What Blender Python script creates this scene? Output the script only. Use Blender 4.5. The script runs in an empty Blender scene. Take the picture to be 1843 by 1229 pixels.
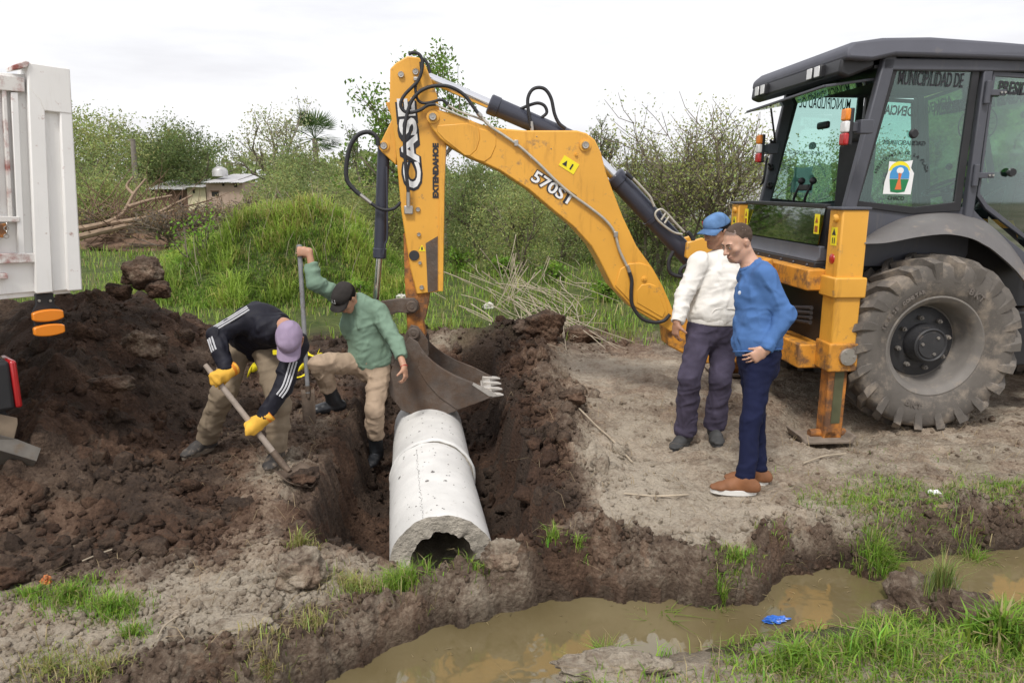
import bpy, math, random
import numpy as np
from mathutils import Vector, Matrix
random.seed(7); RNG = np.random.default_rng(7)
SC = bpy.context.scene
COL = SC.collection

# ------------------------------------------------------------------ camera
F = 1300.0; CX = 921.5; CY = 614.5; CAMH = 1.93            # focal length and centre in photograph pixels, lens height in metres
TH = math.atan((614.5 - 338.0) / F)                         # tilt that puts the horizon on row 338
cam = bpy.data.cameras.new('camera'); camo = bpy.data.objects.new('camera', cam); COL.objects.link(camo)
cam.sensor_width = 36.0; cam.lens = 36.0 * F / 1843.0; cam.clip_start = 0.05; cam.clip_end = 3000
camo.location = (0, 0, CAMH); camo.rotation_euler = (math.pi / 2 - TH, 0, 0)
SC.camera = camo

# ------------------------------------------------------------------ overcast sky and veiled sun
SUN_EL, SUN_AZ = math.radians(56), math.radians(200)        # azimuth clockwise from +Y: behind the camera, a little left
world = bpy.data.worlds.new('World'); SC.world = world; world.use_nodes = True
wn = world.node_tree; wn.nodes.clear()
def WN(t, **k):
    n = wn.nodes.new(t)
    for a, b in k.items(): setattr(n, a, b)
    return n
sky = WN('ShaderNodeTexSky'); sky.sky_type = 'NISHITA'; sky.sun_disc = False
sky.sun_elevation = SUN_EL; sky.sun_rotation = SUN_AZ; sky.air_density = 1.5; sky.dust_density = 3.0
tc = WN('ShaderNodeTexCoord'); mp = WN('ShaderNodeMapping'); mp.inputs['Scale'].default_value = (1.0, 1.0, 5.0)
wn.links.new(tc.outputs['Generated'], mp.inputs['Vector'])
nz = WN('ShaderNodeTexNoise'); nz.inputs['Scale'].default_value = 2.3; nz.inputs['Detail'].default_value = 6; nz.inputs['Roughness'].default_value = .55
wn.links.new(mp.outputs[0], nz.inputs['Vector'])
cr = WN('ShaderNodeValToRGB'); cr.color_ramp.elements[0].position = .34; cr.color_ramp.elements[1].position = .60
cr.color_ramp.elements[0].color = (5.0, 4.95, 5.2, 1); cr.color_ramp.elements[1].color = (6.4, 6.4, 6.55, 1)
wn.links.new(nz.outputs['Fac'], cr.inputs['Fac'])
mx = WN('ShaderNodeMixRGB'); mx.inputs['Fac'].default_value = .93
wn.links.new(sky.outputs[0], mx.inputs['Color1']); wn.links.new(cr.outputs[0], mx.inputs['Color2'])
bg = WN('ShaderNodeBackground'); bg.inputs['Strength'].default_value = .1
wo = WN('ShaderNodeOutputWorld'); wn.links.new(mx.outputs[0], bg.inputs[0]); wn.links.new(bg.outputs[0], wo.inputs[0])
sl = bpy.data.lights.new('sun', 'SUN'); sl.energy = 1.5; sl.angle = math.radians(11); sl.color = (1, .965, .91)
so = bpy.data.objects.new('sun', sl); COL.objects.link(so)
sd = Vector((math.sin(SUN_AZ) * math.cos(SUN_EL), math.cos(SUN_AZ) * math.cos(SUN_EL), math.sin(SUN_EL)))
so.rotation_euler = sd.to_track_quat('Z', 'Y').to_euler(); so.location = sd * 30
vs = SC.view_settings; vs.view_transform = 'Standard'; vs.look = 'None'; vs.exposure = 0.82; vs.gamma = 1.0; vs.use_curve_mapping = False
SC.cycles.use_denoising = True; SC.cycles.max_bounces = 7; SC.cycles.diffuse_bounces = 3; SC.cycles.transparent_max_bounces = 12
SC.cycles.sample_clamp_indirect = 4.0

# ------------------------------------------------------------------ picture geometry
_c, _s = math.cos(TH), math.sin(TH)
FW = np.array([0, _c, -_s]); UPV = np.array([0, _s, _c]); RT = np.array([1., 0, 0]); CC = np.array([0, 0, CAMH])
def ray(x, y): return FW + RT * ((x - CX) / F) - UPV * ((y - CY) / F)
def gz(x, y, z=0.0):                       # point of the level z under a pixel
    r = ray(x, y); return CC + r * ((z - CAMH) / r[2])
def gy(x, y, Y):                           # point at ground distance Y
    r = ray(x, y); return CC + r * (Y / r[1])
def gd(x, y, d): return CC + ray(x, y) * d # point at camera depth d
def onplane(x, y, p0, n):
    r = ray(x, y); return CC + r * (np.dot(np.asarray(p0) - CC, n) / np.dot(r, n))

# ------------------------------------------------------------------ noise
def _hash(ix, iy, iz, seed):
    h = (ix.astype(np.int64) * 374761393 + iy.astype(np.int64) * 668265263 + iz.astype(np.int64) * 2147483647 + seed * 1274126177) & 0xffffffff
    h = ((h ^ (h >> 13)) * 1274126177) & 0xffffffff
    return ((h ^ (h >> 16)) & 0xffffff).astype(np.float64) / 0xffffff
def vn3(x, y, z, seed=0):                  # value noise, -1..1
    x, y, z = np.broadcast_arrays(np.asarray(x, float), np.asarray(y, float), np.asarray(z, float))
    ix, iy, iz = np.floor(x), np.floor(y), np.floor(z); fx, fy, fz = x - ix, y - iy, z - iz
    fx = fx * fx * (3 - 2 * fx); fy = fy * fy * (3 - 2 * fy); fz = fz * fz * (3 - 2 * fz)
    r = 0
    for a in (0, 1):
        for b in (0, 1):
            for c in (0, 1):
                w = (fx if a else 1 - fx) * (fy if b else 1 - fy) * (fz if c else 1 - fz)
                r = r + w * _hash(ix + a, iy + b, iz + c, seed)
    return r * 2 - 1
def vn2(x, y, seed=0):
    x, y = np.broadcast_arrays(np.asarray(x, float), np.asarray(y, float))
    ix, iy = np.floor(x), np.floor(y); fx, fy = x - ix, y - iy
    fx = fx * fx * (3 - 2 * fx); fy = fy * fy * (3 - 2 * fy); z0 = np.zeros_like(ix)
    h = lambda a, b: _hash(ix + a, iy + b, z0, seed)
    return ((h(0, 0) * (1 - fx) + h(1, 0) * fx) * (1 - fy) + (h(0, 1) * (1 - fx) + h(1, 1) * fx) * fy) * 2 - 1
def fbm2(x, y, s, octv=4, seed=0, g=.5):
    r = 0; a = 1.
    for o in range(octv): r = r + a * vn2(x * s + 17.3 * o, y * s - 9.1 * o, seed + o); s *= 2.03; a *= g
    return r
def fbm3(x, y, z, s, octv=3, seed=0, g=.5):
    r = 0; a = 1.
    for o in range(octv): r = r + a * vn3(x * s + 7.3 * o, y * s, z * s - 3.1 * o, seed + o); s *= 2.03; a *= g
    return r
def bumps2(x, y, cell, seed=0, fill=.75):  # overlapping half-ball lumps of soil, height in metres
    gx, gy_ = x / cell, y / cell; ix, iy = np.floor(gx), np.floor(gy_); out = np.zeros_like(gx); z0 = np.zeros_like(ix)
    for a in (-1, 0, 1):
        for b in (-1, 0, 1):
            cx_, cy_ = ix + a, iy + b
            px = cx_ + _hash(cx_, cy_, z0, seed); py = cy_ + _hash(cx_, cy_, z0 + 1, seed)
            r = .25 + .6 * _hash(cx_, cy_, z0 + 2, seed) ** 2; on = _hash(cx_, cy_, z0 + 3, seed) < fill
            st = .6 + .8 * _hash(cx_, cy_, z0 + 4, seed)
            d2 = ((gx - px) * st) ** 2 + ((gy_ - py) / st) ** 2
            out = np.maximum(out, np.where(on, np.sqrt(np.maximum(r * r - d2, 0)) * .75, 0))
    return out * cell
def sstep(a, b, x): t = np.clip((x - a) / (b - a), 0, 1); return t * t * (3 - 2 * t)

# ------------------------------------------------------------------ mesh building
class MB:
    def __init__(s): s.v = []; s.f = []
    def add(s, v, f):
        n = len(s.v); s.v += [tuple(map(float, p)) for p in v]; s.f += [tuple(i + n for i in q) for q in f]; return s
    def mm(s, x0, x1, y0, y1, z0, z1):
        return s.add([(x0, y0, z0), (x1, y0, z0), (x1, y1, z0), (x0, y1, z0), (x0, y0, z1), (x1, y0, z1), (x1, y1, z1), (x0, y1, z1)],
                     [(3, 2, 1, 0), (4, 5, 6, 7), (0, 1, 5, 4), (1, 2, 6, 5), (2, 3, 7, 6), (3, 0, 4, 7)])
    def box(s, c, sz, R=None):
        m = MB().mm(*sum(([-q / 2, q / 2] for q in sz), [])); R = np.eye(3) if R is None else np.asarray(R)
        return s.add([np.asarray(c) + R @ np.array(p) for p in m.v], m.f)
    def prism(s, poly, d0, d1, fn=lambda a, b, d: (a, d, b)):        # outline (a,b) pushed from d0 to d1
        n = len(poly); A = [fn(a, b, d0) for a, b in poly]; B = [fn(a, b, d1) for a, b in poly]
        return s.add(A + B, [tuple(range(n)), tuple(range(2 * n - 1, n - 1, -1))] + [(i, i + n, (i + 1) % n + n, (i + 1) % n) for i in range(n)])
    def slab(s, pts, off):                                           # polygon in space pushed along off
        n = len(pts); A = [np.asarray(p) for p in pts]; B = [p + np.asarray(off) for p in A]
        return s.add(A + B, [tuple(range(n)), tuple(range(2 * n - 1, n - 1, -1))] + [(i, i + n, (i + 1) % n + n, (i + 1) % n) for i in range(n)])
    def tube(s, path, r, n=10, caps=True, flat=1.0, up=None):
        P = [np.asarray(p, float) for p in path]; m = len(P); R = [r] * m if np.isscalar(r) else list(r)
        T = [P[min(i + 1, m - 1)] - P[max(i - 1, 0)] for i in range(m)]; T = [t / (np.linalg.norm(t) + 1e-12) for t in T]
        a = np.array([0, 0, 1.]) if up is None else np.asarray(up, float)
        if abs(np.dot(a, T[0])) > .95: a = np.array([1., 0, 0])
        V = []; N = np.cross(T[0], a); N /= np.linalg.norm(N)
        for i in range(m):
            N = N - T[i] * np.dot(N, T[i]); N /= np.linalg.norm(N) + 1e-12; B = np.cross(T[i], N)
            for k in range(n):
                q = 2 * math.pi * k / n; V.append(P[i] + (N * math.cos(q) + B * math.sin(q) * flat) * R[i])
        Fc = [(i * n + k, i * n + (k + 1) % n, (i + 1) * n + (k + 1) % n, (i + 1) * n + k) for i in range(m - 1) for k in range(n)]
        if caps: Fc += [tuple(range(n - 1, -1, -1)), tuple((m - 1) * n + k for k in range(n))]
        return s.add(V, Fc)
    def cyl(s, a, b, r, r2=None, n=20): return s.tube([a, b], [r, r if r2 is None else r2], n)
    def lathe(s, prof, o, ax, n=40, closed=False):                   # profile (radius, height along ax)
        ax = np.asarray(ax, float); ax /= np.linalg.norm(ax); a = np.array([0, 0, 1.]) if abs(ax[2]) < .9 else np.array([1., 0, 0])
        N = np.cross(ax, a); N /= np.linalg.norm(N); B = np.cross(ax, N); o = np.asarray(o, float); m = len(prof)
        V = [o + ax * h + (N * math.cos(2 * math.pi * k / n) + B * math.sin(2 * math.pi * k / n)) * r for r, h in prof for k in range(n)]
        L = range(m if closed else m - 1)
        return s.add(V, [(i * n + k, i * n + (k + 1) % n, ((i + 1) % m) * n + (k + 1) % n, ((i + 1) % m) * n + k) for i in L for k in range(n)])
    def ball(s, c, r, n=12):
        r = np.ones(3) * r; prof = [(math.sin(math.pi * i / n), -math.cos(math.pi * i / n)) for i in range(n + 1)]
        m = MB().lathe([(max(a, 1e-4), b) for a, b in prof], (0, 0, 0), (0, 0, 1), n * 2)
        return s.add([np.asarray(c) + np.array(p) * r for p in m.v], m.f)
def catmull(pts, k=6):
    P = [np.asarray(p, float) for p in pts]; P = [2 * P[0] - P[1]] + P + [2 * P[-1] - P[-2]]; out = []
    for i in range(1, len(P) - 2):
        for j in range(k):
            t = j / k; a, b, c, d = P[i - 1], P[i], P[i + 1], P[i + 2]
            out.append(.5 * (2 * b + (c - a) * t + (2 * a - 5 * b + 4 * c - d) * t * t + (3 * b - a - 3 * c + d) * t ** 3))
    return out + [P[-2]]
def finish(me, mat, smooth, ang):
    if mat is not None: me.materials.append(mat)
    if smooth:
        me.polygons.foreach_set('use_smooth', [True] * len(me.polygons))
        if ang: me.set_sharp_from_angle(angle=math.radians(ang))
def link(name, data, parent=None):
    o = bpy.data.objects.new(name, data); COL.objects.link(o)
    if parent is not None: o.parent = parent
    return o
def obj(name, mb, mat, parent=None, smooth=True, ang=38, bevel=0, seg=2):
    me = bpy.data.meshes.new(name); me.from_pydata(mb.v, [], mb.f); me.update()
    finish(me, mat, smooth, ang); o = link(name, me, parent)
    if bevel:
        b = o.modifiers.new('bevel', 'BEVEL'); b.width = bevel; b.segments = seg; b.limit_method = 'ANGLE'; b.angle_limit = math.radians(40)
    return o
def npmesh(name, V, Fa, mat, parent=None, smooth=True, ang=0, col=None):   # Fa: (n,k) integer array; col: per vertex rgb
    V = np.asarray(V, np.float32); Fa = np.asarray(Fa, np.int32); k = Fa.shape[1]; me = bpy.data.meshes.new(name)
    me.vertices.add(len(V)); me.vertices.foreach_set('co', V.ravel()); me.loops.add(Fa.size); me.loops.foreach_set('vertex_index', Fa.ravel())
    me.polygons.add(len(Fa)); me.polygons.foreach_set('loop_start', np.arange(0, Fa.size, k, dtype=np.int32)); me.polygons.foreach_set('loop_total', np.full(len(Fa), k, np.int32))
    me.update(calc_edges=True)
    if col is not None:
        ca = me.color_attributes.new('Col', 'FLOAT_COLOR', 'POINT'); c4 = np.ones((len(V), 4), np.float32); c4[:, :3] = col; ca.data.foreach_set('color', c4.ravel())
    finish(me, mat, smooth, ang); return link(name, me, parent)
def tag(o, label=None, cat=None, group=None, kind=None):
    if label: o['label'] = label
    if cat: o['category'] = cat
    if group: o['group'] = group
    if kind: o['kind'] = kind
    return o
def empty(name, loc=(0, 0, 0), rz=0, label=None, cat=None, group=None):
    o = link(name, None); o.location = tuple(map(float, loc)); o.rotation_euler = (0, 0, rz); o.empty_display_size = .2
    return tag(o, label, cat, group)
def text_obj(name, s, mat, parent, size, origin, xdir, ydir, bold=0.0, depth=.001, align='LEFT', space=1.0, squash=1.0, shear=0.0):
    cu = bpy.data.curves.new(name, 'FONT'); cu.body = s; cu.size = size; cu.offset = bold; cu.extrude = depth; cu.align_x = align; cu.space_character = space; cu.shear = shear
    cu.resolution_u = 3
    tmp = bpy.data.objects.new('tmp', cu); COL.objects.link(tmp); dg = bpy.context.evaluated_depsgraph_get()
    me = bpy.data.meshes.new_from_object(tmp.evaluated_get(dg)); bpy.data.objects.remove(tmp); bpy.data.curves.remove(cu)
    x = Vector(xdir).normalized(); y = Vector(ydir); y = (y - x * y.dot(x)).normalized(); z = x.cross(y)
    M = Matrix.Translation(Vector(origin)) @ Matrix((x, y, z)).transposed().to_4x4() @ Matrix.Diagonal((squash, 1, 1, 1))
    me.transform(M); me.materials.clear(); me.materials.append(mat); me.name = name
    return link(name, me, parent)

# ------------------------------------------------------------------ materials
MATS = {}
def mat(name, col, rough=.6, metal=0.0, var=.12, vs=6.0, bump=0.0, bs=80.0, dirt=None, spec=.5, attr=False, coat=0, sub=0, trans=0, stretch=None, bdist=.01, streak=None, crease=0):
    """dirt = (colour, amount 0..1, scale)"""
    m = bpy.data.materials.new(name); m.use_nodes = True; nt = m.node_tree; b = nt.nodes['Principled BSDF']
    L = nt.links.new; N = nt.nodes.new
    tc = N('ShaderNodeTexCoord'); co = tc.outputs['Object']
    if stretch: mpn = N('ShaderNodeMapping'); mpn.inputs['Scale'].default_value = stretch; L(co, mpn.inputs[0]); co = mpn.outputs[0]
    n1 = N('ShaderNodeTexNoise'); n1.inputs['Scale'].default_value = vs; n1.inputs['Detail'].default_value = 5; L(co, n1.inputs['Vector'])
    mr = N('ShaderNodeMapRange'); mr.inputs[1].default_value = .25; mr.inputs[2].default_value = .75; mr.inputs[3].default_value = 1 - var; mr.inputs[4].default_value = 1 + var; L(n1.outputs['Fac'], mr.inputs[0])
    mu = N('ShaderNodeMixRGB'); mu.blend_type = 'MULTIPLY'; mu.inputs[0].default_value = 1
    if attr:
        at = N('ShaderNodeAttribute'); at.attribute_name = 'Col'
        m2 = N('ShaderNodeMixRGB'); m2.blend_type = 'MULTIPLY'; m2.inputs[0].default_value = 1; m2.inputs[1].default_value = (*col, 1); L(at.outputs['Color'], m2.inputs[2]); L(m2.outputs[0], mu.inputs[1])
    else: mu.inputs[1].default_value = (*col, 1)
    L(mr.outputs[0], mu.inputs[2]); out = mu.outputs[0]
    if streak:                                                    # run-off stains and scratches: (colour, amount, scale vector)
        ms_ = N('ShaderNodeMapping'); ms_.inputs['Scale'].default_value = streak[2]; L(tc.outputs['Object'], ms_.inputs[0])
        ns = N('ShaderNodeTexNoise'); ns.inputs['Scale'].default_value = 1.0; ns.inputs['Detail'].default_value = 7; ns.inputs['Roughness'].default_value = .7; L(ms_.outputs[0], ns.inputs['Vector'])
        rs = N('ShaderNodeMapRange'); rs.inputs[1].default_value = .56; rs.inputs[2].default_value = .78; rs.inputs[3].default_value = 0; rs.inputs[4].default_value = streak[1]; L(ns.outputs['Fac'], rs.inputs[0])
        mm = N('ShaderNodeMixRGB'); L(rs.outputs[0], mm.inputs[0]); L(out, mm.inputs[1]); mm.inputs[2].default_value = (*streak[0], 1); out = mm.outputs[0]
    if dirt:
        n2 = N('ShaderNodeTexNoise'); n2.inputs['Scale'].default_value = dirt[2]; n2.inputs['Detail'].default_value = 8; n2.inputs['Roughness'].default_value = .68; L(tc.outputs['Object'], n2.inputs['Vector'])
        r2 = N('ShaderNodeMapRange'); r2.inputs[1].default_value = .72 - .5 * dirt[1]; r2.inputs[2].default_value = .80 - .35 * dirt[1]; r2.inputs[3].default_value = 0; r2.inputs[4].default_value = .9; L(n2.outputs['Fac'], r2.inputs[0])
        m3 = N('ShaderNodeMixRGB'); L(r2.outputs[0], m3.inputs[0]); L(out, m3.inputs[1]); m3.inputs[2].default_value = (*dirt[0], 1); out = m3.outputs[0]
        rr = N('ShaderNodeMapRange'); rr.inputs[3].default_value = rough; rr.inputs[4].default_value = max(rough, .85); L(r2.outputs[0], rr.inputs[0]); L(rr.outputs[0], b.inputs['Roughness'])
    else: b.inputs['Roughness'].default_value = rough
    L(out, b.inputs['Base Color']); b.inputs['Metallic'].default_value = metal; b.inputs['Specular IOR Level'].default_value = spec
    if coat: b.inputs['Coat Weight'].default_value = coat; b.inputs['Coat Roughness'].default_value = .15
    if sub: b.inputs['Subsurface Weight'].default_value = sub; b.inputs['Subsurface Radius'].default_value = (.01, .004, .002); b.inputs['Subsurface Scale'].default_value = 1
    if bump:
        n3 = N('ShaderNodeTexNoise'); n3.inputs['Scale'].default_value = bs; n3.inputs['Detail'].default_value = 6; n3.inputs['Roughness'].default_value = .65; L(co, n3.inputs['Vector'])
        bp = N('ShaderNodeBump'); bp.inputs['Strength'].default_value = bump; bp.inputs['Distance'].default_value = bdist; L(n3.outputs['Fac'], bp.inputs['Height']); nrm = bp.outputs[0]
        if crease:
            n4 = N('ShaderNodeTexNoise'); n4.noise_type = 'RIDGED_MULTIFRACTAL'; n4.inputs['Scale'].default_value = 11; n4.inputs['Detail'].default_value = 2.5; n4.inputs['Distortion'].default_value = .8; m4 = N('ShaderNodeMapping'); m4.inputs['Scale'].default_value = (1, 1, .55); m4.inputs['Rotation'].default_value = (.3, .5, .2); L(tc.outputs['Object'], m4.inputs[0]); L(m4.outputs[0], n4.inputs['Vector'])
            b4 = N('ShaderNodeBump'); b4.inputs['Strength'].default_value = crease; b4.inputs['Distance'].default_value = .022; L(n4.outputs['Fac'], b4.inputs['Height']); L(nrm, b4.inputs['Normal']); nrm = b4.outputs[0]
        L(nrm, b.inputs['Normal'])
    if trans:                                                     # thin leaf: some light passes through
        t = N('ShaderNodeBsdfTranslucent'); L(out, t.inputs[0]); ms = N('ShaderNodeMixShader'); ms.inputs[0].default_value = trans
        o = nt.nodes['Material Output']; L(b.outputs[0], ms.inputs[1]); L(t.outputs[0], ms.inputs[2]); L(ms.outputs[0], o.inputs[0])
    MATS[name] = m; return m
def glassmat(name, col, alpha, rough=.03):                          # tinted pane: sees through, reflects at grazing angles
    m = bpy.data.materials.new(name); m.use_nodes = True; nt = m.node_tree; nt.nodes.clear(); N = nt.nodes.new; L = nt.links.new
    tr = N('ShaderNodeBsdfTransparent'); tr.inputs[0].default_value = (*col, 1); gl = N('ShaderNodeBsdfGlossy'); gl.inputs['Roughness'].default_value = rough; gl.inputs[0].default_value = (.9, 1, .97, 1)
    fr = N('ShaderNodeFresnel'); fr.inputs[0].default_value = 1.5; ad = N('ShaderNodeMath'); ad.operation = 'MULTIPLY_ADD'; ad.inputs[1].default_value = 1.0; ad.inputs[2].default_value = alpha; L(fr.outputs[0], ad.inputs[0])
    mxs = N('ShaderNodeMixShader'); L(ad.outputs[0], mxs.inputs[0]); L(tr.outputs[0], mxs.inputs[1]); L(gl.outputs[0], mxs.inputs[2])
    o = N('ShaderNodeOutputMaterial'); L(mxs.outputs[0], o.inputs[0]); return m
SOILD = (.075, .042, .026)

# ================================================================== GROUND
def soilmat(name):
    m = bpy.data.materials.new(name); m.use_nodes = True; nt = m.node_tree; b = nt.nodes['Principled BSDF']; N = nt.nodes.new; L = nt.links.new
    tc = N('ShaderNodeTexCoord'); at = N('ShaderNodeAttribute'); at.attribute_name = 'Col'; sp = N('ShaderNodeSeparateColor'); L(at.outputs['Color'], sp.inputs[0])
    def noise(s, d=6, r=.6):
        n = N('ShaderNodeTexNoise'); n.inputs['Scale'].default_value = s; n.inputs['Detail'].default_value = d; n.inputs['Roughness'].default_value = r; L(tc.outputs['Object'], n.inputs['Vector']); return n.outputs['Fac']
    def math_(op, a, b_, c=None):
        n = N('ShaderNodeMath'); n.operation = op
        for i, q in enumerate((a, b_, c)):
            if q is None: continue
            if isinstance(q, (int, float)): n.inputs[i].default_value = q
            else: L(q, n.inputs[i])
        return n.outputs[0]
    n1 = noise(5.0, 8, .62); n2 = noise(38.0, 5, .6)
    f = math_('MULTIPLY_ADD', math_('SUBTRACT', n1, .5), 1.0, sp.outputs[0]); f = math_('MULTIPLY_ADD', math_('SUBTRACT', n2, .5), .75, f)
    cr = N('ShaderNodeValToRGB'); L(f, cr.inputs[0]); e = cr.color_ramp.elements
    e[0].position = .02; e[0].color = (.054, .036, .026, 1); e[1].position = .97; e[1].color = (.47, .405, .32, 1)
    for p, c in ((.25, (.100, .066, .046, 1)), (.48, (.165, .118, .086, 1)), (.70, (.305, .248, .188, 1))): q = e.new(p); q.color = c
    red = N('ShaderNodeMixRGB'); red.blend_type = 'MULTIPLY'; red.inputs[2].default_value = (1.14, .97, .88, 1); L(cr.outputs[0], red.inputs[1])
    L(math_('MULTIPLY', math_('GREATER_THAN', noise(1.7, 4), .52), math_('SUBTRACT', 1.0, sp.outputs[0])), red.inputs[0])
    gr = N('ShaderNodeMixRGB'); L(sp.outputs[1], gr.inputs[0]); L(red.outputs[0], gr.inputs[1])
    gc = N('ShaderNodeValToRGB'); L(noise(3.0, 6), gc.inputs[0]); gc.color_ramp.elements[0].color = (.045, .07, .015, 1); gc.color_ramp.elements[1].color = (.12, .14, .04, 1); gc.color_ramp.elements[0].position = .35; gc.color_ramp.elements[1].position = .65; L(gc.outputs[0], gr.inputs[2])
    we = N('ShaderNodeMixRGB'); we.blend_type = 'MULTIPLY'; we.inputs[2].default_value = (.42, .40, .38, 1); L(sp.outputs[2], we.inputs[0]); L(gr.outputs[0], we.inputs[1])
    L(we.outputs[0], b.inputs['Base Color'])
    ro = N('ShaderNodeMapRange'); ro.inputs[3].default_value = .95; ro.inputs[4].default_value = .55; L(sp.outputs[2], ro.inputs[0]); L(ro.outputs[0], b.inputs['Roughness']); b.inputs['Specular IOR Level'].default_value = .3
    vo = N('ShaderNodeTexVoronoi'); vo.feature = 'F1'; vo.inputs['Scale'].default_value = 42; L(tc.outputs['Object'], vo.inputs['Vector'])
    hh = math_('MULTIPLY_ADD', vo.outputs['Distance'], -.55, noise(75, 8, .7))
    bp = N('ShaderNodeBump'); bp.inputs['Strength'].default_value = 1.0; bp.inputs['Distance'].default_value = .026; L(hh, bp.inputs['Height']); L(bp.outputs[0], b.inputs['Normal'])
    return m
M_SOIL = soilmat('soil')

WATER_Z = -.20
PADS = [(2.60, 5.66), (2.47, 7.58)]            # where the stabilizer feet press into the ground
def poly_px(pts, z): P = np.array([gz(x, y, z)[:2] for x, y in pts]); return P[np.argsort(P[:, 0])]
_fe = poly_px([(600, 1229), (680, 1185), (780, 1130), (900, 1101), (1080, 1078), (1190, 1074), (1290, 1092), (1360, 1084), (1385, 1046), (1460, 1040), (1530, 1034), (1570, 1046), (1640, 1008), (1720, 996), (1843, 988)], WATER_Z)
_ne = poly_px([(985, 1229), (1060, 1190), (1230, 1152), (1300, 1138), (1420, 1122), (1540, 1112), (1640, 1092), (1740, 1086), (1843, 1072)], -.16)
def _ex(P, x, sl0, sl1):
    y = np.interp(x, P[:, 0], P[:, 1]); y = np.where(x < P[0, 0], P[0, 1] + (x - P[0, 0]) * sl0, y); return np.where(x > P[-1, 0], P[-1, 1] + (x - P[-1, 0]) * sl1, y)
def yfar(x): return np.maximum(_ex(_fe, x, .55, .06), -4)
def ynear(x): return np.maximum(np.minimum(_ex(_ne, x, .42, .06), yfar(x) - .22), -6)
TRX = lambda y: -.465 + (y - 3.9) * (-.335 / 3.1)          # trench centre line
TRW = .70; TRF = -.62
HEAP = np.array([(-2.3, 3.48), (-1.72, 3.62), (-1.78, 4.05), (-2.15, 4.45), (-2.45, 4.95), (-2.35, 5.6), (-2.0, 6.3), (-2.1, 7.4), (-3.2, 8.2), (-5.2, 8.0), (-6.4, 6.8), (-5.6, 5.7), (-4.2, 4.9), (-3.3, 3.6)])
def poly_sd(P, x, y):                                      # >0 inside
    d = np.full(np.shape(x), 1e9); ins = np.zeros(np.shape(x), bool); n = len(P)
    for i in range(n):
        a, b = P[i], P[(i + 1) % n]; e = b - a; t = np.clip(((x - a[0]) * e[0] + (y - a[1]) * e[1]) / (e @ e), 0, 1)
        d = np.minimum(d, np.hypot(x - a[0] - e[0] * t, y - a[1] - e[1] * t))
        c = (a[1] > y) != (b[1] > y); xi = a[0] + (y - a[1]) * e[0] / (e[1] + 1e-12); ins ^= c & (x < xi)
    return np.where(ins, d, -d)
def heap_h(x, y):
    d = poly_sd(HEAP, x + .10 * fbm2(x, y, 2.2, 3, 51), y + .10 * fbm2(x, y, 2.2, 3, 52)); dd = np.maximum(d, 0)
    h = 1.20 * (1 - np.exp(-(dd / 1.15) ** 1.45)); h = h * (1 - .22 * sstep(-3.2, -2.2, x)) * (1 + .06 * fbm2(x, y, 1.1, 3, 55))
    h = h * (1 - .62 * np.exp(-((x + 2.72) ** 2 + (y - 3.92) ** 2) / .30))       # hollow under the truck's tail
    return np.where(d > 0, h, np.maximum(d, -.6) * .5)
MOUND_C = (-4.25, 14.2)
def mound_h(x, y):
    a = (x - MOUND_C[0]); b = (y - MOUND_C[1]); q = np.where(a < 0, a / 3.1, a / 2.3); r = np.sqrt(q ** 2 + (b / 2.4) ** 2)
    return 1.26 * np.clip(1 - sstep(.30, 1.20, r), 0, 1) * (1 + .24 * fbm2(x, y, .9, 3, 71)) + .14 * np.clip(1 - r, 0, 1) * fbm2(x, y, 2.6, 3, 72)
def trench_sd(x, y):                                       # >0 inside the trench
    xc = TRX(np.clip(y, 3, 8.2)); w = TRW + .055 * fbm2(x * .2 + np.sign(x - xc) * 3, y, 2.4, 4, 33) + .02 * fbm2(x * .3 + np.sign(x - xc) * 5, y, 11, 3, 36)
    return np.minimum(np.minimum(w - np.abs(x - xc), y - (3.60 + .05 * fbm2(x, y, 4, 3, 34))), 8.1 + .3 * fbm2(x, y, 1.5, 2, 35) - y)
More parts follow.
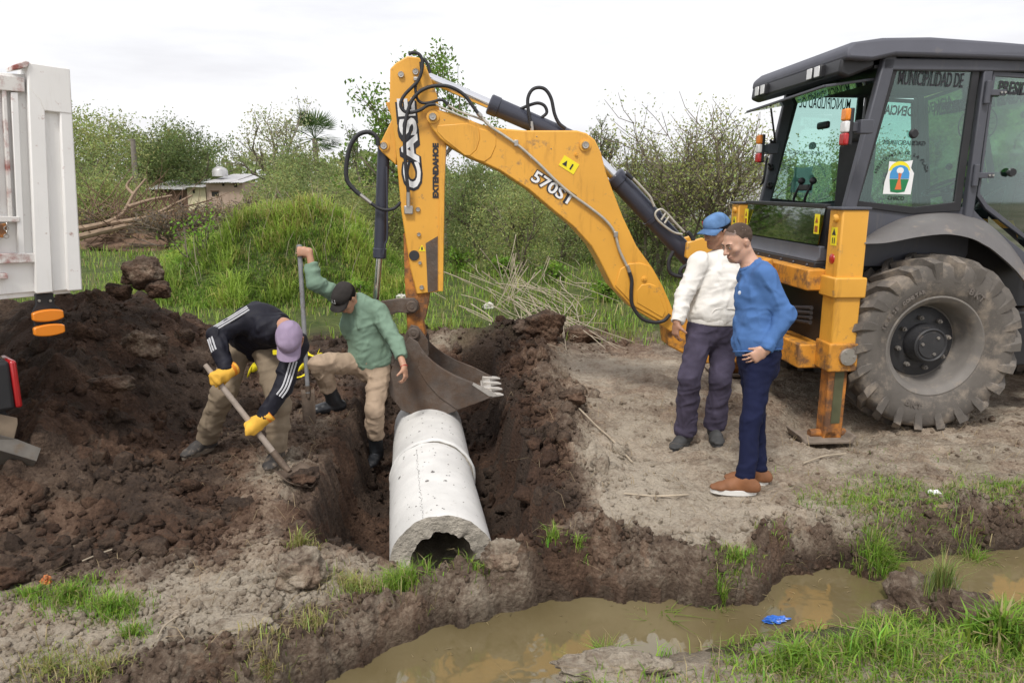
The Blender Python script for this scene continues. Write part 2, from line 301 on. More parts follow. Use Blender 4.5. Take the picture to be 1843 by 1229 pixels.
def ground_h(x, y, fine=True):
    near = 1 - sstep(7.5, 14, np.hypot(x * .8, y))
    z = .045 * fbm2(x, y, .45, 3, 1) * (1 - .5 * near) + .018 * fbm2(x, y, 2.6, 4, 4) + .25 * fbm2(x, y, .06, 2, 90) * sstep(14, 40, y)
    z = z + .10 * np.exp(-((x - .55 - .05 * y * 0) ** 2) / .06 - ((y - 4.2) ** 2) / 1.2) * 0
    ts = trench_sd(x, y)
    # spoil thrown up along the right-hand lip, and a low ragged rim on the left
    xr = x - (TRX(np.clip(y, 3, 8.2)) + TRW); rim = np.exp(-((xr - .28) / (.26 + .10 * sstep(5.2, 6.5, y))) ** 2) * sstep(4.3, 5.6, y) * (1 - sstep(8.2, 9.3, y)) * (ts < .05)
    z = z + rim * (.12 + .13 * fbm2(x, y, 2.4, 4, 40))
    back = np.exp(-((y - 8.7) / .5) ** 2) * (1 - sstep(.9, 1.8, np.abs(x + .8))); z = z + back * (.16 + .1 * fbm2(x, y, 2.0, 3, 41))
    cl = 0
    if fine:
        dug = np.clip(sstep(-2.7, -1.0, ts) * (x < .6) + rim + back, 0, 1)
        rough = np.clip(.25 + .75 * np.maximum(dug * (1 - .6 * sstep(-.05, -.5, ts) * (x < -1.1)), np.exp(-((y - yfar(x) - .12) / .30) ** 2)), 0, 1) * near
        fg = sstep(4.0, 3.5, y); cl = bumps2(x, y, .16, 5, .55) * (.55 - .40 * fg) + bumps2(x + .3, y, .075, 6, .7) * (.7 - .25 * fg) + bumps2(x, y + .2, .036, 7, .8) * .75 + fg * .016 * np.abs(fbm2(x, y, 9, 4, 18))
        cl = cl * rough * (1 + .8 * fbm2(x, y, 3, 2, 8)) + near * (.35 + .65 * rough) * (.011 * (1 - 2 * np.abs(fbm2(x + .03 * vn2(x * 20, y * 20, 99), y, 13, 3, 94, .6))) + .006 * fbm2(x, y, 40, 2, 95))
        # machine tracks and boot marks on the right
        tr = sstep(.5, 1.2, x) * near; z = z + tr * (.012 * np.sin((y * 3.1 + .25 * x + .3 * fbm2(x, y, .8, 2, 9)) * 5) * fbm2(x, y, 1.3, 2, 10) + .010 * fbm2(x, y, 14, 3, 11))
    # trench
    wall = sstep(-.015, .13 + .05 * vn2(x * 3, y * 3, 37), ts)
    zf = TRF + .04 * fbm2(x, y, 2.5, 4, 12) + cl * .9 + .16 * np.exp(-np.maximum(ts - .1, 0) / .10)
    # ditch
    yf, yn = yfar(x), ynear(x); wf = .12 + .07 * fbm2(x, x * 0 + 2, 1.7, 3, 14) + .25 * np.exp(-((x - 1.85) / .35) ** 2)
    jag = .05 * fbm2(x, y, 5, 4, 15); df = y - yf + jag; dn = yn - y + .5 * jag
    bank_far = np.where(df < 0, -.28 - .12 * sstep(0, .25, -df), -.24 + .24 * sstep(-.03, wf, df) ** .7)
    bank_near = np.where(dn < 0, -.30 - .10 * sstep(0, .2, -dn), -.25 + .10 * sstep(-.02, .10, dn) + .14 * sstep(.08, .6, dn))
    zb = np.where(y > (yf + yn) / 2, bank_far, bank_near)
    onland = np.where(y > (yf + yn) / 2, sstep(-.05, wf, df), sstep(0, .3, dn))
    z = zb + (z + cl) * (.35 + .65 * onland)
    lipn = np.where(y > (yf + yn) / 2, np.exp(-((df - wf * .8) / .14) ** 2), 0) * near; z = z + lipn * (.01 + .075 * np.maximum(fbm2(x, y, 3.8, 5, 16, .6), -.35)); bk = np.exp(-((df - wf * .6) / .15) ** 2) * (y > (yf + yn) / 2) * near; z = z + bk * (bumps2(x, y, .13, 91, .75) * 1.1 + bumps2(x, y, .055, 92, .8) * 1.0 - .02 + .03 * fbm2(x, y, 8, 3, 93))
    z = z - .12 * np.exp(-((x + .42) / .36) ** 4) * sstep(3.15, 3.35, y) * (1 - sstep(3.7, 3.9, y))
    for cx_, cy_ in PADS: z = z - .15 * np.exp(-(((x - cx_) ** 2 + (y - cy_) ** 2) / .16) ** 2)
    z = z * (1 - wall) + zf * wall
    return z
def ground_col(x, y, z):
    ts = trench_sd(x, y); hs = poly_sd(HEAP, x, y); yf = yfar(x); n = fbm2(x, y, 1.3, 4, 20)
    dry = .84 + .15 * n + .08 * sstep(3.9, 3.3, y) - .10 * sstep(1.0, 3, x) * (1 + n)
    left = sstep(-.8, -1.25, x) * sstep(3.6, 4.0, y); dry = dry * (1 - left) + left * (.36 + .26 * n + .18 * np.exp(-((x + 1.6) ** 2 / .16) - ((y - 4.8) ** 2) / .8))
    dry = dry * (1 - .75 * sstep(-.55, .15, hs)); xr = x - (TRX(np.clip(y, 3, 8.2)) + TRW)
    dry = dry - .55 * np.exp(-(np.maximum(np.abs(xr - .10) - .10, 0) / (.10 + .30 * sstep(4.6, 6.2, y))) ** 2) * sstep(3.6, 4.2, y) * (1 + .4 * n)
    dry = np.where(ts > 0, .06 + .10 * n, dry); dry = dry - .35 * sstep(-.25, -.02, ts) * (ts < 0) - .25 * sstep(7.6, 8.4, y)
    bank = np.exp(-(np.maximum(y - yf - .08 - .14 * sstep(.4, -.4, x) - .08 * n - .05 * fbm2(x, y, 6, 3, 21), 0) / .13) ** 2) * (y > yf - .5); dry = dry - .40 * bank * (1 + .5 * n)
    wet = np.clip(sstep(WATER_Z + .14, WATER_Z + .015, z) * (y < yf + .5) * (y > ynear(x) - .5), 0, 1) * np.where(ts > 0, 0, 1)
    g = np.clip(sstep(8.6, 10.2, y + .5 * n) + .75 * (y < ynear(x) - .02) * sstep(-.1, .3, n + .2) * (x > .1) + .45 * sstep(1.6, 3.2, x) * np.exp(-((y - yf - .5) / .35) ** 2) * sstep(-.2, .5, n), 0, 1)
    g = np.maximum(g, sstep(-5.5, -8, x)) * (hs < -.1)
    return np.stack([np.clip(dry, 0, 1), g, wet], -1)
def axis(segs, lo_far, hi_far):
    a = [segs[0][0]]
    for x0, x1, s0, s1 in segs:
        x = x0
        while x < x1 - 1e-6: s = s0 + (s1 - s0) * (x - x0) / (x1 - x0); x = min(x + s, x1); a.append(x)
    L = []; st = segs[0][2]; x = a[0]
    while x > lo_far: st *= 1.25; x -= st; L.append(x)
    R = []; st = segs[-1][3]; x = a[-1]
    while x < hi_far: st *= 1.25; x += st; R.append(x)
    return np.array(L[::-1] + a + R)
def gridmesh(name, xs, ys, zf, colf, m, parent=None):
    X, Y = np.meshgrid(xs, ys); Z = zf(X, Y); C = colf(X, Y, Z).reshape(-1, 3); nx = len(xs); ny = len(ys)
    I = np.arange(nx * ny).reshape(ny, nx); Q = np.stack([I[:-1, :-1], I[:-1, 1:], I[1:, 1:], I[1:, :-1]], -1).reshape(-1, 4)
    return npmesh(name, np.stack([X, Y, Z], -1).reshape(-1, 3), Q, m, parent, col=C)
gx = axis([(-3.3, -2.2, .03, .014), (-2.2, 3.0, .015, .015), (3.0, 5.6, .016, .06)], -900, 900)
gyy = axis([(2.1, 4.6, .012, .0128), (4.6, 8.8, .014, .032), (8.8, 20, .03, .35)], -60, 1500)
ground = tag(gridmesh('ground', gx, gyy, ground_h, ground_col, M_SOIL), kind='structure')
# soil heap under the truck's tail
def heap_z(x, y):
    h = heap_h(x, y); on = sstep(-.05, .12, h)
    return h + on * (bumps2(x, y, .26, 61, .5) * .55 + bumps2(x + .1, y, .11, 62, .65) * .65 + bumps2(x, y, .05, 63, .75) * .7) * (1 + .6 * fbm2(x, y, 1.5, 2, 64)) - .02
hx = axis([(-6.9, -4.0, .06, .022), (-4.0, -1.5, .016, .014)], -6.91, -1.49); hy = axis([(3.1, 5.0, .014, .015), (5.0, 8.5, .016, .04)], 3.09, 8.51)
def heap_col(x, y, z): n = fbm2(x, y, 1.4, 4, 66); d = poly_sd(HEAP, x, y); return np.stack([np.clip(.13 + .17 * n + .30 * np.exp(-np.maximum(d, 0) / .18) * (y < 4.6), 0, 1), n * 0, n * 0], -1)
heap = tag(gridmesh('soil_heap', hx, hy, heap_z, heap_col, M_SOIL), 'tall heap of freshly dug dark brown soil beside the truck', 'soil heap')

def ray_surf(px_, py_, up=.03):                             # first point of the soil under a pixel
    t = np.linspace(2.2, 14, 1200); P = CC + ray(px_, py_) * t[:, None]; k = np.flatnonzero(P[:, 2] < surf(P[:, 0], P[:, 1])); p = P[k[0] if len(k) else -1].copy(); p[2] += up; return p
def surf(x, y):                                             # walking surface, coarse
    return np.maximum(ground_h(x, y, True), np.where(poly_sd(HEAP, x, y) > -.05, heap_z(x, y), -9))
# ditch water
wm = bpy.data.materials.new('muddy_water'); wm.use_nodes = True; b = wm.node_tree.nodes['Principled BSDF']; nt = wm.node_tree
tcw = nt.nodes.new('ShaderNodeTexCoord'); nw = nt.nodes.new('ShaderNodeTexNoise'); nw.inputs['Scale'].default_value = 1.6; nw.inputs['Detail'].default_value = 4; nt.links.new(tcw.outputs['Object'], nw.inputs['Vector'])
rw = nt.nodes.new('ShaderNodeValToRGB'); rw.color_ramp.elements[0].color = (.125, .097, .046, 1); rw.color_ramp.elements[1].color = (.185, .150, .080, 1); rw.color_ramp.elements[0].position = .3; rw.color_ramp.elements[1].position = .7
nt.links.new(nw.outputs['Fac'], rw.inputs[0]); nt.links.new(rw.outputs[0], b.inputs['Base Color']); b.inputs['Roughness'].default_value = .035; b.inputs['IOR'].default_value = 1.7; b.inputs['Specular IOR Level'].default_value = .75
nb = nt.nodes.new('ShaderNodeTexNoise'); nb.inputs['Scale'].default_value = 7; nb.inputs['Detail'].default_value = 2; nt.links.new(tcw.outputs['Object'], nb.inputs['Vector'])
bw = nt.nodes.new('ShaderNodeBump'); bw.inputs['Strength'].default_value = .09; bw.inputs['Distance'].default_value = .02; nt.links.new(nb.outputs['Fac'], bw.inputs['Height']); nt.links.new(bw.outputs[0], b.inputs['Normal'])
_wx = np.linspace(-3.5, 9, 60); Wv = []; 
for x in _wx: Wv += [(x, float(ynear(x)) - .25, WATER_Z), (x, float(yfar(x)) + .12, WATER_Z)]
mbw = MB().add(Wv, [(2 * i, 2 * i + 2, 2 * i + 3, 2 * i + 1) for i in range(len(_wx) - 1)])
tag(obj('water', mbw, wm), kind='structure')

# ------------------------------------------------------------------ clods
def ico(sub):
    import bmesh
    bm = bmesh.new(); bmesh.ops.create_icosphere(bm, subdivisions=sub, radius=1); bm.verts.ensure_lookup_table()
    V = np.array([v.co[:] for v in bm.verts]); Fa = np.array([[v.index for v in f.verts] for f in bm.faces]); bm.free(); return V, Fa
ICO = {s: ico(s) for s in (1, 2, 3, 4, 5)}
def lump(sub, seed, rough=.35, freq=1.6, crack=0.0):
    V, Fa = ICO[sub]; s = seed * 3.7; n = fbm3(V[:, 0] + s, V[:, 1], V[:, 2], freq, 4, seed, .55); r = 1 + rough * n
    k = np.round(n * 3) / 3; r = r + crack * (k - n) * .5
    return V * r[:, None], Fa
def rotm(rng):
    q = rng.normal(size=4); q /= np.linalg.norm(q); w, x, y, z = q
    return np.array([[1 - 2 * (y * y + z * z), 2 * (x * y - z * w), 2 * (x * z + y * w)], [2 * (x * y + z * w), 1 - 2 * (x * x + z * z), 2 * (y * z - x * w)], [2 * (x * z - y * w), 2 * (y * z + x * w), 1 - 2 * (x * x + y * y)]])
_var = {s: [lump(s, 100 + i, .62, 1.7) for i in range(8)] for s in (1, 2)}
def scatter(P, R, sub, dry, rng):
    VV, FF, CCl = [], [], []; n0 = 0
    for p, r, d in zip(P, R, dry):
        V, Fa = _var[sub][rng.integers(8)]; S = np.array([rng.uniform(.75, 1.3), rng.uniform(.75, 1.3), rng.uniform(.55, .95)])
        W = (V * S) @ rotm(rng).T * r + p + np.array([0, 0, r * .25]); VV.append(W); FF.append(Fa + n0); n0 += len(V); CCl.append(np.tile([d, 0, 0], (len(V), 1)))
    return np.concatenate(VV), np.concatenate(FF), np.concatenate(CCl)
rg = np.random.default_rng(11)
def sample_clods():
    P = []; 
    def reg(n, f, dens):                                     # rejection sampling in a box
        x0, x1, y0, y1 = f; X = rg.uniform(x0, x1, n * 4); Y = rg.uniform(y0, y1, n * 4); k = rg.uniform(size=n * 4) < dens(X, Y); return np.stack([X, Y], -1)[k][:n]
    P.append(reg(3240, (-4.3, -1.6, 3.4, 7.6), lambda x, y: (poly_sd(HEAP, x, y) > -.12) * (.35 + .65 * np.exp(-np.abs(poly_sd(HEAP, x, y)) / .5))))
    P.append(reg(1944, (-1.6, .35, 3.6, 8.2), lambda x, y: (trench_sd(x, y) > .02) * 1.0))
    P.append(reg(1728, (-2.5, -1.05, 3.6, 8.5), lambda x, y: (trench_sd(x, y) < -.02) * (poly_sd(HEAP, x, y) < 0) * .5))
    P.append(reg(1944, (-.2, 1.0, 3.6, 9.2), lambda x, y: (trench_sd(x, y) < 0) * np.exp(-np.maximum(x - TRX(y) - TRW - .2, 0) / .22)))
    P.append(reg(5616, (-2.2, 4.2, 2.5, 4.5), lambda x, y: np.exp(-np.maximum(np.abs(y - yfar(x) - .16) - .14, 0) / .10) * (y > yfar(x) + .01) * (.35 + .65 * sstep(-.3, .5, fbm2(x, y, 1.4, 2, 77)))))
    P.append(reg(2160, (-2.4, -.6, 2.5, 3.8), lambda x, y: (y > yfar(x)) * .7))
    P.append(reg(972, (.3, 4.4, 3.6, 6.5), lambda x, y: .3 + 0 * x))
    P.append(reg(864, (-2.6, 1.4, 8.2, 9.6), lambda x, y: .6 + 0 * x))
    return np.concatenate(P)
cp = sample_clods(); cz = surf(cp[:, 0], cp[:, 1]); cR = .0045 + .018 * rg.uniform(size=len(cp)) ** 3.0 + .014 * (rg.uniform(size=len(cp)) > .93) * rg.uniform(size=len(cp))
gc_ = ground_col(cp[:, 0], cp[:, 1], cz); inh = poly_sd(HEAP, cp[:, 0], cp[:, 1]) > -.1; cdry = np.clip(np.where(inh, .14, gc_[:, 0] - .10) + rg.normal(size=len(cp)) * .05, 0, 1)
V1, F1, C1 = scatter(np.stack([cp[:, 0], cp[:, 1], cz], -1), cR, 1, cdry, rg)
okb = np.flatnonzero(inh | (trench_sd(cp[:, 0], cp[:, 1]) > 0) | (cp[:, 1] > 7.5) | ((cp[:, 0] > 0) & (cp[:, 0] < .8) & (cp[:, 1] > 4.6)))
big = rg.permutation(okb)[:800]; br = .018 + .058 * rg.uniform(size=800) ** 2.6
V2, F2, C2 = scatter(np.stack([cp[big, 0], cp[big, 1], cz[big]], -1), br, 2, cdry[big], rg)
clods = npmesh('soil_clods', np.concatenate([V1, V2]), np.concatenate([F1, F2 + len(V1)]), M_SOIL, col=np.concatenate([C1, C2]), smooth=False)
tag(clods, 'loose crumbs and small clods of soil scattered over the dug ground', 'soil', kind='stuff')
def clod(name, px, py, size, seed, dry, label, cat='clod', z=None, rz=0, rough=.38, crack=.5, sink=.3, wet=0, Y=None):
    p = gy(px, py, Y) if Y is not None else gz(px, py, 0 if z is None else z)
    x, y = p[0], p[1]; zz = float(surf(np.array([x]), np.array([y]))[0]) if Y is None else p[2]
    V, Fa = lump(5, seed, rough, 1.25, crack); V = V * np.asarray(size); c, s = math.cos(rz), math.sin(rz); V = V @ np.array([[c, s, 0], [-s, c, 0], [0, 0, 1]])
    n = fbm3(V[:, 0], V[:, 1], V[:, 2], 22, 3, seed); V += V / (np.linalg.norm(V, axis=1)[:, None] + 1e-6) * (n * .008)[:, None]
    d = np.clip(dry + .25 * fbm3(V[:, 0], V[:, 1], V[:, 2], 9, 2, seed + 3), 0, 1)
    wt = np.clip(wet - (V[:, 2] + .05) * 9, 0, 1) if wet else d * 0
    o = npmesh(name, V, Fa, M_SOIL, col=np.stack([d, d * 0, wt], -1)); o.location = (x, y, zz + size[2] * (1 - 2 * sink) if Y is None else zz)
    return tag(o, label, cat, 'large clods of soil')
clod('soil_clod', 255, 496, (.16, .14, .15), 201, .42, 'large angular grey-brown clod sitting on top of the soil heap', Y=6.35)
clod('soil_clod', 285, 520, (.11, .09, .07), 202, .22, 'dark flat clod just below the large one on the heap top', Y=6.25)
clod('soil_clod', 215, 524, (.10, .09, .07), 203, .18, 'dark round clod left of the large one on the heap top', Y=6.25)
clod('soil_clod', 262, 615, (.15, .12, .11), 204, .5, 'pale broken clod halfway up the soil heap slope', Y=5.55)
clod('soil_clod', 205, 690, (.15, .10, .06), 205, .32, 'flat brown slab of soil on the middle of the heap', Y=4.95)
clod('soil_clod', 437, 925, (.115, .10, .09), 206, .22, 'smooth round brown clod on bare ground left of the trench', Y=4.05)
clod('soil_clod', 972, 632, (.27, .22, .20), 207, .25, 'big dark clod on the ridge right of the bucket')
clod('soil_clod', 1040, 615, (.24, .2, .13), 208, .42, 'grey clod lying behind the ridge near the cut canes')
clod('soil_clod', 1030, 752, (.13, .10, .07), 209, .3, 'flat dark clod beside a thin stick right of the trench')
clod('soil_clod', 440, 1142, (.13, .075, .035), 210, .95, 'flat pale grey clay slab lying in the left foreground', z=0, sink=.25)
clod('soil_clod', 1105, 1232, (.22, .10, .05), 211, .85, 'wide cracked grey clay slab at the near edge of the ditch', z=-.1, sink=.25)
clod('soil_clod', 1392, 1166, (.10, .055, .03), 212, .8, 'small grey clay slab lying in the grass near the blue wrapper', z=-.05, sink=.2)
clod('soil_clod', 1660, 1100, (.20, .17, .19), 213, .55, 'tall grey mud clod standing in the ditch with grass on top', z=-.2, wet=.3, sink=.3)
clod('soil_clod', 1740, 1120, (.18, .15, .12), 214, .4, 'rough brown mud clod on the near bank right of the tall one', z=-.15, sink=.35)
clod('soil_clod', 540, 1055, (.12, .10, .11), 215, .6, 'upright grey clod on the bank at the left front corner of the trench', z=0, sink=.35)
clod('soil_clod', 905, 1022, (.10, .08, .09), 216, .55, 'grey lump of bank soil just right of the pipe mouth', z=-.02, sink=.4)
clod('soil_clod', 1500, 1066, (.055, .04, .03), 217, .35, 'small wet clod poking out of the water', z=-.2, wet=.6)
clod('soil_clod', 1556, 1062, (.045, .035, .025), 218, .35, 'smallest wet clod in the water by the bank', z=-.2, wet=.6)
clod('soil_clod', 20, 1045, (.11, .09, .07), 219, .15, 'dark brown clod at the left picture edge below the heap', z=0, sink=.25)

# ------------------------------------------------------------------ concrete pipes
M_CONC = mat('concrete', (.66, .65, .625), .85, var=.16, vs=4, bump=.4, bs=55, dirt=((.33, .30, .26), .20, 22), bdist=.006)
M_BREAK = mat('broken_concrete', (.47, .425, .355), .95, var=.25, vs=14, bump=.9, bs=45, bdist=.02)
PN = gd(787, 1034, 4.08); PN[1] = 3.97; PN[0] = -.415; PF = gd(771, 772, 6.85)
PN[2] = -.285; PF[2] = -.30; PJ = PN + (PF - PN) * .497 + np.array([-.022, 0, .0])
def pipe(name, a, b, label, ra=.318, ri=.20, seed=0, ragged=True, collar=False):
    e = empty(name, (a + b) / 2 + np.array([0, 0, -.31]), 0, label, 'pipe', 'concrete pipes in the trench'); o0 = np.array(e.location)
    ax = b - a; Ln = np.linalg.norm(ax); ax = ax / Ln; N = np.cross(ax, [0, 0, 1.]); N /= np.linalg.norm(N); B = np.cross(N, ax); n = 96
    def ring(t, r, q=None):
        th = np.linspace(0, 2 * math.pi, n, endpoint=False); rr = r if np.ndim(r) else np.full(n, r); tt = np.full(n, t) if q is None else t + q
        return a + ax * tt[:, None] + (N * np.cos(th)[:, None] + B * np.sin(th)[:, None]) * rr[:, None] - o0
    th = np.linspace(0, 2 * math.pi, n, endpoint=False); cz_, sz_ = np.cos(th) * 2, np.sin(th) * 2
    n1 = fbm2(cz_, sz_, 1.6, 4, 300 + seed); n2 = fbm2(cz_ + 9, sz_, 2.2, 4, 310 + seed)
    q0 = (.008 + .010 * n1) if ragged else .004 * n1; ri0 = ri * (1 + (.045 * n2 if ragged else 0))
    outer = [ring(0, ra * (1 + (.012 * n1 - .015 * np.maximum(n2, 0)) * ragged), q0)]
    for k in range(1, 24):
        t = Ln * k / 24; outer.append(ring(t, ra * (1 + .004 * fbm2(cz_, sz_ + t * 3, 1.2, 3, 320 + seed))))
    outer.append(ring(Ln, ra + .002 * n2, .006 * n1)); R = np.concatenate(outer); m = len(outer)
    Q = [(i * n + k, (i + 1) * n + k, (i + 1) * n + (k + 1) % n, i * n + (k + 1) % n) for i in range(m - 1) for k in range(n)]
    npmesh('barrel', R, np.array(Q), M_CONC, e)
    inn = np.concatenate([ring(Ln * k / 8, ri0 if k == 0 else ri, (q0 + .01 * n2) if k == 0 else None) for k in range(9)])
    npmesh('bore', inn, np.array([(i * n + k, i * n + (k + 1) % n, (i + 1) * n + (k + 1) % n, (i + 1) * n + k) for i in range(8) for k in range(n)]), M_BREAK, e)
    for end, t in (('end_face', 0.0), ('end_face', Ln)):
        rs = []
        for j in range(9):
            w = j / 8; base = (outer[0] if t == 0 else outer[-1]) * (1 - w) + (ring(0, ri0, q0 + .01 * n2) if t == 0 else ring(Ln, ri)) * w
            if 0 < j < 8 and t == 0: base = base + ax * (.005 * fbm2(cz_ * (1 + w), sz_ * (1 + w), 6, 3, 330 + j))[:, None]
            rs.append(base)
        qs = [(i * n + k, i * n + (k + 1) % n, (i + 1) * n + (k + 1) % n, (i + 1) * n + k) for i in range(8) for k in range(n)]
        npmesh(end, np.concatenate(rs), np.array(qs if t == 0 else [q[::-1] for q in qs]), M_BREAK, e)
    if collar:
        npmesh('mortar_collar', np.concatenate([ring(.0 + w, ra + h + .004 * fbm2(cz_, sz_ + 7 * w, 3, 3, 350)) for w, h in ((-.008, .0), (-.004, .014), (.012, .018), (.028, .012), (.036, -.002))]),
               np.array([(i * n + k, (i + 1) * n + k, (i + 1) * n + (k + 1) % n, i * n + (k + 1) % n) for i in range(4) for k in range(n)]), M_CONC, e)
    # a cast seam line and pocks left by air bubbles
    mb = MB(); r3 = np.random.default_rng(400 + seed)
    for k in range(46):
        t = r3.uniform(.05, Ln - .05); q = r3.normal(1.62, .5); rr = r3.uniform(.003, .008) * (1 + (r3.uniform() > .9)); c = a + ax * t + (N * math.cos(q) + B * math.sin(q)) * (ra + .0015) - o0
        d = (N * math.cos(q) + B * math.sin(q)); mb.tube([c, c + d * .0015], [rr, rr * .6], 6)
    if seed == 1:
        for k in range(60): t = .02 + k * (Ln - .1) / 60; q = 1.93 + r3.normal() * .012; d = (N * math.cos(q) + B * math.sin(q)); c = a + ax * t + d * (ra + .0012) - o0; mb.tube([c, c + d * .0012], [.004 * r3.uniform(.4, 1.3), .003], 5)
    obj('pock_mark', mb, mat('pock_%d' % seed, (.17, .16, .15), .9), e); e.children[-1]['kind'] = 'stuff'
    return e
pipe('concrete_pipe', PN, PJ, 'pale concrete pipe with broken open mouth nearest the ditch', seed=1)
pipe('concrete_pipe', PJ + (PF - PN) * .004 + np.array([.012, 0, .006]), PF, 'pale concrete pipe behind the joint, in front of the excavator bucket', seed=2, ragged=False, collar=True)

# ================================================================== BACKHOE LOADER
PSI = math.radians(4.0); BU = np.array([math.cos(PSI), math.sin(PSI), 0]); BV = np.array([-math.sin(PSI), math.cos(PSI), 0])
BO = gz(1683, 775) + 1.1 * BV; BO[2] = 0
def _loc(p): q = p - BO; return np.array([q @ BU, q @ BV, q[2]])
def onv(x, y, v): return _loc(onplane(x, y, BO + BV * v, BV))        # pixel to machine frame (forward, left, up) on a lengthwise plane
def onu(x, y, u): return _loc(onplane(x, y, BO + BU * u, BU))        # the same on a crosswise plane
def px(pts, v): return [(q[0], q[2]) for q in (onv(x, y, v) for x, y in pts)]
YEL = (.73, .365, .048); SLATE = (.075, .078, .095)
M_YEL = mat('yellow_paint', YEL, .42, var=.10, vs=2.2, dirt=((.26, .16, .085), .25, 9), coat=.15, bump=.05, bs=30, streak=((.33, .14, .022), .75, (9, 9, 1.3)))
M_YELD = mat('worn_yellow_paint', (.62, .27, .030), .6, var=.2, vs=8, dirt=((.14, .075, .04), .50, 9), bump=.25, bs=40)
M_RUST = mat('rusty_stick', (.45, .17, .03), .75, var=.3, vs=9, dirt=((.10, .055, .035), .62, 8), bump=.4, bs=50)
M_SLATE = mat('slate_paint', SLATE, .5, var=.12, vs=4, dirt=((.20, .18, .16), .14, 12), bump=.05, bs=60, streak=((.16, .15, .14), .5, (14, 14, 2)))
M_CYL = mat('cylinder_paint', (.040, .043, .062), .35, var=.12, vs=5, dirt=((.15, .14, .13), .12, 16))
M_BLACK = mat('black_plastic', (.018, .018, .021), .5, var=.2, bump=.05)
M_HOSE = mat('rubber_hose', (.022, .022, .026), .55, var=.25, vs=20, bump=.4, bs=160)
M_CHROME = mat('chrome_rod', (.75, .75, .77), .12, 1.0, var=.03)
M_STEEL = mat('grey_steel', (.45, .43, .40), .38, .8, var=.15, dirt=((.20, .15, .11), .2, 30))
M_PIPEST = mat('painted_steel_line', (.50, .47, .40), .45, .5, var=.15, vs=20)
M_BUCK = mat('bucket_steel', (.115, .090, .074), .75, .1, var=.4, vs=6, dirt=((.105, .066, .043), .56, 5), bump=.7, bs=30)
M_EDGE = mat('worn_edge_steel', (.46, .43, .39), .55, .3, var=.2, vs=25)
M_TYRE = mat('tyre_rubber', (.115, .102, .090), .85, var=.22, vs=7, dirt=((.27, .225, .18), .45, 5), bump=.35, bs=70, bdist=.006)
M_RIM = mat('rim_paint', (.17, .155, .14), .65, var=.15, vs=8, dirt=((.27, .23, .19), .38, 6), bump=.1)
M_HUB = mat('hub_paint', (.030, .030, .033), .55, var=.2, vs=10, dirt=((.12, .10, .085), .25, 14), bump=.1)
M_ROOF = mat('slate_roof_plastic', (.082, .084, .104), .6, var=.1, vs=4, dirt=((.17, .15, .13), .2, 5), bump=.1, bs=90)
M_FEND = mat('grey_fender_plastic', (.125, .117, .115), .6, var=.12, vs=5, dirt=((.27, .22, .18), .28, 6), bump=.15, bs=120, streak=((.20, .18, .16), .5, (12, 12, 3)))
M_GLASS = glassmat('green_glass', (.70, .87, .83), .03)
M_GLASSD = glassmat('dark_green_glass', (.20, .36, .33), .22)
M_WHITE = mat('white_decal', (.80, .80, .80), .5, var=.03); M_INK = mat('black_decal', (.022, .022, .028), .5, var=.05)
M_STICK = mat('yellow_sticker', (.85, .72, .02), .45, var=.04); M_RED = mat('red_lens', (.42, .015, .018), .25, var=.05, coat=.5)
M_AMB = mat('amber_lens', (.80, .24, .012), .3, var=.06, coat=.5); M_CLR = mat('clear_lens', (.72, .72, .72), .15, var=.03, coat=.5)
M_SEAT = mat('seat_vinyl', (.03, .03, .032), .7, var=.2, bump=.2)
BH = empty('backhoe_loader', BO, PSI, 'yellow and dark grey backhoe loader with cab, standing on bare ground at right', 'backhoe')
def part(name, mb, m, parent=None, bevel=0, label=None, **k):
    o = obj(name, mb, m, BH if parent is None else parent, bevel=bevel, **k)
    if label: o['label'] = label
    return o
# ---------- boom
VB = .17
boom_px = [(769, 203), (777, 196), (794, 199), (830, 210), (866, 224), (899, 231), (946, 235), (1015, 235), (1038, 235), (1056, 240), (1071, 252), (1082, 275), (1091, 311), (1103, 343), (1121, 390), (1146, 443), (1175, 483), (1193, 515), (1207, 547), (1216, 572), (1216, 592), (1207, 598), (1189, 585), (1139, 556), (1103, 517), (1078, 467), (1064, 443), (1032, 408), (996, 379), (951, 341), (899, 307), (866, 292), (841, 282), (810, 264), (791, 250), (777, 232), (769, 217)]
boom = part('boom', MB().prism(px(boom_px, -VB), -VB, VB), M_YEL, bevel=.012)
for pts in ([(786, 226), (840, 222), (862, 230), (864, 250), (858, 270), (846, 281), (836, 280), (800, 252), (787, 238)],
            [(1107, 514), (1116, 484), (1132, 474), (1152, 473), (1168, 478), (1186, 508), (1200, 548), (1203, 570), (1190, 578), (1143, 552)],
            [(1146, 545), (1146, 522), (1154, 512), (1168, 510), (1180, 514), (1197, 560), (1192, 572)]):
    i = len([c for c in boom.children]); part('doubler_plate', MB().prism(px(pts, -VB), -VB - .006 - .006 * i, -VB + .01), M_YEL, boom, bevel=.006)
part('doubler_plate', MB().prism(px([(862, 231), (880, 236), (893, 246), (893, 262), (884, 283), (872, 292), (858, 288), (846, 281), (858, 270), (864, 250)], -VB), -VB - .006, -VB + .01), M_YEL, boom, bevel=.006)
def pin(x, y, v, r, parent, name='pin', m=M_STEEL, ln=.03, boss=None):
    c = onv(x, y, v)
    if boss: part('boss', MB().lathe([(.001, .0), (r * boss, .0), (r * boss, .018), (r * 1.05, .02)], c + np.array([0, .004, 0]), (0, -1, 0), 24), M_YEL, parent)
    o = part(name, MB().lathe([(.001, ln), (r * .35, ln), (r * .4, ln - .006), (r * .85, ln - .004), (r, ln - .01), (r, 0)], c, (0, -1, 0), 20), m, parent); return o
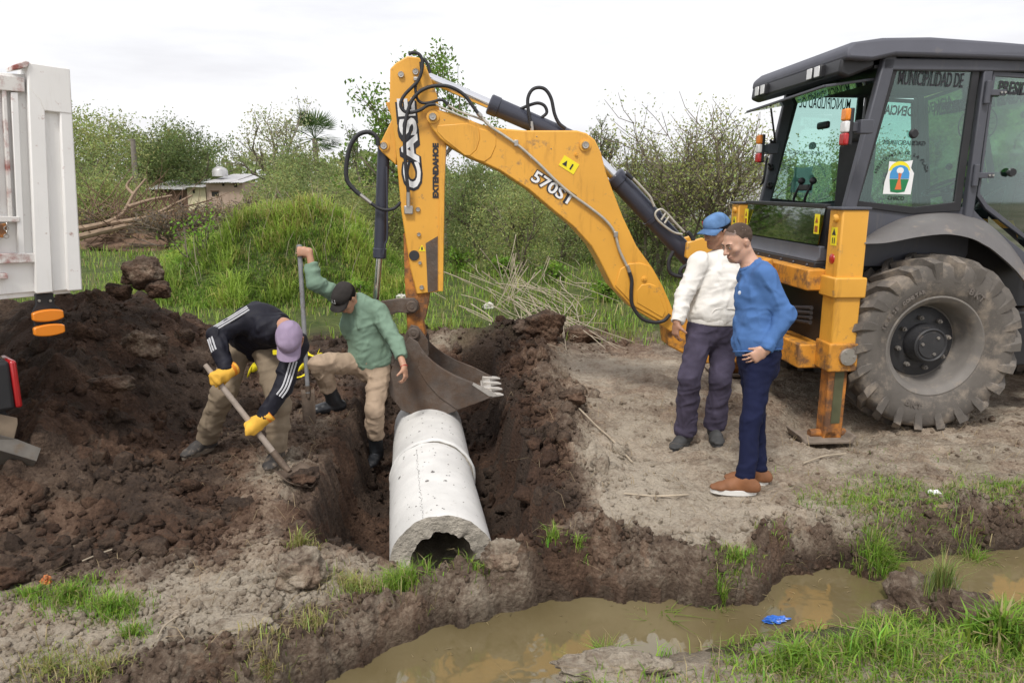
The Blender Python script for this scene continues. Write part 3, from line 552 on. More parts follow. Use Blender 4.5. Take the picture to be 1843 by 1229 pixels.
pin(779, 211, -VB, .031, boom, boss=1.7, ln=.045); pin(1053, 262, -VB, .031, boom, boss=1.6, ln=.04); pin(1159, 502, -VB - .006, .014, boom, m=M_YEL, ln=.03, boss=1.8); pin(1037, 279, -VB, .013, boom, m=M_YEL, ln=.02)
for x, y in ((966, 246), (992, 268), (800, 216)): pin(x, y, -VB, .006, boom, 'rivet', ln=.006)
# ---------- dipper (outer and inner stick)
VD = .115
dip_px = [(702, 124), (713, 113), (733, 101), (755, 104), (766, 118), (786, 170), (803, 262), (800, 330), (797, 524), (750, 530), (738, 482), (722, 379), (711, 257), (701, 190)]
dip = part('dipper', MB().prism(px(dip_px, -VD), -VD, VD), M_YEL, bevel=.010)
part('edge_rib', MB().prism(px([(794, 262), (803, 262), (800, 330), (797.5, 524), (789, 524), (791, 330)], -VD), -VD - .014, -VD + .01), M_YEL, dip, bevel=.004)
part('worn_patch', MB().prism(px([(766, 438), (788, 425), (788, 523), (770, 526)], -VD), -VD - .0025, -VD + .005), M_BUCK, dip, label='scraped bare steel patch at the foot of the stick')
part('cylinder_lug', MB().prism(px([(707, 212), (688, 250), (683, 263), (686, 273), (694, 280), (713, 298), (716, 257)], -.07), -.07, .07), M_YEL, dip, bevel=.008)
part('lug_strip', MB().prism(px([(695, 184), (703, 184), (706, 214), (694, 186)], -.05), -.05, .05), M_YEL, dip, bevel=.004)
pin(691, 263, -.07, .03, dip, boss=1.5); pin(722, 135, -VD, .026, dip); pin(748, 130, -VD, .026, dip)
for x, y, r in ((752.5, 377, .02), (754, 422, .017), (756, 473, .015), (759, 517, .02)): pin(x, y, -VD, r, dip, 'bolt_head', ln=.022)
part('bolt_head', MB().lathe([(.001, .012), (.042, .012), (.045, .004), (.045, 0)], onv(745.5, 460, -VD), (0, -1, 0), 24), M_HUB, dip, label='large round black bolt cap')
inner = part('inner_stick', MB().prism(px([(726, 420), (772, 500), (773, 532), (768, 566), (762, 582), (767, 606), (752, 612), (735, 606), (733, 593), (728, 500)], -.09), -.09, .09), M_RUST, bevel=.008)
pin(742, 550, -.09, .05, inner, m=M_BUCK, boss=None, ln=.08); pin(745, 598, -.09, .052, inner, m=M_BUCK, ln=.07)
# ---------- hydraulic cylinders
def ram(a, b, c, rb, rr, name, m=M_CYL):                              # barrel a..b, rod b..c
    a, b, c = map(np.asarray, (a, b, c)); d = (b - a) / np.linalg.norm(b - a)
    o = part(name, MB().lathe([(.001, 0), (rb, 0), (rb, np.linalg.norm(b - a) - .09), (rb * 1.10, np.linalg.norm(b - a) - .085), (rb * 1.10, np.linalg.norm(b - a) - .01), (rb * .95, np.linalg.norm(b - a)), (rr, np.linalg.norm(b - a) + .002)], a, d, 28), m)
    part('rod', MB().cyl(b - d * .02, c, rr, n=20), M_CHROME, o); part('rod_eye', MB().lathe([(.001, -rr * 1.3), (rr * 1.9, -rr * 1.3), (rr * 1.9, rr * 1.3), (.001, rr * 1.3)], c, (0, 1, 0), 20), m, o)
    return o
r1 = ram(onv(1052, 262, 0), onv(880, 187, 0), onv(748, 130, 0), .078, .042, 'dipper_cylinder')
r2 = ram(onv(1250, 474, 0), onv(1104, 316, 0), onv(1052, 262, 0), .085, .045, 'boom_cylinder')
r3 = ram(onv(691, 263, 0), onv(683, 465, 0), onv(675, 556, 0), .053, .029, 'bucket_cylinder')
part('bleed_line', MB().tube(catmull([onv(x, y, -.10) for x, y in ((696, 300), (697, 420), (693, 440), (690, 458))], 4), .008, 8), M_CYL, r3)
# steel line clipped along the boom cylinder
part('steel_line', MB().tube(catmull([onv(x, y, -.11) for x, y in ((1130, 316), (1140, 322), (1168, 352), (1174, 364), (1178, 372))], 5), .011, 8), M_PIPEST, r2)
part('line_union', MB().cyl(onv(1127, 312, -.11), onv(1138, 322, -.11), .018, n=10), M_BLACK, r2)
for k, pl in enumerate(([(1232, 418), (1218, 404), (1200, 384), (1190, 377), (1181, 381), (1180, 390), (1190, 402), (1212, 418), (1228, 422)], [(1198, 384), (1190, 396)], [(1204, 390), (1196, 402)])):
    part('steel_line', MB().tube(catmull([onv(x, y, -.11) for x, y in pl], 5), .010, 8), M_PIPEST, r2)
part('clamp_band', MB().lathe([(.088, 0), (.095, .002), (.095, .03), (.088, .032)], onv(1172, 390, 0), onv(1250, 474, 0) - onv(1104, 316, 0), 26), M_CYL, r2)
# bucket link arms
for v in (-.105, .105):
    part('bucket_link', MB().prism(px([(746, 536), (753, 543), (754, 556), (746, 563), (734, 563), (715, 562), (702, 568), (690, 580), (676, 578), (668, 566), (668, 552), (676, 545), (692, 541), (715, 537)], v), v - .018, v + .018), M_BUCK, bevel=.006)
for v in (-.14, .14):
    part('tipping_link', MB().prism(px([(668, 555), (684, 552), (716, 640), (712, 652), (700, 655), (692, 645)], v), v - .015, v + .015), M_BUCK, bevel=.006)
# ---------- bucket: two side plates, a curved back shell, teeth
bw = .30; side = [(736, 606), (722, 630), (706, 660), (697, 688), (703, 714), (722, 738), (756, 752), (800, 747), (826, 738), (856, 726), (888, 714), (893, 709), (853, 689), (820, 676), (798, 664), (781, 652), (768, 640), (757, 626), (752, 616)]
sp_ = px(side, -bw); bucket = part('bucket', MB().prism(sp_, -bw, -bw + .022), M_BUCK, bevel=.005)
part('side_plate', MB().prism(sp_, bw - .022, bw), M_BUCK, bucket, bevel=.005)
shell = sp_[1:11]; ins = np.mean(np.array(sp_), 0); inner_sh = [tuple(np.array(p) + (ins - np.array(p)) / np.linalg.norm(ins - np.array(p)) * .022) for p in shell]
part('back_shell', MB().prism(shell + inner_sh[::-1], -bw + .02, bw - .02), M_BUCK, bucket)
part('wear_plate', MB().prism(px([(751, 662), (768, 690), (790, 714), (823, 737), (856, 726), (886, 714), (891, 709), (853, 690), (820, 677), (798, 665), (781, 653), (768, 641), (758, 632)], -bw), -bw - .010, -bw + .002), M_BUCK, bucket, bevel=.004)
for v in (-.13, .10): part('hinge_bracket', MB().prism(px([(730, 600), (740, 585), (752, 588), (770, 612), (772, 640), (750, 650), (722, 648)], -.13), v, v + .03), M_BUCK, bucket, bevel=.005)
pin(708, 645, -bw + .10, .05, bucket, m=M_BUCK, ln=.1)
part('cutting_edge', MB().prism(px([(852, 688), (893, 708), (893, 713), (880, 712), (850, 692)], -bw), -bw - .014, -bw - .008), M_EDGE, bucket)
tip = onv(892, 711, -bw)
for k in range(4):
    v = -bw + .02 + k * (2 * bw - .04) / 3
    part('tooth', MB().prism([(tip[0] - .11, tip[2] - .035), (tip[0] - .10, tip[2] + .025), (tip[0] + .035, tip[2] + .012), (tip[0] + .075, tip[2] - .004), (tip[0] + .03, tip[2] - .012)], v - .028, v + .028), M_EDGE, bucket, bevel=.006)
part('lip_plate', MB().prism([(tip[0] - .12, tip[2] - .045), (tip[0] - .12, tip[2] - .02), (tip[0] - .03, tip[2] + .005), (tip[0] - .03, tip[2] - .012)], -bw + .02, bw - .02), M_EDGE, bucket)
# ---------- hoses and lines on the boom
def hose(pts, v, r=.016, m=M_HOSE, name='hose', parent=None, k=7, vv=None):
    P = [onv(x, y, v if vv is None else vv[i]) for i, (x, y) in enumerate(pts)]; return part(name, MB().tube(catmull(P, k), r, 10), m, boom if parent is None else parent)
hose([(735, 98), (745, 95), (755, 99), (760, 110), (759, 128), (752, 146), (742, 157), (731, 168), (724, 178), (721, 190), (727, 200), (738, 203), (755, 199), (770, 190), (784, 188)], -.2, .014)
hose([(762, 106), (770, 116), (774, 132)], -.19, .013)
hose([(757, 112), (758, 134), (749, 152), (748, 165), (752, 180), (762, 186), (778, 184), (792, 180), (801, 183), (805, 190)], -.185, .012)
hose([(735, 346), (732, 320), (729, 280), (728, 235), (733, 205), (741, 182), (756, 165), (777, 156), (802, 155), (822, 162), (838, 174), (850, 190), (860, 204)], -.215, .015)
hose([(860, 204), (866, 210)], -.205, .019, M_STEEL, 'hose_fitting')
hose([(866, 210), (880, 226), (905, 243), (930, 260), (948, 275), (975, 300), (1000, 325), (1030, 351), (1058, 371), (1086, 393), (1101, 410), (1108, 424), (1114, 448), (1124, 470), (1130, 482)], -.195, .0125, M_PIPEST, 'steel_line')
hose([(784, 188), (800, 196), (822, 206), (842, 214)], -.18, .010, M_PIPEST, 'steel_line'); hose([(806, 190), (830, 202), (858, 212), (880, 222)], -.165, .009, M_PIPEST, 'steel_line')
hose([(1129, 478), (1133, 490)], -.2, .017, M_STEEL, 'hose_fitting')
hose([(1133, 490), (1137, 505), (1136, 525), (1137, 545), (1145, 562), (1158, 575), (1178, 580), (1195, 577), (1206, 566)], -.21, .0165)
for x, y in ((929, 258), (1108, 422)): part('line_clamp', MB().box(onv(x, y, -.19), (.035, .04, .05)), M_STEEL, boom, bevel=.004)
part('hose_clamp', MB().box(onv(750, 143, -.14), (.05, .05, .03)), M_STEEL, dip, bevel=.004)
hose([(956, 231), (955, 222), (951, 200), (950, 178), (957, 163), (969, 158), (982, 162), (992, 178), (998, 205), (1006, 222), (1018, 232)], -.09, .015, parent=r1)
hose([(938, 196), (952, 190), (968, 186), (980, 191), (984, 203), (975, 212)], -.04, .014, parent=r1)
hose([(958, 236), (956, 219)], -.09, .017, M_STEEL, 'hose_fitting', parent=r1)
hose([(680, 262), (679, 250), (672, 241), (660, 238), (645, 243), (633, 258), (626, 280), (623, 305), (625, 325), (636, 340), (648, 351)], -.09, .019, parent=dip)
hose([(646, 349), (668, 366)], -.09, .017, M_STEEL, 'hose_fitting', parent=dip)
hose([(668, 366), (680, 374), (695, 378), (710, 375), (722, 364)], -.10, .015, parent=dip)
hose([(735, 372), (735, 346)], -.15, .018, M_STEEL, 'hose_fitting', parent=dip); part('hose_block', MB().box(onv(735.5, 378, -.135), (.075, .04, .07)), M_STEEL, dip, bevel=.006)
for pl in ([(1238, 417), (1246, 428), (1251, 445), (1249, 462), (1240, 475), (1228, 482), (1224, 492), (1232, 498)], [(1212, 452), (1204, 470), (1205, 488), (1216, 496), (1232, 498)]): hose(pl, -.16, .018, parent=r2)
# ---------- lettering and stickers on the arm
def px_text(name, s, m, x0, y0, x1, y1, hpx, v, parent, bold, depth=.001, upside=None, space=1.0, squash=None):
    a, b = onv(x0, y0, v), onv(x1, y1, v); xd = b - a; Ln = np.linalg.norm(xd); yd = np.array([-xd[2], 0, xd[0]]); px_m = Ln / math.hypot(x1 - x0, y1 - y0); size = hpx * px_m / .70
    o = text_obj(name, s, m, parent, size, a, xd, yd, bold, depth, space=space); w = max(q.co @ Vector(xd / Ln) for q in o.data.vertices) - min(q.co @ Vector(xd / Ln) for q in o.data.vertices)
    sc = Ln / w; M = Matrix.Translation(Vector(a)) @ Matrix.Scale(sc, 4, Vector(xd / Ln)) @ Matrix.Translation(-Vector(a)); o.data.transform(M); return o
for nm, m, bo, dp in (('lettering_outline', M_INK, .022, -.003), ('lettering', M_WHITE, .006, -.006)):
    px_text(nm, 'CASE', m, 758, 339, 744, 177, 30, -VD + dp, dip, bo, .001)
    px_text(nm, '570ST', m, 954, 323, 1027, 371, 20, -VB + dp - .003, boom, bo * .45, .001)
px_text('lettering', 'EXTENDAHOE', M_INK, 788.5, 357, 788.5, 258, 9.5, -VD - .004, dip, .004)
for (x, y, w_, h_, an, v, par) in ((1024, 297, 27, 19, 31, -VB - .003, boom),):
    c = onv(x, y, v); a = math.radians(-an); k = 1 / 198.0
    R = np.array([[math.cos(a), 0, -math.sin(a)], [0, 1, 0], [math.sin(a), 0, math.cos(a)]])
    part('warning_sticker', MB().box(c, (w_ * k * 1.1, .003, h_ * k), R), M_STICK, par)
    part('warning_mark', MB().slab([c + R @ np.array(p) for p in ((-.055, -.003, -.025), (-.01, -.003, -.025), (-.032, -.003, .022))], (0, -.0006, 0)).slab([c + R @ np.array(p) for p in ((.02, -.003, -.028), (.034, -.003, -.028), (.034, -.003, .022), (.02, -.003, .022))], (0, -.0006, 0)), M_INK, par)
c = onv(759.5, 446, -VD - .002); part('warning_sticker', MB().slab([c + np.array(p) for p in ((-.03, 0, -.03), (.03, 0, -.03), (0, 0, .028))], (0, -.001, 0)), M_STICK, dip)
part('warning_mark', MB().slab([c + np.array(p) for p in ((-.008, -.0012, -.02), (.008, -.0012, -.02), (.006, -.0012, .008), (-.006, -.0012, .008))], (0, -.0006, 0)), M_INK, dip)
# ---------- swing post, rear frame and stabilisers
post = part('swing_post', MB().prism([(-1.62, .35), (-1.95, .52), (-1.98, .72), (-1.80, .86), (-1.62, 1.45), (-1.50, 1.55), (-1.36, 1.5), (-1.30, .35)], -.13, .13), M_YELD, bevel=.015)
part('swing_hinge', MB().cyl((-1.36, 0, .30), (-1.36, 0, 1.45), .09, n=20), M_BUCK, post)
for v in (-.18, .13): part('hinge_lug', MB().prism([(-1.70, 1.25), (-1.85, 1.33), (-1.84, 1.46), (-1.70, 1.50), (-1.6, 1.4)], v, v + .05), M_YEL, post, bevel=.008)
SU0, SU1, SV0, SV1 = -.925, -.715, -1.06, -.86
part('upper_rail', MB().mm(-1.06, -.90, -.86, 1.04, 1.12, 1.29), M_YELD, bevel=.012); part('lower_rail', MB().mm(-1.08, -.86, -.86, 1.04, .48, .68), M_YELD, bevel=.012)
part('back_plate', MB().mm(-.885, -.80, -.84, .84, .50, 1.30), M_BLACK, bevel=.01); part('carriage', MB().mm(-1.20, -1.08, -.26, .26, .46, 1.32), M_YELD, bevel=.02)
part('hose_bundle', MB().tube([(-1.0, -.85, .98), (-1.05, -.5, .93), (-1.15, -.2, .95)], .018, 8).tube([(-1.0, -.85, .94), (-1.06, -.5, .90), (-1.16, -.2, .90)], .018, 8).tube([(-1.0, -.85, .90), (-1.04, -.5, .86), (-1.14, -.2, .87)], .018, 8).tube([(-1.0, -.85, .86), (-1.03, -.5, .83), (-1.15, -.2, .84)], .018, 8), M_HOSE)
def stabiliser(s):
    v0, v1 = (SV0, SV1) if s < 0 else (-SV1 + .18, -SV0 + .18); vo = v0 if s < 0 else v1
    o = part('stabilizer', MB().mm(SU0, SU1, v0, v1, .52, 1.765), M_YEL, bevel=.012)
    part('top_cap', MB().mm(SU0 - .02, SU1 + .012, v0 - .012, v1 + .012, 1.765, 1.785), M_SLATE, o, bevel=.005)
    part('collar', MB().mm(SU0 - .025, SU1 + .025, v0 - .025, v1 + .025, 1.09, 1.25), M_YEL, o, bevel=.012)
    part('foot_collar', MB().mm(SU0 - .015, SU1 + .015, v0 - .02, v1 + .02, .50, .73), M_YELD, o, bevel=.012)
    part('inner_leg', MB().mm(SU0 + .028, SU1 - .028, v0 + .03, v1 - .03, -.10, .54), M_RUST, o, bevel=.01)
    part('wear_strip', MB().mm(SU0 + .075, SU1 - .06, v0 + .026 if s < 0 else v1 - .032, v0 + .032 if s < 0 else v1 - .026, .06, .50), mat('greenish_worn_strip_%d' % (s > 0), (.085, .088, .045), .5, var=.3), o)
    part('lock_plate', MB().lathe([(.001, .022), (.066, .022), (.07, .016), (.07, 0)], ((SU0 + SU1) / 2 + .03, v0 - .02 if s < 0 else v1 + .02, .625), (0, s, 0), 28), M_STEEL, o)
    for k in range(3):
        a = k * 2.1; part('bolt_head', MB().lathe([(.001, .03), (.009, .03), (.009, .02)], ((SU0 + SU1) / 2 + .03 + .045 * math.cos(a), v0 - .02 if s < 0 else v1 + .02, .625 + .045 * math.sin(a)), (0, s, 0), 6), M_STEEL, o)
    part('foot_pin', MB().cyl((SU0 - .06, (v0 + v1) / 2, -.045), (SU1 + .03, (v0 + v1) / 2, -.045), .035, n=16), M_RUST, o)
    vm = (v0 + v1) / 2; pad = part('foot_pad', MB().prism([(-.20, .03), (-.17, -.03), (.15, -.03), (.18, .025), (.16, .03), (.13, -.008), (-.16, -.008), (-.19, .035)], vm - .15, vm + .13, lambda a, b, d: (a * 1.25 + (SU0 + SU1) / 2 - .06, d, b * 1.2 - .055)), mat('muddy_pad_%d' % (s > 0), (.21, .17, .135), .9, var=.3, vs=12, bump=.5), o, bevel=.008)
    part('pad_ear', MB().prism([(-.07, -.02), (.07, -.02), (.04, .07), (-.04, .07)], vm - .07, vm - .05, lambda a, b, d: (a + (SU0 + SU1) / 2 - .02, d, b - .08)).prism([(-.07, -.02), (.07, -.02), (.04, .07), (-.04, .07)], vm + .05, vm + .07, lambda a, b, d: (a + (SU0 + SU1) / 2 - .02, d, b - .08)), M_RUST, o, bevel=.004)
    part('reflector', MB().lathe([(.001, .014), (.02, .013), (.038, .006), (.04, 0)], (SU0, vm - s * .0, 1.385), (-1, 0, 0), 24), M_RED, o)
    part('pin_boss', MB().lathe([(.001, .03), (.018, .03), (.03, .02), (.034, 0)], (SU0, vm - .02, 1.70), (-1, 0, 0), 18), M_YEL, o)
    part('warning_sticker', MB().mm(SU0 - .0025, SU0, vm - .045, vm + .045, 1.49, 1.63), M_STICK, o)
    part('warning_mark', MB().mm(SU0 - .004, SU0 - .002, vm - .02, vm - .008, 1.505, 1.55).mm(SU0 - .004, SU0 - .002, vm + .008, vm + .02, 1.505, 1.55).slab([(SU0 - .003, vm - .03, 1.57), (SU0 - .003, vm + .03, 1.57), (SU0 - .003, vm, 1.62)], (-.001, 0, 0)), M_INK, o)
    return o
stabiliser(-1); stabiliser(1)
# ---------- wheels
def wheel(u, v, R, W, rr, s, nl=22, name='rear_wheel'):
    w = empty(name, (u, v, R - .042)); w.parent = BH; ax = (0, s, 0); h = W / 2          # s = -1: outer side towards -v
    prof = [(rr, h * .72), (rr + .015, h * .80), (rr + .06, h * .90), (rr + (R - rr) * .45, h * 1.0), (rr + (R - rr) * .72, h * .96), (R - .070, h * .86), (R - .056, h * .66), (R - .052, h * .3), (R - .050, 0)]
    t = obj('tyre', MB().lathe(prof + [(a, -b) for a, b in prof[-2::-1]], (0, 0, 0), ax, 72), M_TYRE, w, ang=50)
    base = MB(); st = MB()
    for side in (1, -1):
        for k in range(nl):
            a0 = 2 * math.pi * (k + (.5 if side < 0 else 0)) / nl; st_ = []
            # bar runs from mid-tread over the shoulder and down onto the sidewall
            for (y, r, da, wd, hgt) in ((-.02, R - .050, .30, .028, .050), (.35 * h, R - .052, .20, .031, .052), (.75 * h, R - .058, .07, .038, .055), (.97 * h, R - .085, .0, .045, .042), (1.0 * h, R - .14, -.02, .042, .018), (.985 * h, R - .20, -.03, .032, .003)):
                a = a0 + da; 
                for sg in (-1, 1):
                    for up in (0, 1):
                        rr_ = r + (hgt * .9 if y < .9 * h else hgt * .75) * up - .012 * (1 - up); yy = y + (hgt * .55 * up if y > .9 * h else 0); aa = a + sg * (wd * (1 - .18 * up)) / R
                        st_.append((rr_ * math.cos(aa), side * yy * s * -1 * -1, rr_ * math.sin(aa)))
            f = []
            for i in range(5):
                o = i * 4; p = o + 4; f += [(o + 1, p + 1, p + 3, o + 3), (o, o + 2, p + 2, p), (o, p, p + 1, o + 1), (o + 2, o + 3, p + 3, p + 2)]
            f += [(0, 1, 3, 2), (20, 22, 23, 21)]
            m = MB().add(st_, f); ob = obj('tread_lug', m, M_TYRE, t, smooth=False)
    rim = obj('rim', MB().lathe([(rr - .005, h * .70), (rr + .022, h * .76), (rr + .026, h * .82), (rr + .012, h * .84), (rr - .02, h * .74), (rr - .045, h * .55), (rr - .05, h * .05), (rr - .075, -.02), (rr - .08, -.05), (.001, -.05)], (0, 0, 0), ax, 64), M_RIM, w)
    obj('rim_back', MB().lathe([(.001, -.06), (rr - .08, -.06), (rr - .05, -h * .3), (rr + .02, -h * .8)], (0, 0, 0), ax, 48), M_RIM, w)
    obj('wheel_disc', MB().lathe([(rr - .095, -.046), (rr - .10, -.030), (rr * .62, -.012), (rr * .5, .0), (.001, .0)], (0, 0, 0), ax, 48), M_HUB, w)
    hub = obj('hub', MB().lathe([(rr * .42, 0), (rr * .41, .05), (rr * .37, .075), (rr * .36, .12), (rr * .33, .128), (rr * .30, .118), (rr * .28, .118), (rr * .27, .128), (.001, .128)], (0, 0, 0), ax, 40), M_HUB, w)
    for k in range(8):
        a = 2 * math.pi * k / 8 + .2; c = np.array([rr * .55 * math.cos(a), 0, rr * .55 * math.sin(a)])
        obj('wheel_nut', MB().lathe([(.001, .05), (.010, .05), (.010, .034), (.019, .032), (.019, 0)], c, ax, 6), M_RIM, w, ang=30)
    for k in range(3): a = 2.1 * k + .9; obj('hub_plug', MB().lathe([(.001, .14), (.012, .14), (.014, .126)], np.array([rr * .2 * math.cos(a), 0, rr * .2 * math.sin(a)]), ax, 6), M_RIM, hub)
    return w, t
WR = .732
w1, t1 = wheel(-.06, -.885, WR, .43, .385, -1)
w2, t2 = wheel(-.06, 1.0, WR, .43, .385, 1)
# raised lettering on the near tyre wall
def arc_text(name, s, m, parent, c, r, a0, da, size, flip, yv):
    ch = [q for q in s]; n = len(ch)
    for i, q in enumerate(ch):
        if q == ' ': continue
        a = a0 - da * (i - (n - 1) / 2); p = np.array([c[0] + r * math.cos(a), yv, c[1] + r * math.sin(a)]); rad = np.array([math.cos(a), 0, math.sin(a)]); tg = np.array([math.sin(a), 0, -math.cos(a)])
        if flip: rad, tg = -rad, -tg
        text_obj(name, q, m, parent, size, p - tg * size * .3, tg, rad, .002, .002)
M_TLET = mat('tyre_lettering', (.15, .13, .115), .85, var=.2)
arc_text('raised_lettering', 'BKT', M_TLET, t1, (0, 0), .47, math.radians(58), .105, .07, False, -.217)
arc_text('raised_lettering', 'BKT', M_TLET, t1, (0, 0), .51, math.radians(-108), -.105, .07, True, -.217)
arc_text('raised_lettering', '16.9-28', M_TLET, t1, (0, 0), .48, math.radians(150), .06, .042, False, -.217)
arc_text('raised_lettering', 'CONSTAR', M_TLET, t1, (0, 0), .47, math.radians(122), .06, .036, False, -.216)
def front_wheel(u, v, s):
    w, t = wheel(u, v, .45, .30, .23, s, 16, 'front_wheel'); return w
front_wheel(2.15, -.78, -1); front_wheel(2.15, .78, 1)
# ---------- chassis, hood, loader (mostly outside the picture)
part('axle', MB().cyl((-.06, -.8, WR), (-.06, .9, WR), .13, n=20).mm(-.22, .22, -.28, .28, .48, .95), M_HUB, bevel=.02)
part('chassis', MB().mm(-.80, 2.5, -.38, .38, .62, 1.02), M_BLACK, bevel=.02); part('front_axle', MB().mm(2.05, 2.25, -.7, .7, .38, .52), M_HUB, bevel=.02)
part('step_box', MB().mm(.78, 1.25, -.80, -.40, .45, .92), M_BLACK, bevel=.02); part('hood', MB().prism([(.95, 1.02), (2.6, 1.02), (2.65, 1.45), (2.4, 1.62), (1.0, 1.78)], -.42, .42), M_YEL, bevel=.05)
for s in (-1, 1): part('loader_arm', MB().prism([(.95, 1.0), (1.1, 1.35), (2.4, 1.0), (3.2, .35), (3.3, .2), (3.1, .2), (2.2, .8), (1.05, .9)], s * .58 - .05, s * .58 + .05), M_YEL, bevel=.01)
part('front_bucket', MB().prism([(3.15, .12), (3.2, .7), (3.3, .85), (3.24, .7), (3.28, .2), (3.9, .05), (3.9, .02), (3.3, .02)], -1.1, 1.1), M_YELD, bevel=.01)
# ---------- fenders
def fender(s):
    up = px([(1556, 432), (1580, 415), (1613, 398), (1640, 389), (1665, 385), (1698, 383), (1731, 386), (1757, 392), (1779, 402), (1812, 434), (1843, 480)], -.72)
    lo = px([(1557, 439), (1587, 438), (1614, 434), (1650, 427), (1692, 422), (1720, 423), (1751, 430), (1771, 440), (1790, 452), (1829, 487), (1862, 530)], -1.07)
    up = [tuple(q) for q in catmull([np.array(p) for p in up], 3)]; lo = [tuple(q) for q in catmull([np.array(p) for p in lo], 3)]; n = len(up); V = []
    for i in range(n):
        a, b = np.array(up[i]), np.array(lo[i]); m = a * .3 + b * .7 + np.array([0, .035])
        for (p, v) in ((a + [0, .01], .70), (a * .75 + b * .25 + [0, .025], .82), (m, .98), (b + [0, .014], 1.055), (b, 1.07), (b + [0, -.0], 1.04), (m - [0, .022], .96), (a - [0, .012], .70)): V.append((p[0], s * v, p[1]))
    k = 8; f = [(i * k + j, (i + 1) * k + j, (i + 1) * k + (j + 1) % k, i * k + (j + 1) % k) for i in range(n - 1) for j in range(k)]
    if s > 0: f = [q[::-1] for q in f]
    f += [tuple(range(k)), tuple(range((n - 1) * k + k - 1, (n - 1) * k - 1, -1))]
    return part('fender', MB().add(V, f), M_FEND)
fender(-1); fender(1)
for s in (-1, 1): part('inner_guard', MB().prism([(-.78, .95), (-.80, 1.60), (.75, 1.60), (.95, 1.25), (.95, .95)], s * .69, s * .655), M_BLACK)
# ---------- cab
CV = .74; CVF = .92                                         # near and far side walls of the cab
def sv(s, d=0.0): return -(CV + d) if s < 0 else CVF + d
cab = empty('cab', (0, 0, 0)); cab.parent = BH
def cpart(name, mb, m, bevel=0, parent=None, **k): return part(name, mb, m, cab if parent is None else parent, bevel, **k)
def bar(a, b, t, w, up=(0, 1, 0)):                                   # square section bar between two points
    a, b = np.asarray(a, float), np.asarray(b, float); d = (b - a) / np.linalg.norm(b - a); n = np.asarray(up, float); n = n - d * (n @ d); n /= np.linalg.norm(n); q = np.cross(d, n)
    V = [p + n * i * w / 2 + q * j * t / 2 for p in (a, b) for i, j in ((-1, -1), (1, -1), (1, 1), (-1, 1))]
    return MB().add(V, [(0, 1, 2, 3), (7, 6, 5, 4), (0, 4, 5, 1), (1, 5, 6, 2), (2, 6, 7, 3), (3, 7, 4, 0)])
uP0, uP1 = onv(1516, 376, -CV), onv(1600, 104, -CV)                  # rear corner post, bottom and top
uB0, uB1 = onv(1741, 380, -CV), onv(1778, 110, -CV)                  # door post
rear_b = [uP0[0] - .02, 1.77]; roof_w = 2.90
FP0, FP1 = (1.02, 1.40), (.82, 2.86)
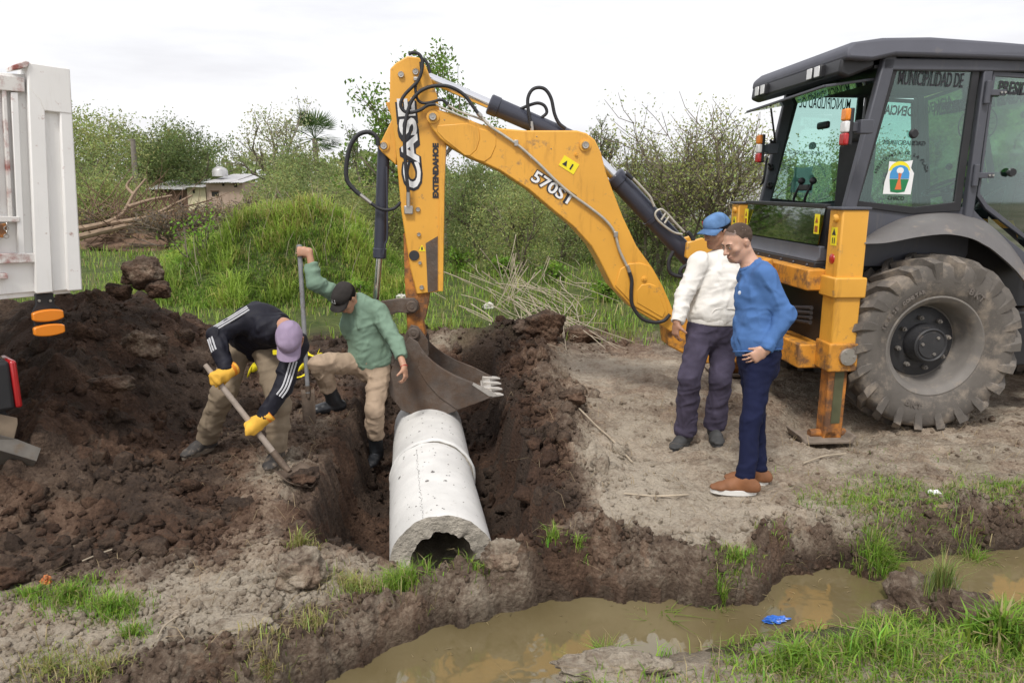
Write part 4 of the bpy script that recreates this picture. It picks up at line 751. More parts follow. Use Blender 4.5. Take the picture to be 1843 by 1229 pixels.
for s in (-1, 1):
    m = lambda p: (p[0], sv(s), p[2])
    cpart('corner_post', bar(m(uP0 - [0.01, 0, .35]), m(uP1 + [.0, 0, .02]), .10, .07), M_SLATE, .012)
    cpart('door_post', bar(m(uB0 - [0, 0, .12]), m(uB1 + [0, 0, .02]), .075, .06), M_SLATE, .01)
    cpart('front_post', bar((FP0[0], sv(s), FP0[1]), (FP1[0], sv(s), FP1[1]), .08, .07), M_SLATE, .012)
    cpart('roof_rail', bar((uP1[0] - .06, sv(s), roof_w - .04), (FP1[0] + .04, sv(s), roof_w - .04), .09, .07), M_SLATE, .012)
    cpart('side_panel', MB().prism([(-.86, 1.30), (-.86, 1.755), (uP0[0] - .02, 1.775), (.32, 1.775), (.35, 1.40), (.3, 1.30)], sv(s, -.03), sv(s, -.005)), M_SLATE, .005)
    cpart('sill', MB().prism([(.32, 1.775), (.40, 1.70), (FP0[0], 1.28), (FP0[0], 1.20), (.34, 1.62)], sv(s, -.035), sv(s, +.01)), M_SLATE, .005)
    fr = [onv(x, y, -CV) for x, y in ((1609, 109), (1763, 121), (1727, 380), (1637, 385), (1532, 371))]; gl = [onv(x, y, -CV) for x, y in ((1617, 117), (1749, 128), (1716, 364), (1646, 373), (1545, 362))]
    yo = sv(s, +.012); A = [(p[0], yo, p[2]) for p in fr]; B = [(p[0], yo, p[2]) for p in gl]; A2 = [(p[0], sv(s, -.02), p[2]) for p in fr]; B2 = [(p[0], sv(s, -.02), p[2]) for p in gl]
    f = []
    for i in range(5): j = (i + 1) % 5; f += [(i, j, 5 + j, 5 + i), (10 + i, 15 + i, 15 + j, 10 + j), (i, 10 + i, 10 + j, j), (5 + i, 5 + j, 15 + j, 15 + i)]
    win = cpart('side_window', MB().add(A + B + A2 + B2, f), M_BLACK, .004)
    part('pane', MB().slab([(p[0], sv(s), p[2]) for p in gl], (0, -s * .006, 0)), M_GLASS, win)
    # front door: frame and glass
    df = [(uB1[0] + .05, 2.82), (FP1[0] - .05, 2.80), (FP0[0] - .06, 1.42), (.44, 1.76), (uB0[0] + .06, 1.86)]; dgx = [(p[0] * .9 + .1 * .55, p[1] * .93 + .07 * 2.3) for p in df]
    A = [(p[0], yo, p[1]) for p in df]; B = [(p[0], yo, p[1]) for p in dgx]; A2 = [(p[0], sv(s, -.02), p[1]) for p in df]; B2 = [(p[0], sv(s, -.02), p[1]) for p in dgx]
    dr = cpart('door', MB().add(A + B + A2 + B2, f), M_SLATE, .004); part('pane', MB().slab([(p[0], sv(s), p[1]) for p in dgx], (0, -s * .006, 0)), M_GLASS, dr)
    part('lower_pane', MB().slab([(p[0], sv(s), p[1]) for p in ((.48, 1.70), (FP0[0] - .08, 1.36), (FP0[0] - .08, 1.28), (.5, 1.58))], (0, -s * .006, 0)), M_GLASSD, dr)
    part('door_knob', MB().lathe([(.001, .05), (.03, .05), (.036, .03), (.02, .02), (.02, 0)], (.60, sv(s), 2.05), (0, s, 0), 18), M_BLACK, dr)
    part('latch_knob', MB().lathe([(.001, .03), (.028, .03), (.036, .02), (.036, 0)], (onv(1643, 241, -CV)[0], sv(s), onv(1643, 241, -CV)[2]), (0, s, 0), 22), M_BLACK, win)
    for (x, y) in ((1778, 168), (1757, 316)):
        p = onv(x, y, -CV); hg = cpart('hinge', MB().box((p[0] + .03, sv(s, +.035), p[2]), (.17, .03, .045)).cyl((p[0] - .04, sv(s, +.05), p[2] - .085), (p[0] - .04, sv(s, +.05), p[2] + .085), .022, n=14), M_SLATE, .004)
        part('bolt_head', MB().lathe([(.001, .012), (.009, .012), (.009, 0)], (p[0] + .07, sv(s, +.05), p[2]), (0, s, 0), 6), M_STEEL, hg); part('bolt_head', MB().lathe([(.001, .012), (.009, .012), (.009, 0)], (p[0] + .1, sv(s, +.05), p[2]), (0, s, 0), 6), M_STEEL, hg)
# rear wall of the cab
UR = -.90
cpart('rear_sill', bar((UR + .02, -CV, 1.785), (UR + .02, CVF, 1.785), .035, .05, (1, 0, 0)), M_BLACK, .006)
cpart('rear_lower_pane', MB().slab([(UR + .012, -CV + .03, 1.765), (UR + .012, CVF - .03, 1.765), (UR - .026, CVF - .03, 1.475), (UR - .026, -CV + .03, 1.475)], (.008, 0, 0)), M_GLASSD)
cpart('rear_lower_frame', MB().mm(UR + .02, UR + .05, -CV, CVF, 1.44, 1.775), M_BLACK)
cpart('rear_panel', MB().prism([(UR - .02, 1.465), (UR - .02, 1.38), (UR - .05, 1.34), (UR + .06, 1.34), (UR + .06, 1.465)], -CV, CVF), M_SLATE, .01)
cpart('rear_trim', MB().prism([(UR - .055, 1.34), (UR - .055, 1.27), (UR + .0, 1.22), (UR + .08, 1.22), (UR + .08, 1.34)], -CV, CVF), M_BLACK, .01)
for k in range(6): cpart('trim_bolt', MB().lathe([(.001, .01), (.010, .01), (.012, 0)], (UR - .055, -.62 + k * .25, 1.305), (-1, 0, 0), 8), M_SLATE)
for v in (-CV + .085, CVF - .085):
    st = cpart('warning_sticker', MB().mm(UR - .022, UR - .018, v - .04, v + .04, 1.56, 1.72), M_STICK); part('warning_mark', MB().mm(UR - .024, UR - .0225, v - .025, v + .025, 1.575, 1.625).slab([(UR - .023, v - .025, 1.65), (UR - .023, v + .025, 1.65), (UR - .023, v, 1.70)], (-.001, 0, 0)), mat('sticker_mark_%d' % (v > 0), (.35, .10, .02), .6), st)
# roof with rear overhang
prof = [(-.885, 2.885), (-.88, 2.96), (-.82, 3.015), (-.58, 3.05), (-.2, 3.06), (.4, 3.03), (1.0, 2.98), (1.02, 2.93), (.9, 2.885), (.2, 2.905), (-.5, 2.915), (-.68, 2.875)]
def rv(a, b, d): return (a, (d - .09) * (1 - .05 * (b > 3.0)) + .09, b)
roof = cpart('roof', MB().prism(prof, -.83, 1.01, rv), M_ROOF, .035, seg=3)
part('rear_visor', MB().prism([(-.90, 2.79), (-.89, 2.885), (-.86, 2.93), (-.80, 2.95), (-.62, 2.90), (-.62, 2.84), (-.82, 2.76)], -.76, .98), M_BLACK, roof, .02)
for v in (-.46, -.33, .62, .75):
    wl = part('work_light', MB().box((-.905, v, 2.845), (.05, .105, .10)), M_BLACK, roof, .012); part('lens', MB().box((-.932, v, 2.845), (.008, .085, .082)), M_CLR, wl, .006)
cpart('headliner', MB().mm(-.60, .85, -.72, .90, 2.835, 2.86), M_BLACK)
# rear window swung up and open under the roof
ow = cpart('open_rear_window', MB().slab([(-.96, -.66, 2.70), (-.96, .88, 2.66), (-.40, .86, 2.76), (-.40, -.66, 2.78)], (0, 0, .012)), M_GLASSD)
part('window_edge', bar((-.96, -.67, 2.707), (-.96, .89, 2.667), .02, .024, (1, 0, 0)), M_SLATE, ow, .004); part('window_edge', bar((-.96, -.67, 2.707), (-.40, -.67, 2.787), .02, .024, (0, 1, 0)), M_SLATE, ow, .004)
cpart('gas_strut', MB().cyl((-.66, .84, 2.32), (-.80, .70, 2.68), .010, n=8), M_BLACK)
# windscreen
wsn = cpart('windscreen', MB().slab([(FP0[0], -.70, 1.45), (FP0[0], .88, 1.45), (FP1[0], .88, 2.84), (FP1[0], -.70, 2.84)], (.006, 0, 0)), M_GLASS)
cpart('cab_floor', MB().mm(-.80, 1.0, -.68, .86, 1.10, 1.16), M_BLACK); cpart('firewall', MB().mm(.92, 1.02, -.70, .88, 1.1, 1.5), M_BLACK)
seat = cpart('operator_seat', MB().box((-.05, .0, 1.62), (.50, .48, .14)), M_SEAT, .05); part('seat_back', MB().box((-.28, 0, 2.0), (.13, .46, .68)), M_SEAT, seat, .05); part('seat_pedestal', MB().mm(-.2, .15, -.18, .18, 1.16, 1.56), M_BLACK, seat)
part('headrest', MB().box((-.30, 0, 2.40), (.10, .26, .16)), M_SEAT, seat, .04)
sw = cpart('steering_wheel', MB().lathe([(.185 + .016 * math.cos(q), .016 * math.sin(q)) for q in np.linspace(0, 2 * math.pi, 9)[:-1]], (.62, .05, 1.93), (-.45, 0, .9), 36, closed=True), M_BLACK); part('column', MB().cyl((.62, .05, 1.93), (.80, .05, 1.5), .045), M_BLACK, sw)
for k in range(3): q = k * 2.094; part('spoke', MB().cyl((.62, .05, 1.93), np.array([.62, .05, 1.93]) + .18 * (math.cos(q) * np.array([.9, 0, .45]) + math.sin(q) * np.array([0, 1, 0])), .01, n=8), M_BLACK, sw)
fan = cpart('cab_fan', MB().lathe([(.15 + .006 * math.cos(q), .006 * math.sin(q)) for q in np.linspace(0, 2 * math.pi, 7)[:-1]], (.60, -.30, 2.46), (-.8, -.5, 0), 32, closed=True), M_BLACK)
for k in range(18):
    q = k * math.pi / 9; n_ = np.array([-.8, -.5, 0]) / math.hypot(.8, .5); e1 = np.array([.5, -.8, 0]) / math.hypot(.8, .5); e2 = np.array([0, 0, 1.]); d = e1 * math.cos(q) + e2 * math.sin(q); c = np.array([.60, -.30, 2.46])
    part('guard_wire', MB().tube([c + n_ * .05, c + n_ * .045 + d * .08, c + d * .15], .0028, 5), M_BLACK, fan)
part('fan_motor', MB().lathe([(.001, .05), (.04, .045), (.045, -.05), (.001, -.06)], (.60, -.30, 2.46), (-.8, -.5, 0), 16), M_BLACK, fan)
con = cpart('control_console', MB().mm(-.78, -.55, .05, .55, 1.16, 1.74), M_BLACK, .02)
for v, du in ((-.02, 0), (.20, .0)): part('lever', MB().tube(catmull([(-.66, v + .1, 1.72), (-.70, v + .07, 1.83), (-.68, v - .02, 1.98)], 4), .012, 8).ball((-.68, v - .02, 1.99), .032, 8), M_BLACK, con)
part('lever_bridge', MB().box((-.67, .12, 1.93), (.05, .18, .055)), M_BLACK, con, .01)
for (v, w_) in ((CVF - .05, 2.36), (CVF - .05, 2.13), (CVF - .06, 1.95)): cpart('latch', MB().ball((UR + .22, v, w_), .035, 8).cyl((UR + .22, v, w_), (UR + .16, v - .07, w_ + .03), .012, n=8), M_BLACK)
cpart('grab_handle', MB().tube(catmull([(UR + .17, CVF - .04, 2.22), (UR + .12, CVF - .16, 2.20), (UR + .10, CVF - .16, 2.0), (UR + .12, CVF - .05, 1.96)], 4), .012, 8), M_BLACK)
cpart('mirror', MB().box((-.30, .62, 2.52), (.04, .22, .07)), M_BLACK, .02)
# tail lamps on brackets either side
def lamp(x, y, u, k):
    c = onu(x, y, u); o = cpart('tail_lamp', MB().box(c + [.012, 0, 0], (.03, .085, .27)), M_BLACK, .008)
    for z0, z1, m in ((.045, .132, M_AMB), (-.042, .043, M_CLR), (-.132, -.044, M_RED)): part('lens', MB().box(c + [-.018, 0, (z0 + z1) / 2], (.04, .085, z1 - z0)), m, o, .012)
    part('bracket', MB().box(c + [.06, 0, 0], (.09, .04, .07)).box(c + [.12, -.02 * k, -.0], (.10, .09, .10)), M_SLATE, o, .006); return o
lamp(1525, 229, -.92, 1); lamp(1369, 268, -.86, -1)
# lettering on the side windows: both sides carry the same words, so the far one reads mirrored through the cab
def win_text(s):
    v = -CV - .004 if s < 0 else CVF + .004
    def T(name, txt, x0, y0, x1, y1, h, bold):
        a, b = onv(x0, y0, -CV), onv(x1, y1, -CV); a, b = np.array([a[0], v, a[2]]), np.array([b[0], v, b[2]])
        if s > 0: a, b = b, a
        xd = b - a; Ln = np.linalg.norm(xd); o = text_obj(name, txt, M_INK, cab, h / 236.0 / .7, a, xd, (0, 0, 1), bold, .0008); xs = [q.co @ Vector(xd / Ln) for q in o.data.vertices]; w = max(xs) - min(xs)
        o.data.transform(Matrix.Translation(Vector(a)) @ Matrix.Scale(Ln / w, 4, Vector(xd / Ln)) @ Matrix.Translation(-Vector(a)))
    T('lettering', 'MUNICIP/LIDAD DE', 1615, 152, 1731, 158, 25, .0015); T('lettering', 'MUNICIPALIDAD', 1589, 260, 1664, 263, 8.5, 0); T('lettering', 'CHACO', 1597, 360, 1626, 361, 7.5, .0006)
    c = onv(1622, 316, -CV); ss = 'PRESIDENCIA DE LA PLAZA'; n = len(ss)
    for i, q in enumerate(ss):
        if q == ' ': continue
        a = math.radians(172 - i * (172 - 12) / (n - 1)); 
        if s > 0: a = math.pi - a
        p = np.array([c[0] + .200 * math.cos(a), v, c[2] + .163 * math.sin(a)]); rad = np.array([math.cos(a), 0, math.sin(a)]); tg = np.array([math.sin(a), 0, -math.cos(a)]) * (1 if s < 0 else -1)
        text_obj('lettering', q, M_INK, cab, .036, p - tg * .011, tg, rad, .0003, .0008)
    c = onv(1617, 320, -CV); k = 1 / 236.0
    def P(pts): return [(c[0] + x * k, v, c[2] + y * k) for x, y in pts]
    off = (0, -s * -.0007, 0) if s < 0 else (0, .0007, 0)
    def lay(i): return np.array([0, (-.0011 if s < 0 else .0011) * i, 0])
    em = cpart('emblem_sticker', MB().slab([np.array(p) + lay(0) for p in P([(-28, -30), (27, -31), (29, 8), (22, 18), (24, 32), (-2, 28), (-22, 30), (-22, 12), (-27, -8)])], lay(.6)), M_WHITE)
    arch = [(26 * math.cos(q), 10 + 20 * math.sin(q)) for q in np.linspace(.15, math.pi - .15, 12)]
    part('emblem_arch', MB().slab([np.array(p) + lay(1) for p in P([(x * .82, y) for x, y in arch])], lay(.6)), M_STICK, em)
    blue = [(-18, -2), (20, -2), (20, 8), (15, 18), (8, 22), (0, 23), (-8, 21), (-14, 17), (-18, 8)]
    part('emblem_field', MB().slab([np.array(p) + lay(2) for p in P(blue)], lay(.6)), mat('emblem_blue_%d' % s, (.06, .30, .62), .5), em)
    part('emblem_field', MB().slab([np.array(p) + lay(2) for p in P([(-18, -3), (20, -3), (14, -26), (0, -28), (-14, -26)])], lay(.6)), mat('emblem_green_%d' % s, (.015, .20, .07), .5), em)
    part('emblem_figure', MB().slab([np.array(p) + lay(3) for p in P([(-6, -22), (7, -22), (3, -2), (5, 8), (-2, 9), (-1, -2)])], lay(.6)), mat('emblem_orange_%d' % s, (.70, .17, .05), .5), em)
    part('emblem_figure', MB().slab([np.array(p) + lay(3) for p in P([(7 * math.cos(q) + 1, 13 + 6 * math.sin(q)) for q in np.linspace(0, 6.28, 12)[:-1]])], lay(.6)), M_WHITE, em)
    df0 = np.array([uB1[0] + .11, v, 2.66]); 
    if s < 0: text_obj('lettering', 'PRESIDENCIA', M_INK, cab, .13, df0, (1, 0, -.06), (0, 0, 1), .004, .0008, squash=.62)
    else: text_obj('lettering', 'PRESIDENCIA', M_INK, cab, .13, df0 + [.55, 0, -.03], (-1, 0, .06), (0, 0, 1), .004, .0008, squash=.62)
win_text(-1); win_text(1)
text_obj('lettering', 'PRESIDENCIA DE LA PLAZA', M_INK, cab, .15, (.80, .62, 2.62), (0, -1, 0), (.0, 0, 1), .006, .0008, squash=.62)

# ================================================================== PEOPLE
class SDF:
    """signed distance grid: shapes are blended into it, then meshed as one closed skin"""
    def __init__(s, lo, hi, h):
        s.lo = np.asarray(lo, float) - 3 * h; s.h = h; s.n = np.ceil((np.asarray(hi) + 3 * h - s.lo) / h).astype(int) + 1; s.a = np.full(s.n, .5, np.float32)
    def put(s, fn, lo, hi, k=.02, op='u'):
        i0 = np.clip(np.floor((np.asarray(lo) - k - 2.5 * s.h - s.lo) / s.h).astype(int), 0, s.n - 1); i1 = np.clip(np.ceil((np.asarray(hi) + k + 2.5 * s.h - s.lo) / s.h).astype(int) + 1, 1, s.n)
        if np.any(i1 <= i0): return s
        ax = [(s.lo[j] + np.arange(i0[j], i1[j]) * s.h).astype(np.float32) for j in range(3)]
        P = np.stack(np.meshgrid(*ax, indexing='ij'), -1); d = fn(P); sl = tuple(slice(i0[j], i1[j]) for j in range(3)); a = s.a[sl]
        if op == 'u': h = np.clip(.5 + .5 * (a - d) / k, 0, 1); s.a[sl] = a * (1 - h) + d * h - k * h * (1 - h)
        elif op == 's': d = -d; h = np.clip(.5 - .5 * (a - d) / k, 0, 1); s.a[sl] = a * (1 - h) + d * h + k * h * (1 - h)
        return s
    def cone(s, a, b, ra, rb, k=.02, op='u', flat_b=False, flat_a=False, sq=None):
        a, b = np.asarray(a, float), np.asarray(b, float); ba = b - a; L2 = ba @ ba; L = math.sqrt(L2)
        def fn(P):
            pa = P - a.astype(np.float32); t0 = (pa @ ba.astype(np.float32)) / L2; t = np.clip(t0, 0, 1); q = pa - t0[..., None] * ba.astype(np.float32) if (flat_b or flat_a) else pa - t[..., None] * ba.astype(np.float32)
            if sq is not None: n_, f = sq; q = q + (q @ np.asarray(n_, np.float32))[..., None] * np.asarray(n_, np.float32) * (1 / f - 1)
            d = np.sqrt((q * q).sum(-1)) - (ra + (rb - ra) * t)
            if flat_b: d = np.maximum(d, (t0 - 1) * L)
            if flat_a: d = np.maximum(d, -t0 * L)
            if flat_b and not flat_a: e = pa; d = np.where(t0 < 0, np.sqrt((e * e).sum(-1)) - ra, d)
            return d
        r = max(ra, rb); return s.put(fn, np.minimum(a, b) - r, np.maximum(a, b) + r, k, op)
    def ell(s, c, r, R=None, k=.02, op='u'):
        c = np.asarray(c, float); r = np.asarray(r, float); R = np.eye(3) if R is None else np.asarray(R)          # columns of R: the ellipsoid's axes
        def fn(P):
            q = (P - c.astype(np.float32)) @ R.astype(np.float32); k0 = np.sqrt(((q / r.astype(np.float32)) ** 2).sum(-1)); k1 = np.sqrt(((q / (r * r).astype(np.float32)) ** 2).sum(-1)) + 1e-9
            return k0 * (k0 - 1) / k1
        m = float(r.max()); return s.put(fn, c - m, c + m, k, op)
    def loft(s, secs, k=.025, flat=(False, False)):                  # sections: (centre, side axis, half-width, half-depth)
        for i in range(len(secs) - 1):
            (c0, x0, a0, b0), (c1, x1, a1, b1) = secs[i], secs[i + 1]; c0, c1 = np.asarray(c0, float), np.asarray(c1, float); ax = c1 - c0; L = np.linalg.norm(ax); ax = ax / L
            x = np.asarray(x0, float) + np.asarray(x1, float); x = x - ax * (x @ ax); x /= np.linalg.norm(x); y = np.cross(ax, x); fa = flat[0] and i == 0; fb = flat[1] and i == len(secs) - 2
            def fn(P):
                q = P - c0.astype(np.float32); z = q @ ax.astype(np.float32); t = np.clip(z / L, 0, 1); A = a0 + (a1 - a0) * t; B = b0 + (b1 - b0) * t; e = z - t * L
                if fa: e = np.maximum(e, 0)
                if fb: e = np.minimum(e, 0)
                mn = np.minimum(A, B); r = np.sqrt((q @ x.astype(np.float32) / A) ** 2 + (q @ y.astype(np.float32) / B) ** 2 + (e / mn) ** 2); d = (r - 1) * mn
                if fa: d = np.maximum(d, -z)
                if fb: d = np.maximum(d, z - L)
                return d
            m = max(a0, a1, b0, b1); s.put(fn, np.minimum(c0, c1) - m, np.maximum(c0, c1) + m, k)
        return s
    def cut(s, c, n, ext=.3, k=.006):                                # remove what lies beyond a plane, within ext of c
        c = np.asarray(c, float); n = np.asarray(n, float) / np.linalg.norm(n)
        return s.put(lambda P: np.maximum(-((P - c.astype(np.float32)) @ n.astype(np.float32)), np.sqrt(((P - c.astype(np.float32)) ** 2).sum(-1)) - ext), c - ext, c + ext, k, 's')
    def mesh(s):
        a = s.a; neg = a < 0; n = a.shape; c = neg[:-1, :-1, :-1].astype(np.int8)
        cnt = np.zeros(np.array(n) - 1, np.int8)
        for i in (0, 1):
            for j in (0, 1):
                for k in (0, 1): cnt += neg[i:n[0] - 1 + i, j:n[1] - 1 + j, k:n[2] - 1 + k]
        cells = np.argwhere((cnt > 0) & (cnt < 8)); idx = np.full(cnt.shape, -1, np.int64); idx[tuple(cells.T)] = np.arange(len(cells))
        cor = [(i, j, k) for i in (0, 1) for j in (0, 1) for k in (0, 1)]; val = {q: a[cells[:, 0] + q[0], cells[:, 1] + q[1], cells[:, 2] + q[2]].astype(float) for q in cor}
        sm = np.zeros((len(cells), 3)); w = np.zeros(len(cells))
        for p in cor:
            for ax in range(3):
                if p[ax] == 0:
                    q = list(p); q[ax] = 1; va, vb = val[p], val[tuple(q)]; m = (va < 0) != (vb < 0); t = np.where(m, va / (va - vb + 1e-12), 0); pt = np.tile(np.array(p, float), (len(cells), 1)); pt[:, ax] = t; sm += pt * m[:, None]; w += m
        V = s.lo + (cells + sm / w[:, None]) * s.h; Fs = []
        for ax in range(3):
            o = [(1, 2), (2, 0), (0, 1)][ax]; sl0 = [slice(None)] * 3; sl1 = [slice(None)] * 3; sl0[ax] = slice(0, -1); sl1[ax] = slice(1, None); A = neg[tuple(sl0)]; B = neg[tuple(sl1)]
            e = np.argwhere(A != B); e = e[(e[:, o[0]] > 0) & (e[:, o[1]] > 0) & (e[:, o[0]] < n[o[0]] - 1) & (e[:, o[1]] < n[o[1]] - 1)]; inside = A[tuple(e.T)]
            def cell(du, dv): q = e.copy(); q[:, o[0]] -= du; q[:, o[1]] -= dv; return idx[tuple(q.T)]
            Q = np.stack([cell(1, 1), cell(0, 1), cell(0, 0), cell(1, 0)], -1); Q[~inside] = Q[~inside][:, ::-1]; Fs.append(Q)
        Q = np.concatenate(Fs); Q = Q[(Q >= 0).all(1)]
        return V, Q
def vnormals(V, Q):
    fn = np.cross(V[Q[:, 2]] - V[Q[:, 0]], V[Q[:, 3]] - V[Q[:, 1]]); N = np.zeros_like(V)
    for j in range(4): np.add.at(N, Q[:, j], fn)
    return N / (np.linalg.norm(N, axis=1)[:, None] + 1e-12)
def relax(V, Q, it=2, w=.5):
    for _ in range(it):
        S = np.zeros_like(V); c = np.zeros(len(V))
        for j in range(4):
            for q in (1, 3): np.add.at(S, Q[:, j], V[Q[:, (j + q) % 4]]); np.add.at(c, Q[:, j], 1)
        V = V * (1 - w) + w * S / np.maximum(c, 1)[:, None]
    return V
def unit(v): v = np.asarray(v, float); return v / np.linalg.norm(v)
def wrinkle(V, Q, amp, seed, joints=(), fine=1.0, relaxn=1):
    """cloth folds: slack folds all over plus tight rings where a joint bends"""
    V = relax(V, Q, relaxn); N = vnormals(V, Q); x, y, z = V.T
    wx = .10 * vn3(x * 5, y * 5, z * 5, seed + 9); rid = lambda f, sx, sz, sd: np.clip(1 - 2.1 * np.abs(fbm3((x + wx) * sx + .35 * z, (y + wx) * sx, z * sz - .45 * x, f, 2, sd, .4)), -.6, 1) ** 1
    d = amp * (rid(6.5, 1.0, .55, seed) - .3) + amp * .45 * fine * (rid(12, .55, 1.25, seed + 4) - .3)
    for (c, ax, r, am, wl) in joints:
        c = np.asarray(c); q = V - c; t = q @ unit(ax); e = np.exp(-((q * q).sum(1)) / (r * r)); u1 = unit(np.cross(unit(ax), [.31, .52, .8])); u2 = np.cross(unit(ax), u1); d = d + am * .9 * e * (.75 - 1.9 * np.abs(fbm3(t / wl * .62 + .5 * vn3(x * 9, y * 9, z * 9, seed + 6), (q @ u1) * 5, (q @ u2) * 5, 1.0, 2, seed + 5)))
    d = np.maximum(d, -.0045) + .002; V = V + N * d[:, None]; return relax(V, Q, 1, .2)
def headframe(f, u): f = unit(f); u = np.asarray(u, float); u = unit(u - f * (u @ f)); return np.stack([np.cross(f, u), f, u], 1)   # columns: right, forward, up
def hand(S, W, d, n, sd, curl=(35, 40, 30), scale=1.0, fat=0.0, thumb=(.55, .75, .35), k=.0025, spread=.06):
    """palm and five fingers from the wrist W: d towards the fingers, n out of the palm, sd towards the thumb"""
    d = unit(d); n = np.asarray(n, float); n = unit(n - d * (n @ d)); sd = np.asarray(sd, float); sd = unit(sd - d * (sd @ d) - n * (sd @ n)); c = scale
    S.loft([(W - d * .01, sd, .030 * c + fat, .022 * c + fat), (W + d * .035 * c, sd, .038 * c + fat, .018 * c + fat), (W + d * .085 * c, sd, .043 * c + fat, .014 * c + fat)], .01)
    for i, (o, L, r) in enumerate(((.034, .070, .0082), (.0115, .078, .0086), (-.0115, .073, .0082), (-.033, .058, .0074))):
        p = W + d * (.086 - .006 * abs(i - 1)) * c + sd * (o + (1.5 - i) * spread * .0) * c; a = 0; r = r * c + fat * .6; dirn = unit(d + sd * (1.5 - i) * spread)
        for j, (fr, an) in enumerate(zip((.45, .31, .24), curl)):
            a += math.radians(an); v = dirn * math.cos(a) + n * math.sin(a); q = p + v * L * fr * c; S.cone(p, q, r * (1 - .08 * j), r * (.92 - .08 * j), k); p = q
    p = W + d * .022 * c + sd * .026 * c; v = unit(d * thumb[0] + sd * thumb[1] + n * thumb[2]); S.cone(p, p + v * .045 * c, .016 * c + fat * .5, .0115 * c + fat * .6, .012); p = p + v * .045 * c; v = unit(v + n * .6 + d * .2); S.cone(p, p + v * .036 * c, .0112 * c + fat * .6, .0092 * c + fat * .6, k)
def head(S, c, R, neck):
    T = lambda x, y, z: c + R @ np.array([x, y, z])
    def E(x, y, z, a, b, g, k=.02, op='u', Rl=None): S.ell(T(x, y, z), (a, b, g), R if Rl is None else R @ Rl, k, op)
    E(0, -.016, .034, .077, .098, .085); E(0, .028, -.028, .062, .066, .085, .03); E(0, .050, -.088, .034, .036, .028, .025)
    for s in (-1, 1):
        S.cone(T(s * .056, -.012, -.055), T(s * .022, .060, -.100), .024, .022, .02); E(s * .045, .060, -.022, .024, .022, .022, .02)        # jaw, cheek
        E(s * .031, .101, .002, .021, .016, .012, .010, 's')                                                                             # eye socket
        E(s * .080, -.012, -.008, .009, .021, .033, .006, 'u', np.array([[1, 0, s * .25], [0, 1, 0], [-s * .25, 0, 1.]])); E(s * .092, -.008, -.006, .006, .010, .018, .004, 's')
        E(s * .031, .083, -.001, .016, .012, .011, .004)
    S.cone(T(-.040, .084, .019), T(.040, .084, .019), .010, .010, .016); S.cone(T(0, .088, .010), T(0, .116, -.034), .008, .013, .012); E(.013, .103, -.039, .010, .011, .008, .006); E(-.013, .103, -.039, .010, .011, .008, .006)
    E(0, .092, -.064, .023, .014, .007, .006); E(0, .090, -.077, .019, .014, .007, .006); S.cone(T(-.022, .104, -.0705), T(.022, .104, -.0705), .0030, .0030, .003, 's')
    S.cone(T(0, -.028, -.05), neck, .052, .058, .03)
M_EYE = mat('eye_white', (.55, .52, .48), .3, var=.02); M_IRIS = mat('dark_iris', (.02, .012, .008), .2, var=.02)
def eyes(c, R, parent, o0, hairm):
    for s in (-1, 1):
        e = obj('eye', MB().ball(c + R @ np.array([s * .031, .0855, -.0005]) - o0, .0105, 8), M_EYE, parent); obj('iris', MB().ball(c + R @ np.array([s * .031, .0935, -.0015]) - o0, .0050, 6), M_IRIS, e)
        obj('eyebrow', MB().tube(catmull([c + R @ np.array(q) - o0 for q in ((s * .013, .0975, .018), (s * .030, .0965, .024), (s * .049, .083, .019))], 4), [.0058] * 4 + [.0055] * 3 + [.0035] * 2, 6, flat=.6), hairm, parent)
def skinmat(name, col): return mat(name, col, .5, var=.10, vs=18, bump=.12, bs=140, attr=True, sub=.12, spec=.4, bdist=.003)
def fabric(name, col, var=.08, rough=.85, bs=220, **k): return mat(name, col, rough, var=var, vs=9, bump=.35, bs=bs, spec=.2, bdist=.004, **{'crease': .75, **k})
def build(name, S, m, parent, o0, fold=None, col=None, rel=1):
    V, Q = S.mesh(); V = wrinkle(V, Q, *fold) if fold else relax(V, Q, rel, .4)
    c = col(V) if col is not None else None; return npmesh(name, V - o0, Q, m, parent, col=c)
def bbox(J, pad): P = np.array(J); return P.min(0) - pad, P.max(0) + pad
